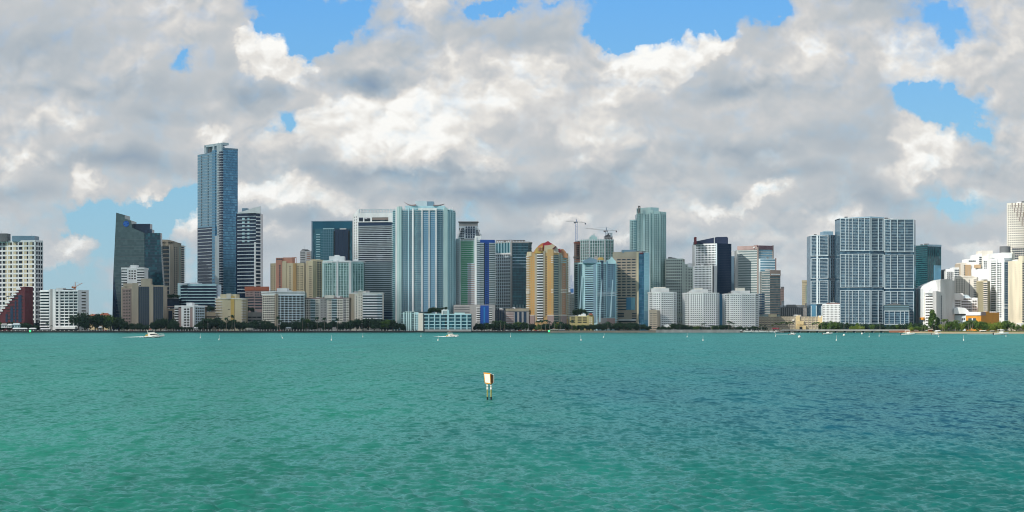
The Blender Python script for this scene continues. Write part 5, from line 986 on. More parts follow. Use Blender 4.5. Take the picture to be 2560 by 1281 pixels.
# grey green block and white lattice block before it
b = Bld('lattice_condominium', 'warm white condominium with framed balconies left of the olive walled block', [(2386, 2372), (2442, 2362)], 693, W['warmw'], 18, cat='apartment block')
b.fbox(0, 2388, 2414, 697, 760, .1, G['brown'], 'balcony_bay'); b.grid(0, 2388, 2414, 697, 760, 14, 6, W['warmw'], .4, 1.0, .7); b.wins(0, 2419, 2428, 700, 760, 14, 1, G['dark'], 1.3, 1.3); b.fbox(0, 2434, 2441, 697, 770, .1, G['dark'], 'balcony_bay'); b.rows(0, 2434, 2442, 697, 770, 16, W['warmw'], 'balcony', .5, 1.2); b.fbox(0, 2396, 2436, 690, 693, .8, W['warmw'], 'cornice')
b = Bld('olive_condominium', 'olive grey blank walled block with balcony stack on its right edge', [(2441, 2358), (2468, 2352)], 703, mat('olive_render', (.34, .31, .20)), 18, cat='apartment block')
b.fbox(0, 2459, 2468, 705, 782, .15, G['dark'], 'balcony_bay'); b.rows(0, 2459, 2469, 705, 782, 15, W['warmw'], 'balcony', .5, 1.2); b.fbox(0, 2443, 2468, 702, 705, .7, W['cream'], 'roof_edge')
# round white tower with grey drum
b = Bld('round_tower', 'white round fronted condominium with a grey cylinder on its roof', [(2478, 2380), (2490, 2366), (2510, 2362), (2534, 2372)], 645, W['white'], 32, cat='apartment tower')
b.fbox(0, 2478, 2490, 655, 800, .2, G['slate'], 'window_strip'); b.rows(0, 2478, 2490, 650, 800, 27, W['white'], 'balcony', .42, 1.0); b.wins(1, 2493, 2504, 656, 795, 25, 2, G['dark'], 2.2, 1.4, .2); b.fbox(1, 2490, 2493.5, 648, 808, 1.2, W['white'], 'fin'); b.fbox(1, 2504, 2510, 648, 808, .9, W['white'], 'wall_strip')
b.fbox(2, 2512, 2530, 650, 812, .3, G['icon'], 'glass_bay'); b.rows(2, 2510, 2531, 650, 812, 28, W['bluew'], 'balcony', .25, 1.0); b.fbox(2, 2530, 2534, 630, 815, 1.8, W['warmw'], 'edge_pier'); b.fbox(2, 2510, 2533, 652, 655, 1.3, W['white'], 'white_ledge'); b.fbox(2, 2510, 2533, 760, 763, 1.3, W['white'], 'white_ledge'); b.fbox(2, 2510, 2533, 769, 772, 1.3, W['white'], 'white_ledge')
b.pent(2483, 2530, 634, W['white'], 'attic', .15, .8); b.pent(2505, 2530, 632, W['white'], 'attic', .1, .5)
cyl = MB(); cyl.tube((PX(2512.5, 2385), 2385, PZ(634, 2385)), (PX(2512.5, 2385), 2385, PZ(616.5, 2385)), 6.8, k=20); b.put(cyl, 'roof_drum', W['dgrey'])
# white mansion and villa like roofs
b = Bld('arched_hotel', 'white lowrise with stepped gables, rows of windows and a round arched gable', [(2386, 2300), (2444, 2296)], 745, W['white'], 18, cat='building')
disc(b, [(2386, 750), (2386, 736), (2389, 733.5), (2407, 733.5), (2409, 737), (2409, 750)], 2298, 14, W['white'], 'raised_block'); disc(b, [(2430, 782), (2430, 750), (2432, 746.5), (2437, 744.5), (2442, 747), (2444, 752), (2444, 782)], 2293.5, 8, W['white'], 'arched_gable'); disc(b, [(2409, 746), (2414, 737), (2420, 738), (2428, 746)], 2300, 10, W['bluew'], 'hipped_roof')
b.wins(0, 2404, 2430, 745, 778, 5, 6, G['brown'], 1.7, 1.7, .2); wp(b, 2431, 2442, 750, 778, 4, 2, 2293.2, 1.8, 1.6, G['brown']); b.wins(0, 2388, 2401, 750, 774, 4, 3, G['brown'], 1.6, 1.6, .2)
b = Bld('garden_villa', 'sunlit white low house with broad white roofs left of the orange building', [(2385, 2262), (2419, 2256)], 785, W['bluew'], 14, cat='house')
disc(b, [(2385, 785), (2385, 772), (2398, 769), (2412, 770), (2420, 776), (2425, 785)], 2255, 12, W['white'], 'white_roof'); b.wins(0, 2387, 2414, 785, 789, 1, 6, G['brown'], 2.4, 1.6, .3); b.fbox(0, 2384, 2419, 781, 784.5, 1.2, W['white'], 'roof_edge'); b.wins(0, 2405, 2413, 794, 802, 1, 2, G['brown'], 1.4, 2.8, .2)
b = Bld('orange_building', 'bright orange building with white roof and brown orange side wall, right shore', [(2415, 2256), (2453, 2240), (2466, 2254), (2498, 2280)], 786, W['ochre'], 22, cat='building')
b.fbox(0, 2416, 2453, 780.5, 789, 1.2, W['white'], 'white_roof'); b.fbox(0, 2421, 2440, 796, 803, .15, G['slate'], 'window_strip'); b.fbox(0, 2430, 2432.4, 796, 803, .4, W['white'], 'window_post'); b.fbox(2, 2464, 2472, 779, 789, .5, W['ochre'], 'raised_corner'); b.wins(2, 2472, 2492, 779, 782, 1, 4, W['white'], 2.6, 1.6, -1); b.fbox(2, 2468, 2498, 782, 787, .2, W['ochre'], 'attic', inn=10)
b.fbox(1, 2453, 2466, 780, 789, .2, W['pink'], 'roof_screen')
# tall gridded tower far right
b = Bld('gridded_skyscraper', 'tall pale skyscraper with sawtooth stepped upper corner, cut by the right frame edge', [(2517, 2640), (2600, 2620)], 506, mat('pale_stone', (.70, .68, .62)), 40, cat='skyscraper', fh=4)
b.wins(0, 2519, 2562, 512, 650, 24, 9, mat('shaded_stone', (.26, .25, .23)), 1.7, 1.6, .2)
for k in range(5):
    for j in range(5):
        x = 2529 + j * 8 + k * 6.3; y = 508 + k * 11.5
        if x < 2562: b.fbox(0, x, x + 2.6, y, y + 11, .35, W['taupe'], 'sawtooth_recess')
b.wins(0, 2530, 2562, 620, 655, 6, 6, G['dark'], 2.4, 2.2, .3)
b = Bld('cream_tower', 'sunlit cream tower with dark serrated balconies on its right, at right frame edge', [(2533, 2312), (2556, 2290), (2590, 2310)], 651, mat('sunlit_cream', (.80, .74, .58)), 24, cat='apartment tower')
b.wins(0, 2536, 2552, 660, 800, 25, 2, W['tan'], 1.0, 1.0, .1); b.fbox(1, 2556, 2590, 653, 812, .1, G['dark'], 'balcony_bay'); b.balc(1, 2556, 2590, 656, 812, 26, mat('sunlit_cream', (.80, .74, .58)), 1.3, .45); b.fbox(0, 2547, 2557, 640, 655, .4, mat('sunlit_cream', (.80, .74, .58)), 'attic', inn=8)
b.fbox(0, 2546, 2557, 808, 824, 2.5, W['white'], 'entrance_block', inn=8)

# the three white round cornered condominiums on the right of the centre
def roundc(lab, xl, xr, yt, mech, nf, xm):
    b = Bld('round_condominium', lab, [(xl, 2266), (xl + (xm - xl) * .3, 2252), (xm, 2246), (xm + (xr - xm) * .8, 2250), (xr, 2262)], yt, W['white'], 26, cat='apartment block', group='white round cornered condominiums')
    X = [xl, xl + (xm - xl) * .3, xm, xm + (xr - xm) * .8, xr]
    for i, nc in enumerate([max(1, round((X[q + 1] - X[q]) / 5.0)) for q in range(4)]):
        b.fbox(i, X[i], X[i + 1], yt + 3, 815, .06, G['dark'], 'window_wall')
        b.grid(i, X[i], X[i + 1], yt + 2, 816, nf, nc, W['white'], .46, .95, .6)
    b.slab(yt, 1.6, .6, W['white'])
    for j, (x0, x1, y) in enumerate(mech): b.pent(x0, x1, y, W['white'] if j == 0 else W['warmw'], 'penthouse', .2 + .05 * j, .6, )
    return b
roundc('white grid condominium at left of its three, partly hidden by small beige block', 1624, 1691, 730, ((1630, 1673, 721), (1636, 1664, 718)), 16, 1652)
roundc('middle white grid condominium of three, directly before the navy tower', 1711, 1797, 732, ((1730, 1770, 724), (1738, 1757, 721)), 16, 1757)
roundc('white grid condominium at right of its three, brightest front, beside terraced beige building', 1812, 1896, 734, ((1832, 1875, 727), (1842, 1862, 720)), 16, 1854)
b = Bld('beige_lowrise', 'small beige block with window rows at the water edge before left white grid condominium', [(1623, 2228), (1643, 2225)], 776, W['beige'], 16, cat='apartment block')
b.rows(0, 1625, 1631, 784, 826, 8, G['dark'], 'window_band', .35, .1); b.rows(0, 1633, 1642, 784, 826, 8, G['brown'], 'window_band', .3, .1); b.fbox(0, 1623, 1643, 775, 779, .4, W['beige'], 'parapet')
b = Bld('white_canopy', 'white swooping canopy roof between dark bushes and left white grid condominium', [(1660, 2232), (1676, 2230)], 815, W['warmw'], 8, cat='pavilion')
disc(b, [(1658, 822), (1662, 813), (1670, 811), (1676, 817), (1679, 823), (1670, 825)], 2228, 7, W['white'], 'curved_roof')

# roof plant and aerials on the plainer roofs
ER = random.Random(40)
for q_, b in enumerate(ALL):
    if b.has_body and b.bare and b.root.name.split('.')[0] not in ('villa', 'domed_tower', 'twin_peak_condominium', 'navy_tower', 'podium_building', 'stepped_building', 'striped_podium', 'orange_building', 'tallest_tower'):
        b.extras(ER.randint(2, 5), q_ + 100)
        if ER.random() < .5: cxp = b.cx / b.cy * F + CX; b.mast(cxp + ER.uniform(-6, 6), (HY - (b.top + ER.uniform(4, 9) - CH) * F / b.cy), .16, .4)

# ------------------------------------------------------------------ land, water
LZ = 1.6
def struct(name, mb, m):
    o = link(name, mb.mesh(name, m)); o['kind'] = 'structure'; return o
mb = MB(); mb.box(-20000, 20000, 2204, 40000, -4, LZ); struct('ground', mb, mat('ground_cover', (.05, .06, .035), .9, scale=.02, var=.3))
mb = MB(); mb.box(PX(-400, 2205), PX(2700, 2205), 2204.5, 2214, LZ - .5, LZ + .25); struct('promenade', mb, mat('promenade_paving', (.16, .16, .15), .9))
# beach and park spit on the right
bp = [(PX(2236, 2206), 2206), (PX(2262, 2120), 2120), (PX(2300, 2010), 2010), (PX(2360, 1965), 1965), (PX(2450, 1950), 1950), (PX(2700, 1940), 1940), (PX(2700, 2206), 2206)]
inn = [(x + 6, y + 26) for x, y in bp[:-1]] + [bp[-1]]
mb = MB(); mb.add([(x, y, -.6) for x, y in bp] + [(x, y, 1.3) for x, y in inn], [(i, (i + 1) % 7, 7 + (i + 1) % 7, 7 + i) for i in range(7)] + [tuple(range(7, 14))])
struct('beach', mb, mat('beach_sand', (.40, .32, .20), .95, scale=.1))
lw = [(PX(2330, 2030), 2030), (PX(2390, 1992), 1992), (PX(2470, 1990), 1990), (PX(2700, 1985), 1985), (PX(2700, 2206), 2206), (PX(2300, 2206), 2206)]
mb = MB(); mb.prism(lw, 1.0, 1.7); struct('lawn', mb, mat('park_lawn', (.14, .15, .035), .95, scale=.05, var=.3))

rng = np.random.default_rng(5)
ncol, rows_ = 1600, []
py = 1330.0
while py > 832.2: rows_.append(F * CH / (py - HY)); py -= 1.3
D = np.array(rows_); T = np.linspace(-.45, .45, ncol)
X = D[:, None] * T[None, :]; Yg = np.repeat(D[:, None], ncol, 1)
step = np.gradient(D)[:, None]
Zw = np.zeros_like(X); DX = np.zeros_like(X)
for k in range(84):
    lam = .5 * (3.2 / .5) ** (k / 83.0) * rng.uniform(.9, 1.1)
    ang = math.radians(82) + rng.normal(0, .60)
    kx, ky = math.cos(ang) * 2 * math.pi / lam, math.sin(ang) * 2 * math.pi / lam
    amp = .0095 * lam * (1.0 if lam < 1.6 else (1.6 / lam) ** .8)
    lim = np.clip(1.6 - 3.2 * np.abs(step) * abs(math.sin(ang)) / lam, 0, 1)
    ph = X * kx + Yg * ky + rng.uniform(0, 6.28) + 1.2 * np.sin(X * kx * .13 + Yg * ky * .09 + k)
    Zw += amp * lim * (np.sin(ph) + .22 * np.cos(2 * ph))
gust = 1 + .25 * np.sin(X * .021 + Yg * .013) * np.sin(Yg * .03 - X * .008)
Zw *= gust
Zw *= (np.clip((.45 - np.abs(T)) / .03, 0, 1)[None, :]) * np.clip((np.arange(len(D)) - 1) / 12.0, 0, 1)[:, None] * np.clip((len(D) - 2 - np.arange(len(D))) / 6.0, 0, 1)[:, None]
co = np.stack([X, Yg, Zw], -1).reshape(-1, 3).astype(np.float32)
nr = len(D); idx = np.arange(nr * ncol).reshape(nr, ncol)
quads = np.stack([idx[:-1, :-1], idx[:-1, 1:], idx[1:, 1:], idx[1:, :-1]], -1).reshape(-1, 4)
me = bpy.data.meshes.new('water')
me.vertices.add(len(co)); me.vertices.foreach_set('co', co.ravel())
me.loops.add(quads.size); me.loops.foreach_set('vertex_index', quads.ravel().astype(np.int32))
me.polygons.add(len(quads)); me.polygons.foreach_set('loop_start', np.arange(0, quads.size, 4, dtype=np.int32)); me.polygons.foreach_set('loop_total', np.full(len(quads), 4, dtype=np.int32))
me.polygons.foreach_set('use_smooth', np.ones(len(quads), dtype=bool)); me.update(); me.validate()
def water_mat():
    m = bpy.data.materials.new('bay_water'); m.use_nodes = True
    t = m.node_tree; bs = t.nodes['Principled BSDF']; n_ = t.nodes; lk = t.links
    geo = n_.new('ShaderNodeNewGeometry')
    def node(tp, **kw):
        o = n_.new(tp)
        for k, v in kw.items(): setattr(o, k, v)
        return o
    def mp(scale, rot=0):
        q = node('ShaderNodeMapping'); q.inputs['Scale'].default_value = scale; q.inputs['Rotation'].default_value = (0, 0, rot); lk.new(geo.outputs['Position'], q.inputs[0]); return q.outputs[0]
    def nz(v, sc, de, ro=.5):
        q = node('ShaderNodeTexNoise'); q.inputs['Scale'].default_value = sc; q.inputs['Detail'].default_value = de; q.inputs['Roughness'].default_value = ro; lk.new(v, q.inputs['Vector']); return q.outputs[0]
    def mr(v, a, b, c, d):
        q = node('ShaderNodeMapRange'); q.interpolation_type = 'SMOOTHSTEP'; lk.new(v, q.inputs[0])
        for i, x in zip((1, 2, 3, 4), (a, b, c, d)): q.inputs[i].default_value = x
        return q.outputs[0]
    def ma(op, a, b):
        q = node('ShaderNodeMath', operation=op)
        for i, x in enumerate((a, b)):
            if isinstance(x, bpy.types.NodeSocket): lk.new(x, q.inputs[i])
            else: q.inputs[i].default_value = x
        return q.outputs[0]
    sp = node('ShaderNodeSeparateXYZ'); lk.new(geo.outputs['Position'], sp.inputs[0])
    # seabed green to the left; cloud shade painted bluer, darker on the right
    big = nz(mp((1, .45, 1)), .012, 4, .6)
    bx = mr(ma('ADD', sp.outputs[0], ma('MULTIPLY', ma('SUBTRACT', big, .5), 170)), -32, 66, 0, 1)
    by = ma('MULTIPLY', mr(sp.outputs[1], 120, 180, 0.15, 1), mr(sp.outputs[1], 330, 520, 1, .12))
    shade_patch = ma('MULTIPLY', ma('MULTIPLY', bx, by), mr(big, .25, .55, .75, 1))
    far = mr(sp.outputs[1], 300, 1500, 0, 1)
    def mix(f, a, b):
        q = node('ShaderNodeMix', data_type='RGBA')
        lk.new(f, q.inputs[0])
        for i, x in ((6, a), (7, b)):
            if isinstance(x, bpy.types.NodeSocket): lk.new(x, q.inputs[i])
            else: q.inputs[i].default_value = (*x, 1)
        return q.outputs[2]
    shal = mix(mr(sp.outputs[0], -40, 60, 0, 1), WC['left'], WC['mid'])
    col = mix(far, shal, WC['far'])
    col = mix(shade_patch, col, WC['shade_patch'])
    mott = nz(mp((1, .25, 1), .12), .05, 6, .65)
    q = node('ShaderNodeVectorMath', operation='SCALE'); lk.new(col, q.inputs[0]); lk.new(mr(mott, .32, .68, .80, 1.18), q.inputs['Scale'])
    colour = q.outputs[0]
    # ripples too small for the mesh: slopes from noise, short ones close by, longer ones that still show from afar
    def slope(scale, sc, de, amt, ro=.6):
        q1 = node('ShaderNodeTexNoise'); q1.inputs['Scale'].default_value = sc; q1.inputs['Detail'].default_value = de; q1.inputs['Roughness'].default_value = ro; lk.new(mp(scale, .1), q1.inputs['Vector'])
        q2 = node('ShaderNodeVectorMath', operation='SUBTRACT'); lk.new(q1.outputs['Color'], q2.inputs[0]); q2.inputs[1].default_value = (.5, .5, .5)
        q3 = node('ShaderNodeVectorMath', operation='MULTIPLY'); lk.new(q2.outputs[0], q3.inputs[0]); q3.inputs[1].default_value = (amt * .6, amt, 0); return q3.outputs[0]
    def vadd(a, b_):
        q_ = node('ShaderNodeVectorMath', operation='ADD'); lk.new(a, q_.inputs[0]); lk.new(b_, q_.inputs[1]); return q_.outputs[0]
    sl = vadd(vadd(slope((1, .55, 1), 1.6, 3, WC['s1']), slope((1, .28, 1), .6, 3, WC['s2'])), slope((1, .16, 1), .16, 3, WC['s3']))
    nn_ = node('ShaderNodeVectorMath', operation='NORMALIZE'); lk.new(vadd(geo.outputs['Normal'], sl), nn_.inputs[0])
    class _N: outputs = [nn_.outputs[0]]
    bp_ = _N
    df = node('ShaderNodeBsdfDiffuse'); lk.new(colour, df.inputs[0])
    gl = node('ShaderNodeBsdfGlossy'); gl.inputs['Roughness'].default_value = .28; gl.inputs['Color'].default_value = (.33, .76, .76, 1); lk.new(bp_.outputs[0], gl.inputs['Normal'])
    lk.new(bp_.outputs[0], df.inputs['Normal'])
    fr = node('ShaderNodeFresnel'); fr.inputs['IOR'].default_value = 1.333; lk.new(bp_.outputs[0], fr.inputs['Normal'])
    ms = node('ShaderNodeMixShader'); lk.new(ma('MULTIPLY', fr.outputs[0], WC['refl']), ms.inputs[0]); lk.new(df.outputs[0], ms.inputs[1]); lk.new(gl.outputs[0], ms.inputs[2])
    n_.remove(bs); lk.new(ms.outputs[0], n_['Material Output'].inputs[0])
    return m
WC = dict(left=(.014, .148, .106), mid=(.006, .128, .122), far=(.014, .158, .142), shade_patch=(.001, .050, .105), refl=.66, s1=.90, s2=1.15, s3=.50)
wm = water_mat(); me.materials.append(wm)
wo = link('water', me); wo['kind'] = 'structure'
d0_, dn_ = float(D[0]), float(D[-1]); NL, NR, FL, FR = (-.45 * d0_, d0_, 0), (.45 * d0_, d0_, 0), (-.45 * dn_, dn_, 0), (.45 * dn_, dn_, 0)
A_, B_, C_, D_ = (-20000, -3000, 0), (20000, -3000, 0), (20000, 2230, 0), (-20000, 2230, 0)
mb = MB(); mb.add([A_, B_, NR, NL], [(0, 1, 2, 3)]); mb.add([A_, NL, FL, D_], [(0, 1, 2, 3)]); mb.add([B_, C_, FR, NR], [(0, 1, 2, 3)]); mb.add([FL, FR, C_, D_], [(0, 1, 2, 3)])
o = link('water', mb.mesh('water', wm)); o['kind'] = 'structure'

# a passing cloud, high and out of the picture, that shades the left of the city
bm_ = MB()
def icos(c, r, seed):
    import bmesh
    bm = bmesh.new(); bmesh.ops.create_icosphere(bm, subdivisions=3, radius=1.0)
    R = random.Random(seed); ph = [R.uniform(0, 6) for _ in range(6)]
    vs_ = []
    for v in bm.verts:
        d = 1 + .12 * math.sin(v.co.x * 5 + ph[0]) + .1 * math.sin(v.co.y * 6 + ph[1]) + .08 * math.sin(v.co.z * 7 + v.co.x * 4 + ph[2])
        vs_.append((c[0] + v.co.x * r[0] * d, c[1] + v.co.y * r[1] * d, c[2] + v.co.z * r[2] * d))
    fs = [tuple(v.index for v in f.verts) for f in bm.faces]; bm.free(); bm_.add(vs_, fs)
h_c = 1500.0; k_ = h_c / math.tan(SUN_EL); shx, shy = math.sin(SUN_AZ) * k_, math.cos(SUN_AZ) * k_
icos((-640 + shx, 2560 + shy, h_c), (600, 650, 110), 1); icos((-40 + shx, 2540 + shy, h_c + 15), (440, 650, 90), 2); icos((250 + shx, 2720 + shy, h_c + 40), (210, 340, 60), 3)
cm = bpy.data.materials.new('cloud_vapour'); cm.use_nodes = True; t = cm.node_tree; t.nodes['Principled BSDF'].inputs['Base Color'].default_value = (.9, .9, .9, 1); t.nodes['Principled BSDF'].inputs['Alpha'].default_value = .34; t.nodes['Principled BSDF'].inputs['Roughness'].default_value = 1
co_ = link('cloud', bm_.mesh('cloud', cm, smooth=True)); co_['kind'] = 'stuff'

# ------------------------------------------------------------------ landmarks used to tell repeats apart
LM = [(-200, 100, 'gridded white tower'), (100, 197, 'left shore white condominium'), (197, 303, 'gap with villas'), (303, 412, 'brown apartment slab'), (412, 515, 'small white condominium'),
      (515, 612, 'cream condominium'), (612, 656, 'grey parking deck'), (656, 762, 'white roof band condominium'), (762, 873, 'long white block'), (873, 957, 'pediment condominium'),
      (957, 1003, 'lattice crowned tower'), (1003, 1180, 'pale blue waterfront building'), (1180, 1240, 'cobalt panel podium'), (1240, 1318, 'rose podium'), (1318, 1422, 'yellow domed tower'),
      (1422, 1484, 'yellow garage'), (1484, 1545, 'twin peaked condominium'), (1545, 1625, 'beige office'), (1625, 1692, 'left white grid condominium'), (1692, 1800, 'middle white grid condominium'),
      (1800, 1900, 'right white grid condominium'), (1900, 2058, 'beige terraced building'), (2058, 2102, 'white grid block'), (2102, 2210, 'tallest framed tower'), (2210, 2290, 'right hand framed tower'),
      (2290, 2390, 'white terraced hotel'), (2390, 2420, 'white garden villa'), (2420, 2500, 'orange building'), (2500, 2800, 'round drum topped tower')]
ORD = ['first', 'second', 'third', 'fourth', 'fifth', 'sixth', 'seventh', 'eighth', 'ninth', 'tenth', 'eleventh', 'twelfth', 'thirteenth', 'fourteenth', 'fifteenth', 'sixteenth', 'seventeenth', 'eighteenth', 'nineteenth', 'twentieth']
REG = {}
def reg(o, px, phrase, prep='before'): REG.setdefault((phrase, prep), []).append((px, o))
def name_all():
    for (phrase, prep), lst in REG.items():
        by = {}
        for px, o in sorted(lst, key=lambda q: q[0]):
            for a, b_, nm in LM:
                if a <= px < b_: by.setdefault(nm, []).append(o)
        for nm, os_ in by.items():
            for k, o in enumerate(os_):
                if len(os_) == 1: o['label'] = f'{phrase} {prep} the {nm}, the only one there'
                else: o['label'] = f'{phrase} {prep} the {nm}, {ORD[k] if k < len(ORD) else "next"} from left'

# ------------------------------------------------------------------ trees
def leafmat(name, c1, c2):
    m = bpy.data.materials.new(name); m.use_nodes = True; t = m.node_tree; b_ = t.nodes['Principled BSDF']
    g_ = t.nodes.new('ShaderNodeNewGeometry'); nz_ = t.nodes.new('ShaderNodeTexNoise'); nz_.inputs['Scale'].default_value = .35; nz_.inputs['Detail'].default_value = 3
    t.links.new(g_.outputs['Position'], nz_.inputs['Vector'])
    mr_ = t.nodes.new('ShaderNodeMapRange'); mr_.inputs[1].default_value = .35; mr_.inputs[2].default_value = .65; t.links.new(nz_.outputs[0], mr_.inputs[0])
    mx_ = t.nodes.new('ShaderNodeMix'); mx_.data_type = 'RGBA'; mx_.inputs[6].default_value = (*c1, 1); mx_.inputs[7].default_value = (*c2, 1)
    t.links.new(mr_.outputs[0], mx_.inputs[0]); t.links.new(mx_.outputs[2], b_.inputs['Base Color']); b_.inputs['Roughness'].default_value = .7; b_.inputs['Specular IOR Level'].default_value = .2
    return m
LD = leafmat('dark_foliage', (.010, .034, .022), (.040, .085, .034)); LG = leafmat('green_foliage', (.045, .10, .02), (.10, .17, .03)); LP = leafmat('palm_foliage', (.04, .08, .025), (.09, .13, .04)); LY = leafmat('yellow_green_foliage', (.12, .19, .02), (.20, .26, .04))  # leaf colours carry the light: dark in cloud shade, green in sun
bark = mat('bark', (.10, .08, .06), .9)
def crown_mesh(seed, m, n=1700, wx=1.0, hz=1.0, leaf=.95, tall=False):
    R = np.random.default_rng(seed)
    nb = 9 if not tall else 14
    if tall: cs = np.stack([R.uniform(-.42, .42, nb), R.uniform(-.4, .4, nb), np.linspace(.22, .92, nb)], -1); cs[:, :2] *= (1.25 - cs[:, 2:3]); rs = R.uniform(.13, .24, nb)
    else: cs = np.stack([R.uniform(-.68, .68, nb), R.uniform(-.5, .5, nb), R.uniform(.34, .72, nb)], -1); rs = R.uniform(.24, .42, nb); cs[0] = (0, 0, .66); rs[0] = .40
    k = R.integers(0, nb, n); d = R.normal(size=(n, 3)); d /= np.linalg.norm(d, axis=1)[:, None]
    rad = rs[k] * R.uniform(.55, 1.08, n)
    P = cs[k] + d * rad[:, None] * np.array([1.1, 1.1, .8]); P[:, 2] = np.maximum(P[:, 2], .08)
    P *= np.array([wx, wx, hz])
    u = R.normal(size=(n, 3)); u /= np.linalg.norm(u, axis=1)[:, None]; w_ = np.cross(u, R.normal(size=(n, 3))); w_ /= np.linalg.norm(w_, axis=1)[:, None]
    s_ = leaf * R.uniform(.5, 1.2, n)[:, None] * .5
    q = np.stack([P - u * s_ - w_ * s_ * .6, P + u * s_ - w_ * s_ * .6, P + u * s_ + w_ * s_ * .6, P - u * s_ + w_ * s_ * .6], 1).reshape(-1, 3)
    me_ = bpy.data.meshes.new('crown'); me_.from_pydata(q.tolist(), [], [(4 * i, 4 * i + 1, 4 * i + 2, 4 * i + 3) for i in range(n)]); me_.materials.append(m); return me_
def trunk_mesh(seed, w, h):
    R = random.Random(seed); mb = MB(); mb.tube((0, 0, 0), (0, 0, h * .35), .5, .36, 7)
    for k in range(6):
        a = k * 1.05 + R.random(); r = w * R.uniform(.3, .5); mb.tube((0, 0, h * .28), (math.cos(a) * r, math.sin(a) * r, h * R.uniform(.5, .72)), .26, .08, 5)
    return mb.mesh('trunk', bark)
protos = {}
for kind, m, sp_ in (('dark', LD, 5), ('green', LG, 4), ('yellow', LY, 2)):
    for k in range(sp_):
        protos[(kind, k)] = (crown_mesh(10 + k + {'dark': 0, 'green': 20, 'yellow': 40}[kind], m, 1700, 7.5, 12), trunk_mesh(k, 7.5, 12))
TR = random.Random(8)
def tree(px, ytop, Y, kind='dark', wid=1.0):
    k = TR.randrange({'dark': 5, 'green': 4, 'yellow': 2}[kind]); cm_, tm = protos[(kind, k)]
    z0 = LZ if Y > 2204 or px < 2236 else 1.6
    h = PZ(ytop, Y) - z0; s_ = h / 11.6
    o = thing('shade_tree', None, 'tree', (PX(px, Y), Y, z0), {'dark': 'dark trees along the shore', 'green': 'green trees along the shore', 'yellow': 'yellow green bushes'}[kind])
    o.rotation_euler = (0, 0, TR.uniform(0, 6.28)); o.scale = (s_ * wid, s_ * wid, s_)
    link('crown', cm_, o); link('trunk', tm, o)
    reg(o, px, {'dark': 'dark green spreading tree', 'green': 'mid green leafy tree', 'yellow': 'yellow green rounded bush'}[kind])
    return o
def profile(x, pts):
    for (xa, ya), (xb, yb) in zip(pts, pts[1:]):
        if xa <= x <= xb: return ya + (yb - ya) * (x - xa) / (xb - xa)
    return pts[-1][1]
PROF = [(-30, 806), (60, 806), (95, 812), (100, 822), (195, 822), (197, 786), (215, 783), (240, 789), (256, 786), (285, 787), (302, 796), (330, 812), (345, 806), (372, 812), (402, 798), (430, 795), (437, 806), (450, 817), (490, 815), (512, 796), (540, 792), (556, 800), (575, 797), (600, 803), (625, 802), (660, 799), (678, 808), (694, 818), (710, 806), (728, 801), (742, 808), (757, 797), (775, 797), (800, 803), (820, 808), (838, 797), (850, 812), (864, 803), (882, 798), (905, 795), (935, 797), (960, 798), (985, 800), (1000, 808), (1012, 806), (1028, 806), (1033, 818), (1180, 819), (1190, 809), (1215, 808), (1235, 812), (1250, 800), (1270, 812), (1292, 806), (1315, 806), (1345, 812), (1385, 806), (1412, 808), (1428, 812), (1480, 812), (1510, 807), (1545, 806), (1590, 808), (1612, 812), (1640, 822), (1655, 815), (1668, 818), (1682, 808), (1710, 812), (1740, 815), (1790, 815), (1815, 811), (1835, 815), (1880, 816), (1915, 816), (1925, 819)]
x = -20.0
while x < 1925:
    yt = profile(x, PROF)
    if yt < 818.5:
        Y = TR.uniform(2216, 2232); hpx = 827 - yt; wpx = hpx * 1.15
        tree(x + TR.uniform(-2, 2), yt + TR.uniform(-1, 2.5), Y, 'green' if TR.random() < .09 or 240 < x < 256 else 'dark', TR.uniform(.85, 1.15)); x += max(7.5, wpx * .44)
    else: x += 6
PROF2 = [(2058, 806), (2075, 803), (2110, 805), (2150, 809), (2180, 810), (2240, 812), (2290, 806), (2310, 808)]
x = 2050.0
while x < 2312:
    tree(x, profile(x, PROF2) + TR.uniform(0, 3), TR.uniform(2214, 2228), 'green' if TR.random() < .35 or x < 2100 else 'dark', TR.uniform(.8, 1.1)); x += TR.uniform(9, 13)
for x in (2130, 2142, 2155): tree(x, 815 - (x == 2142) * 2, 2212, 'yellow', 1.1)
PROF3 = [(2350, 806), (2380, 802), (2410, 806), (2425, 801), (2450, 803), (2480, 806), (2500, 800), (2520, 802), (2535, 806), (2560, 812), (2600, 814)]
x = 2362.0
while x < 2590:
    tree(x, profile(x, PROF3) + TR.uniform(-1, 4), TR.uniform(2060, 2200), 'green' if TR.random() < .7 else 'yellow', TR.uniform(.8, 1.1)); x += TR.uniform(9, 13)
for x in range(2280, 2352, 9): tree(x + TR.uniform(-2, 2), 815 + TR.uniform(0, 3), 2150, 'yellow' if TR.random() < .4 else 'green', 1.2)
# big casuarina in the park
big = thing('casuarina_tree', 'tallest bright green feathery tree on the right shore before the white hotel', 'tree', (PX(2331, 2140), 2140, 1.6))
link('crown', crown_mesh(77, LG, 3400, 12.5, 24, 1.1, True), big); link('trunk', trunk_mesh(78, 8, 20), big)
big2 = thing('casuarina_tree', 'smaller feathery green tree leaning against the right side of the tallest one', 'tree', (PX(2346, 2150), 2150, 1.6))
link('crown', crown_mesh(79, LG, 1500, 8, 16, 1.0, True), big2); link('trunk', trunk_mesh(80, 5, 14), big2)
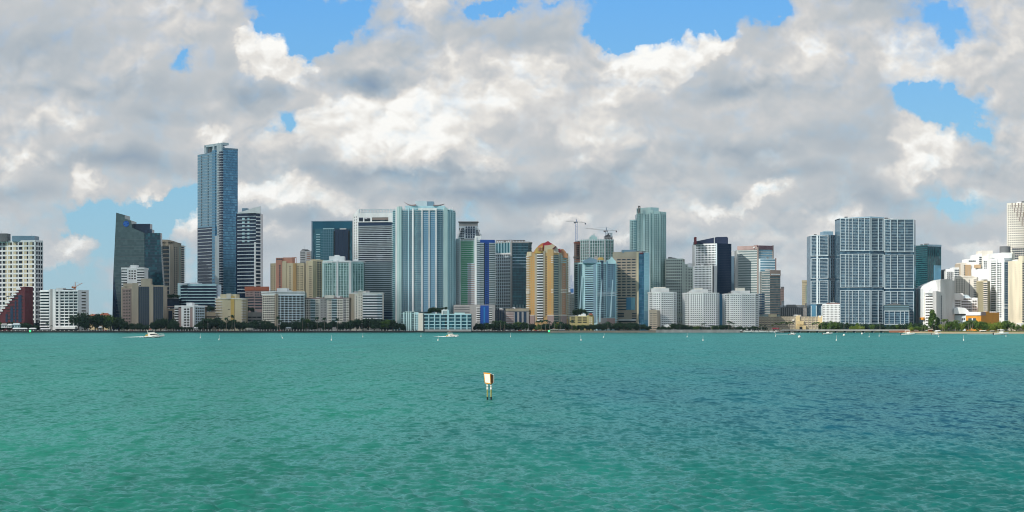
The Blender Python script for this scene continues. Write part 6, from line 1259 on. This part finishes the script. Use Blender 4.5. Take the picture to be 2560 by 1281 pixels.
# roof garden trees
for (x, yt, Yq) in ((410, 738, 2398), (421, 736, 2398), (433, 735, 2398), (443, 737, 2398)):
    o = tree(x, yt, Yq, 'dark', .9); o.location.z = PZ(747, Yq); s_ = (PZ(yt, Yq) - PZ(747, Yq)) / 11.6; o.scale = (s_ * 1.2, s_ * 1.2, s_); REG[('dark green spreading tree', 'before')].pop(); reg(o, x, 'small podium roof tree', 'above'); o['group'] = 'podium roof trees'
for (x, yt, yb, Yq) in ((514, 766, 781, 2306), (524, 764, 781, 2306), (534, 766, 781, 2306), (610, 768, 781, 2310), (620, 767, 781, 2310), (630, 769, 781, 2310), (1074, 770, 786, 2216), (1082, 768, 786, 2216), (1093, 769, 786, 2216), (1106, 769, 776, 2216), (1114, 768, 776, 2216), (1439, 776, 790, 2250), (1446, 772, 790, 2250), (1455, 774, 790, 2250), (1464, 776, 790, 2250)):
    o = tree(x, yt, Yq, 'dark', .9); o.location.z = PZ(yb, Yq); s_ = (PZ(yt, Yq) - PZ(yb, Yq)) / 11.6; o.scale = (s_ * 1.1, s_ * 1.1, s_); REG[('dark green spreading tree', 'before')].pop(); reg(o, x, 'small dark tree', 'on the roof of'); o['group'] = 'roof garden trees'

def palm_meshes(seed, h=10.0):
    R = random.Random(seed); mb = MB(); prev = Vector((0, 0, 0)); lean = R.uniform(-.6, .6)
    for k in range(1, 6):
        u = k / 5; q = Vector((lean * u * u, 0, h * u)); mb.tube(prev, q, .24 - .08 * (u - .2), .24 - .08 * u, 6, cap=False); prev = q
    tm = mb.mesh('trunk', mat('palm_bark', (.24, .21, .17), .9)); mb = MB()
    for k in range(18):
        a = k * 2.4 + R.random() * .4; L_ = R.uniform(2.3, 3.1); rise = R.uniform(-.1, 1.3); pts_ = []
        for j in range(6):
            u = j / 5; pts_.append(Vector((prev.x + math.cos(a) * L_ * u, math.sin(a) * L_ * u, h + rise * u * 1.6 - 2.4 * u * u)))
        sd_ = Vector((-math.sin(a), math.cos(a), 0))
        for j in range(5):
            w0, w1 = .42 * math.sin(math.pi * (j / 5 * .85 + .12)), .42 * math.sin(math.pi * ((j + 1) / 5 * .85 + .12)); dn = Vector((0, 0, -.25))
            for sg_ in (-1, 1):
                mb.add([pts_[j], pts_[j + 1], pts_[j + 1] + sd_ * sg_ * w1 * 1.3 + dn * w1 * 2, pts_[j] + sd_ * sg_ * w0 * 1.3 + dn * w0 * 2], [(0, 1, 2, 3)])
    return tm, mb
PM = {}
for k in range(4):
    tm, mbp = palm_meshes(k)
    for nm, m in (('dark', LD), ('green', LP)): PM[(nm, k)] = (tm, mbp.mesh('fronds', m))
def palm(px, ytop, Y=2212, kind='dark'):
    k = TR.randrange(4); tm, fm = PM[(kind, k)]; h = PZ(ytop, Y) - LZ; s_ = h / 10.9
    o = thing('palm_tree', None, 'palm tree', (PX(px, Y), Y, LZ), 'palms along the shore'); o.rotation_euler = (0, 0, TR.uniform(0, 6.28)); w_ = max(.8, min(1.2, s_)); o.scale = (w_, w_, s_)
    link('trunk', tm, o); link('fronds', fm, o); reg(o, px, 'tall palm with bare pale trunk' if kind == 'green' else 'dark slim palm tree')
for px, yt in ((118, 806), (128, 813), (508, 797), (520, 795), (566, 792), (580, 785), (587, 798), (694, 790), (699, 800), (793, 791), (812, 793), (843, 794), (757, 793), (1127, 802), (1131, 806), (1345, 801), (1353, 799), (1364, 798), (1374, 802), (1386, 803), (1402, 803), (1430, 800), (1520, 803), (1252, 800), (1262, 803), (1756, 808), (1762, 806), (1776, 812), (1822, 801), (1828, 804), (1834, 806), (1903, 811), (1912, 813)): palm(px, yt)
for px, yt in ((1932, 812), (1941, 806), (1948, 808), (1955, 804), (1962, 803), (1968, 806), (1974, 803), (1980, 805), (2031, 807), (2038, 805), (2046, 804), (2053, 806), (2060, 804)): palm(px, yt, 2214, 'green')
for px, yt in ((2357, 797), (2361, 796), (2366, 796), (2389, 799), (2395, 800), (2421, 800), (2427, 799), (2432, 801), (2305, 812), (2312, 811), (2320, 813), (2340, 812), (2532, 812), (2540, 816), (2548, 815)): palm(px, yt, 2080, 'green')

# ------------------------------------------------------------------ shore works
def seawall(label, x0, x1, Y, pil, zt=LZ + .1, m=None, pm=None, step=7.0, ph=1.9, pw=.55, seed=0):
    ox, oy = PX((x0 + x1) / 2, Y), Y
    t = thing('seawall', label, 'seawall', (ox, oy, 0))
    def put(nm, mb, mm, kind=None):
        o = link(nm, mb.mesh(nm, mm, (ox, oy, 0)), t)
        if kind: o['kind'] = kind
        return o
    mb = MB(); mb.box(PX(x0, Y), PX(x1, Y), Y, Y + 1.6, -3, zt); put('wall', mb, m or mat('seawall_stone', (.035, .04, .04), .9))
    mb = MB(); mb.box(PX(x0, Y), PX(x1, Y), Y - .3, Y + 1.9, zt, zt + .3); put('cap', mb, mat('seawall_cap', (.20, .20, .19), .9))
    if pil:
        R = random.Random(seed); x = x0 + 2; k = 0; rest = MB()
        base = MB(); base.obox((0, 0), (1, 0), (0, -1), -pw / 2, pw / 2, -.9, -.3, 0, ph * .7); base.add([(-pw / 2 - .15, .3, ph * .7), (pw / 2 + .15, .3, ph * .7), (pw / 2 + .15, 1.1, ph * .7), (-pw / 2 - .15, 1.1, ph * .7), (0, .7, ph)], [(0, 1, 4), (1, 2, 4), (2, 3, 4), (3, 0, 4), (3, 2, 1, 0)])
        pme = base.mesh('pillar', pm or mat('pillar_paint', (.55, .53, .50)))
        while x < x1 - 2:
            wx = PX(x, Y)
            if k < 100: link('pillar', pme, t, (wx - ox, 0, zt + .3)); k += 1
            else: rest.box(wx - pw / 2, wx + pw / 2, Y + .3, Y + .9, zt + .3, zt + .3 + ph)
            x += step + R.uniform(-.4, .4)
        if rest.v: put('pillar', rest, pm or mat('pillar_paint', (.55, .53, .50)), 'stuff')
        mb = MB(); mb.box(PX(x0, Y), PX(x1, Y), Y + .55, Y + .65, zt + 1.0, zt + 1.1); put('rail', mb, mat('rail_grey', (.12, .12, .12)))
    return t
seawall('dark seawall with faint piers under the red stepped block at far left', -140, 200, 2203, True, step=11, ph=1.0, pw=.9)
seawall('dark seawall lined with small white pillars from villas gap to small white condominium', 200, 512, 2203, True, step=6.6, seed=1)
seawall('dark seawall lined with white pillars from cream condominium to lattice crowned tower', 512, 1003, 2203, True, step=6.9, seed=2)
seawall('dark seawall with pale cap below the pale blue waterfront building', 1003, 1370, 2202, True, step=13, ph=.8, pw=1.2)
seawall('low beige seawall below the yellow domed tower and twin peaked condominium', 1370, 1640, 2201, False, 2.2, mat('seawall_beige', (.26, .22, .18)))
seawall('tall pale concrete seawall before the left and middle white grid condominiums', 1640, 1850, 2200, False, 3.4, mat('seawall_pale', (.33, .33, .32), var=.3, scale=.12))
seawall('weathered seawall behind the marina boats at the right white grid condominium', 1850, 1960, 2202, False, 1.8, mat('seawall_beige', (.26, .22, .18)))
seawall('long dark seawall under the low causeway on the right', 1960, 2240, 2210, False, 1.2)
# causeway
t = thing('causeway', 'long low grey causeway bridge on short piers, right of the marina', 'bridge', (PX(2120, 2180), 2180, 0)); ro = (PX(2120, 2180), 2180, 0)
mb = MB(); mb.box(PX(1955, 2180), PX(2300, 2180), 2180, 2196, 2.0, 2.9); link('deck', mb.mesh('deck', mat('causeway_concrete', (.36, .35, .34), .9, var=.2), ro), t)
mb = MB(); mb.box(PX(1955, 2180), PX(2300, 2180), 2180.2, 2180.6, 2.9, 3.8); link('parapet', mb.mesh('parapet', mat('causeway_concrete', (.36, .35, .34)), ro), t)
mb = MB(); mb.box(PX(1955, 2180) - .6, PX(1955, 2180) + .6, 2181, 2195, -3, 2.0); pme = mb.mesh('pier', mat('pier_concrete', (.22, .20, .19), .9), ro)
for k in range(16): link('pier', pme, t, ((PX(2300, 2180) - PX(1955, 2180)) * k / 15, 0, 0))
mb = MB(); mb.box(PX(2225, 2150), PX(2300, 2150), 2150, 2156, .3, 2.6); o = link('boat_ramp', mb.mesh('boat_ramp', mat('red_earth', (.30, .12, .07), .95))); tag(o, 'low reddish wall at the right hand end of the causeway', 'embankment')
# small shore pavilions
def hut(label, x0, x1, yt, yb, Y, wm_, rm, n=3, cat='pavilion'):
    ox, oy = PX((x0 + x1) / 2, Y), Y; z0, z1 = max(PZ(yb, Y), LZ), PZ(yt, Y); X0, X1 = PX(x0, Y), PX(x1, Y)
    t = thing('shore_pavilion', label, cat, (ox, oy, z0), 'small shore pavilions'); of = (ox, oy, z0)
    mb = MB(); mb.box(X0, X1, Y + 1, Y + 6, z0, z0 + (z1 - z0) * .62); link('wall', mb.mesh('wall', wm_, of), t)
    mb = MB(); h = z0 + (z1 - z0) * .62; mb.add([(X0 - .5, Y, h), (X1 + .5, Y, h), (X1 + .5, Y + 7, h), (X0 - .5, Y + 7, h), (X0 + .5, Y + 3.5, z1), (X1 - .5, Y + 3.5, z1)], [(0, 1, 5, 4), (1, 2, 5), (2, 3, 4, 5), (3, 0, 4), (3, 2, 1, 0)]); link('roof', mb.mesh('roof', rm, of), t)
    for k in range(n):
        xx = X0 + (X1 - X0) * (k + .5) / n; mb = MB(); mb.box(xx - .45, xx + .45, Y + .93, Y + 1.1, z0 + .5, z0 + (z1 - z0) * .5); link('window', mb.mesh('window', W['dark'], of), t)
WW, PK = W['white'], W['pink']
hut('low white hut at the far left edge of the shore', 2, 16, 809, 820, 2214, WW, W['grey']); hut('white hut with two gables left of the boat shed', 18, 28, 810, 820, 2214, WW, WW); hut('blue grey hut behind the long boat shed', 31, 48, 808, 820, 2216, W['ltblue'], W['bluew'], 4)
hut('long white roofed boat shed at the water on the left', 31, 66, 820, 828, 2206, W['dgrey'], WW, 6); hut('small white kiosk beside the green light at left', 72, 88, 820, 828, 2206, W['dgrey'], WW, 3); hut('white terrace hut at the foot of the left shore white condominium', 100, 124, 821, 828, 2206, W['dgrey'], WW, 4)
hut('white pool pavilion right of the villas gap trees', 246, 253, 816, 826, 2212, W['grey'], WW, 2); hut('pale cabin below the cream condominium', 614, 631, 820, 824.5, 2210, W['warmw'], W['warmw'], 4); hut('pale kiosk before the white roof band condominium', 714, 727, 819, 824, 2210, W['grey'], W['bluew'], 3)
hut('white tent under the small white condominium', 484, 494, 818, 826, 2212, W['grey'], WW, 2); hut('yellow green pavilion on the beige seawall before the domed tower', 1376, 1396, 823.5, 828, 2208, mat('lime_paint', (.36, .38, .10)), W['gweath'], 4); hut('grey pavilion beside the yellow green one', 1398, 1413, 824, 828, 2208, W['grey'], W['grey'], 3)
hut('red roofed kiosk at the right end of the marina', 1932, 1948, 820, 826, 2208, W['pink'], W['red'], 3); hut('beige umbrella hut in the park near the tallest feathery tree', 2323, 2333, 822, 830, 2080, W['terr'], W['beige'], 3); hut('white park cabin right of the three park palms', 2341, 2352, 826, 832, 2020, WW, WW, 2)
hut('pale grey greenhouse roof among trees below the orange building', 2464, 2480, 810, 818, 2205, W['gweath'], W['gweath'], 4); hut('white park shed before the orange building', 2452, 2466, 826, 831, 2020, W['grey'], W['warmw'], 3); hut('white shed right of the park shed', 2478, 2488, 827, 831, 2020, W['grey'], W['warmw'], 2)
# parked cars along the promenade
CARC = [(.6, .6, .6), (.05, .05, .06), (.35, .04, .03), (.3, .32, .35), (.7, .7, .68), (.04, .08, .2)]
def car_meshes(c):
    mb = MB(); P = [(-2.2, .35), (-2.2, .85), (-1.5, 1.0), (-.9, 1.45), (.7, 1.45), (1.35, 1.0), (2.15, .85), (2.2, .35)]; n = len(P)
    mb.add([(x, -.85, z) for x, z in P] + [(x, .85, z) for x, z in P], [tuple(range(n - 1, -1, -1)), tuple(range(n, 2 * n))] + [(i, (i + 1) % n, n + (i + 1) % n, n + i) for i in range(n)])
    body = mb.mesh('body', mat('car_paint_%d%d%d' % tuple(int(q * 99) for q in c), c, .3)); mb = MB(); mb.box(-1.1, .95, -.87, .87, 1.0, 1.35); win = mb.mesh('window', W['dark'])
    mb = MB(); mb.tube((0, -.9, .33), (0, .9, .33), .33, k=10); return body, win, mb.mesh('wheel', W['dark'])
CM = [car_meshes(c) for c in CARC]
for px in (232, 262, 290, 330, 412, 446, 548, 552, 640, 700, 745, 778, 836, 868, 925, 975, 1190, 1245, 1268, 1300, 1322, 1340, 1700, 1722, 1745, 1790, 1806):
    k = TR.randrange(6); Y = 2211; o = thing('parked_car', None, 'car', (PX(px, Y), Y, LZ + .25 if px < 1640 else 3.0), 'cars parked on the promenade')
    if px > 1640: o.location.z = LZ + .25; o.location.y = 2212
    link('body', CM[k][0], o); link('window', CM[k][1], o); link('wheel', CM[k][2], o, (-1.35, 0, 0)); link('wheel', CM[k][2], o, (1.3, 0, 0))
    reg(o, px, ['silver', 'black', 'red', 'grey', 'white', 'navy'][k] + ' car parked on the promenade')
# lamp posts
mb = MB(); mb.tube((0, 0, 0), (0, 0, 9), .14, .08, 6); pm_ = mb.mesh('post', W['grey']); mb = MB(); mb.box(-.9, .9, -.2, .2, 8.9, 9.15); hm_ = mb.mesh('lamp_head', W['grey'])
for px in (150, 470, 520, 650, 770, 905, 1052, 1118, 1322, 1600, 1700, 2075, 2110, 2150, 2200):
    Y = 2208 if px < 1950 else 2184; o = thing('lamp_post', None, 'lamp post', (PX(px, Y), Y, LZ if px < 1950 else 2.9), 'lamp posts on the shore'); link('post', pm_, o); link('lamp_head', hm_, o); reg(o, px, 'slim grey lamp post')

# ------------------------------------------------------------------ boats, buoys, channel marker
hullw = mat('boat_hull_white', (.80, .79, .76), .3, var=.04); cabw = mat('boat_cabin_white', (.78, .76, .70), .35, var=.04); bdark = mat('boat_window', (.02, .02, .025), .1); btan = mat('boat_canvas', (.55, .40, .14), .8); bcan = mat('boat_tower_red', (.22, .07, .05), .7)
foam = mat('foam_white', (.80, .85, .84), .9, var=.05)
def hull_mesh(Lh, Bh, fb, name='hull'):
    mb = MB(); secs = []; n = 14
    for k in range(n + 1):
        u = k / n; x = (u - .5) * Lh; w_ = Bh / 2 * (1 - max(0, (u - .45) / .55) ** 2.2) + .03; dk = fb * (1 + .55 * u * u); ky = -.25 + (.9 * max(0, u - .75) / .25 if u > .75 else 0)
        secs.append([(x, -w_, dk), (x, -w_ * .82, dk * .35), (x, 0, ky), (x, w_ * .82, dk * .35), (x, w_, dk)])
    V_ = [p for s in secs for p in s]; fs = []
    for k in range(n):
        for j in range(4): fs.append((5 * k + j, 5 * k + 5 + j, 5 * k + 6 + j, 5 * k + 1 + j))
        fs.append((5 * k + 4, 5 * k + 9, 5 * k + 5, 5 * k))
    fs += [(0, 1, 2, 3, 4), tuple(5 * n + j for j in (4, 3, 2, 1, 0))]
    mb.add(V_, fs); return mb
def motor_yacht(label, px, pyw, Lh, tilt=.045):
    Y = F * CH / (pyw - HY); t = thing('motor_yacht', label, 'boat', (PX(px, Y), Y, 0), 'motor yachts under way'); s_ = Lh / 15; t.scale = (s_, s_, s_); t.rotation_euler = (0, -tilt, math.radians(8))
    def put(nm, mb, m, par=t): return link(nm, mb.mesh(nm, m, smooth=False), par)
    h = put('hull', hull_mesh(15, 4.4, 1.25), hullw)
    mb = MB(); mb.box(-1.0, 3.6, -2.16, 2.16, 1.0, 1.2); put('hull_stripe', mb, bdark, h)
    def wedge(x0, x1, xt0, xt1, w0, w1, z0, z1):
        mb = MB(); mb.add([(x0, -w0, z0), (x1, -w0 * .7, z0), (x1, w0 * .7, z0), (x0, w0, z0), (xt0, -w1, z1), (xt1, -w1 * .75, z1), (xt1, w1 * .75, z1), (xt0, w1, z1)], [(0, 1, 5, 4), (1, 2, 6, 5), (2, 3, 7, 6), (3, 0, 4, 7), (4, 5, 6, 7), (3, 2, 1, 0)]); return mb
    c = put('cabin', wedge(-4.2, 4.2, -3.9, 1.8, 1.9, 1.6, 1.3, 3.1), cabw)
    put('window', wedge(-2.6, 3.25, -2.5, 2.2, 1.93, 1.72, 2.05, 2.75), bdark, c)
    put('flybridge', wedge(-4.4, 1.0, -4.2, .6, 1.6, 1.6, 3.1, 3.9), cabw); put('bimini_top', wedge(-4.6, .4, -4.6, .4, 1.7, 1.7, 5.5, 5.7), cabw); put('canvas', wedge(-6.6, -4.2, -5.6, -4.2, 1.7, 1.6, 1.3, 2.5), btan)
    for x in (-4.3, .2):
        for y in (-1.5, 1.5): mb = MB(); mb.tube((x, y, 3.8), (x, y, 5.5), .07, k=5); put('support', mb, cabw)
    mb = MB(); mb.box(-3.4, -1.6, -.7, .7, 5.7, 6.6); put('radar_arch', mb, bcan)
    mb = MB(); mb.tube((-2.4, 0, 6.5), (-2.9, 0, 8.6), .05, k=4); put('antenna', mb, cabw)
    mb = MB()
    for x in range(8): mb.tube((1.6 + x * .75, -1.75 + x * .2, 1.7), (1.6 + x * .75, -1.75 + x * .2, 2.6), .04, k=4)
    mb.tube((1.6, -1.75, 2.6), (6.9, -.4, 2.75), .05, k=4); put('bow_rail', mb, cabw)
    # wake
    R = random.Random(int(px)); mb = MB(); n = 34; up, dn = [], []
    for k in range(n + 1):
        u = k / n; x = 4 - u * Lh * 1.75; w_ = (.7 + 1.6 * math.sin(min(1, u * 1.5) * 1.6)) * (1 - u * .75) * R.uniform(.6, 1.25); up.append((x, 1.4 + w_ + R.uniform(-.3, .3), .30 + .45 * (1 - u) * R.random())); dn.append((x, -1.4 - w_, .30 + .45 * (1 - u) * R.random()))
    mb.add(up + dn + [(u_[0], 0, .9 * (1 - i / n) + .35) for i, u_ in enumerate(up)], [(i, i + 1, 2 * (n + 1) + i + 1, 2 * (n + 1) + i) for i in range(n)] + [(2 * (n + 1) + i, 2 * (n + 1) + i + 1, n + 1 + i + 1, n + 1 + i) for i in range(n)])
    o = link('foam', mb.mesh('foam', foam)); o.location = t.location; o.rotation_euler = (0, 0, math.radians(6)); o['kind'] = 'stuff'
motor_yacht('larger white motor yacht with flybridge and tan canvas, trailing foam at left', 385, 844.5, 15.5); motor_yacht('smaller white motor yacht before the pale blue waterfront building', 1130, 843.3, 10.5)
def small_boat(label, px, pyw, Lh, canopy=True, foamy=True, group='small boats near the right shore'):
    Y = F * CH / (pyw - HY); t = thing('small_boat', label, 'boat', (PX(px, Y), Y, 0), group); s_ = Lh / 7; t.scale = (s_, s_, s_); t.rotation_euler = (0, -.04, math.radians(TR.uniform(-15, 20)))
    link('hull', hull_mesh(7, 2.3, .85).mesh('hull', hullw), t)
    mb = MB(); mb.box(-.6, .9, -.6, .6, .8, 1.7); link('console', mb.mesh('console', cabw), t)
    mb = MB(); mb.add([(.9, -.6, 1.6), (.9, .6, 1.6), (.6, .5, 2.1), (.6, -.5, 2.1)], [(0, 1, 2, 3)]); link('windscreen', mb.mesh('windscreen', bdark), t)
    if canopy:
        mb = MB(); mb.box(-1.4, .9, -.95, .95, 2.5, 2.62); link('canopy', mb.mesh('canopy', cabw), t)
        for x in (-1.3, .8):
            for y in (-.85, .85): mb = MB(); mb.tube((x, y, .9), (x, y, 2.5), .04, k=4); link('support', mb.mesh('support', cabw), t)
    mb = MB(); mb.box(-3.9, -3.4, -.3, .3, .1, 1.2); link('outboard_motor', mb.mesh('outboard_motor', bdark), t)
    if foamy:
        mb = MB(); R = random.Random(int(px)); n = 16; up = []; dn = []
        for k in range(n + 1): u = k / n; up.append((2 - u * Lh * 2.4, .6 + R.random() * (1 - u), .3)); dn.append((2 - u * Lh * 2.4, -.6 - R.random() * (1 - u), .25))
        mb.add(up + dn, [(i, i + 1, n + 2 + i, n + 1 + i) for i in range(n)]); o = link('foam', mb.mesh('foam', foam)); o.location = t.location; o['kind'] = 'stuff'
small_boat('small white boat with wake before the beige terraced building', 1981, 837.5, 7.5); small_boat('low white boat without canopy right of the first small boat, by the causeway', 2069, 836.5, 10, False, False)
small_boat('white speedboat trailing foam at the right end of the causeway', 2270, 838.5, 12); small_boat('small white boat off the beach below the tallest feathery tree', 2341, 837.5, 9); small_boat('white boat with thin mast at far right before the round tower', 2503, 838, 14)
for px, l in ((1868, 'leftmost moored marina boat'), (1881, 'second moored marina boat from left'), (1893, 'third moored marina boat from left'), (1905, 'fourth moored marina boat from left'), (1917, 'fifth moored marina boat from left'), (1929, 'sixth moored marina boat from left'), (1944, 'rightmost moored marina boat beside the causeway')):
    Yq = 2194; t = thing('moored_boat', l + ', white hull', 'boat', (PX(px, Yq), Yq, 0), 'boats moored at the marina'); t.rotation_euler = (0, 0, TR.uniform(-.5, .5)); s_ = TR.uniform(1.0, 1.5); t.scale = (s_, s_, s_)
    link('hull', hull_mesh(7, 2.4, 1.0).mesh('hull', hullw), t); mb = MB(); mb.box(-2, 1.2, -.9, .9, .9, 2.2); link('cabin', mb.mesh('cabin', cabw), t); mb = MB(); mb.box(-1.6, 1.25, -.93, .93, 1.5, 1.95); link('window', mb.mesh('window', bdark), t); mb = MB(); mb.tube((-.5, 0, 2.1), (-.5, 0, 5.2), .06, k=4); link('antenna', mb.mesh('antenna', cabw), t)
# spar buoys
bw = mat('buoy_white', (.58, .62, .58), .5)
for px, py_, tl in ((500.5, 846, .12), (547.5, 851, .1), (707, 846.5, -.45), (828.5, 852, 0), (907, 843.5, 0), (1052.5, 842.5, 0), (1095, 852.5, .05), (1276.5, 843.5, 0), (1453, 852, -.1), (1508.5, 844.5, .3), (1718, 843.5, 0), (1757.5, 853, 0), (1939, 842, 0), (2091, 852.5, 0), (2173, 843.5, 0), (2198, 842, 0), (2409, 852.5, 0), (2347, 843, 0), (2515, 842, 0)):
    Y = F * CH / (py_ - HY); sc = F / Y; t = thing('spar_buoy', None, 'buoy', (PX(px, Y), Y, -.2), 'white spar buoys'); t.rotation_euler = (0, tl, 0)
    mb = MB(); mb.tube((0, 0, 0), (0, 0, .9), .36, .36, 8); mb.tube((0, 0, .9), (0, 0, 1.3), .36, .1, 8); link('float', mb.mesh('float', bw), t); mb = MB(); mb.tube((0, 0, 1.2), (0, 0, 3.5), .085, .06, 6); link('pole', mb.mesh('pole', bw), t)
    reg(t, px, ('leaning' if abs(tl) > .2 else 'upright') + ' white spar buoy', 'on water before')
for px, py_, l in ((1998.5, 845, 'round white mooring buoy on open water before the beige terraced building'), (2110, 840.5, 'round white mooring buoy below the causeway, left of the right framed tower'), (2155, 836.5, 'round white mooring buoy touching the causeway piers')):
    Y = F * CH / (py_ - HY); t = thing('mooring_buoy', l, 'buoy', (PX(px, Y), Y, 0), 'mooring buoys'); mb = MB()
    prev = None
    for a in range(8): r0, z0_ = 1.05 * math.sin(math.pi * a / 8) + .02, 1.05 * (1 - math.cos(math.pi * a / 8)) - .3; r1, z1_ = 1.05 * math.sin(math.pi * (a + 1) / 8) + .02, 1.05 * (1 - math.cos(math.pi * (a + 1) / 8)) - .3; mb.tube((0, 0, z0_), (0, 0, z1_), r0, r1, 12, cap=False)
    link('float', mb.mesh('float', bw, smooth=True), t); mb = MB(); mb.tube((0, 0, 1.7), (0, 0, 2.2), .12, k=6); link('ring', mb.mesh('ring', W['dgrey']), t)
# green lights
lg_ = bpy.data.materials.new('green_light'); lg_.use_nodes = True; q = lg_.node_tree.nodes['Principled BSDF']; q.inputs['Base Color'].default_value = (.02, .8, .15, 1); q.inputs['Emission Color'].default_value = (.03, 1, .2, 1); q.inputs['Emission Strength'].default_value = 2.0
for px, py_, l in ((75.5, 837.5, 'lit green channel light on a post at far left below the boat shed'), (1372.5, 838, 'lit green channel light on a post before the yellow domed tower')):
    Y = F * CH / (py_ - HY); t = thing('channel_light', l, 'channel light', (PX(px, Y), Y, 0), 'green channel lights'); mb = MB(); mb.tube((0, 0, -2), (0, 0, 3.0), .16, k=6); link('post', mb.mesh('post', W['dgrey']), t); mb = MB(); mb.tube((0, 0, 3.0), (0, 0, 4.5), .85, .7, 8); link('lamp', mb.mesh('lamp', lg_), t); mb = MB(); mb.box(-.6, .6, -.1, .1, 1.4, 2.6); link('dayboard', mb.mesh('dayboard', W['green']), t)
# the channel marker in the middle of the bay
YM = 244.0; zM = lambda py_: PZ(py_, YM)
t = thing('channel_marker', 'channel marker of white orange edged boards on two olive posts, in the open bay', 'channel marker', (PX(1223, YM), YM, 0)); om = (PX(1223, YM), YM, 0)
olive = mat('olive_post', (.30, .31, .10), .8); blk = mat('wet_black_post', (.012, .012, .01), .6); rw = mat('reflective_white', (.80, .80, .76), .4, var=.05); orb = mat('orange_border', (.72, .30, .03), .5); brn = mat('dark_timber', (.20, .09, .035), .8, var=.3, scale=2); whb = mat('board_white', (.84, .80, .66), .45, var=.03)
for px in (1218.6, 1227.8):
    x = PX(px, YM); mb = MB(); mb.tube((x, YM, -2.5), (x, YM, zM(946)), .10, .095, 10); po = link('post', mb.mesh('post', olive, om), t)
    mb = MB(); mb.tube((x, YM, -.2), (x, YM, zM(992.5)), .112, .112, 10); link('wet_base', mb.mesh('wet_base', blk, om), po)
    for ya, yb in ((961.5, 966.5), (968.5, 974)): mb = MB(); mb.tube((x, YM, zM(yb)), (x, YM, zM(ya)), .125, .125, 10); link('reflective_band', mb.mesh('reflective_band', rw, om), po)
def board(pts, th, m, name, par):
    P = [Vector((PX(px, YM + d), YM + d, PZ(py_, YM + d))) for px, py_, d in pts]; nrm = (P[1] - P[0]).cross(P[3] - P[0]).normalized()
    if nrm.y > 0: nrm = -nrm
    mb = MB(); mb.add([p - nrm * th for p in P] + P, [(3, 2, 1, 0), (4, 5, 6, 7), (0, 1, 5, 4), (1, 2, 6, 5), (2, 3, 7, 6), (3, 0, 4, 7)]); o = link(name, mb.mesh(name, m, om), par); return o, nrm
b1, nn = board([(1208.8, 931.5, -.02), (1225.6, 933.3, -.42), (1227.8, 961, -.42), (1212, 958.8, -.02)], .05, orb, 'border_board', t)
p_ = [(1210.8, 935.0, -.08), (1224.2, 936.2, -.46), (1225.8, 958.6, -.46), (1213.2, 956.6, -.08)]
b2_, nn = board(p_, .02, whb, 'white_board', b1)
mb = MB(); x0, x1 = PX(1226.5, YM), PX(1232.5, YM); mb.add([(x0, YM - .38, zM(961)), (x1, YM - .05, zM(959)), (x1, YM + .4, zM(959)), (x0, YM + .4, zM(961)), (x0, YM - .38, zM(935)), (x1, YM - .05, zM(938)), (x1, YM + .4, zM(938)), (x0, YM + .4, zM(935))], [(0, 1, 5, 4), (1, 2, 6, 5), (2, 3, 7, 6), (3, 0, 4, 7), (4, 5, 6, 7), (3, 2, 1, 0)]); link('timber_frame', mb.mesh('timber_frame', brn, om), t)
b3, nn = board([(1232.2, 939.5, .0), (1236.0, 940.5, .35), (1235.4, 957.5, .35), (1232.2, 958.5, .0)], .04, whb, 'side_board', t)
for px, py_ in ((1227.5, 933.5), (1233, 936)): mb = MB(); x = PX(px, YM); mb.tube((x, YM, zM(py_ + 2.5)), (x, YM, zM(py_)), .07, .05, 8); link('lamp_cap', mb.mesh('lamp_cap', rw, om), t)
# a bird high over the skyline
t = thing('bird', 'tiny dark bird flying high against the clouds above the winged tower', 'bird', (PX(1195, 900), 900, PZ(428, 900))); mb = MB()
mb.add([(-.1, 0, 0), (.1, 0, 0), (0, -.35, .02), (0, .35, .0), (0, 0, .1), (-.75, .05, .3), (.75, .05, .3), (-.12, .2, .02), (.12, .2, .02)], [(2, 1, 4), (2, 4, 0), (3, 4, 1), (3, 0, 4), (0, 7, 5), (1, 6, 8), (0, 2, 1, 3)]); link('body', mb.mesh('body', W['dark']), t)
name_all()

# ------------------------------------------------------------------ sea air: a thin even haze over bay and city
mb = MB(); mb.box(-1500, 1500, -200, 3000, -6, 330)
hz = bpy.data.materials.new('sea_air'); hz.use_nodes = True; t_ = hz.node_tree; t_.nodes.clear()
pv = t_.nodes.new('ShaderNodeVolumePrincipled'); pv.inputs['Color'].default_value = (.50, .78, 1.0, 1); pv.inputs['Density'].default_value = 1.5e-5; pv.inputs['Anisotropy'].default_value = .2
ou = t_.nodes.new('ShaderNodeOutputMaterial'); t_.links.new(pv.outputs[0], ou.inputs['Volume'])
ho = link('haze', mb.mesh('haze', hz)); ho['kind'] = 'stuff'
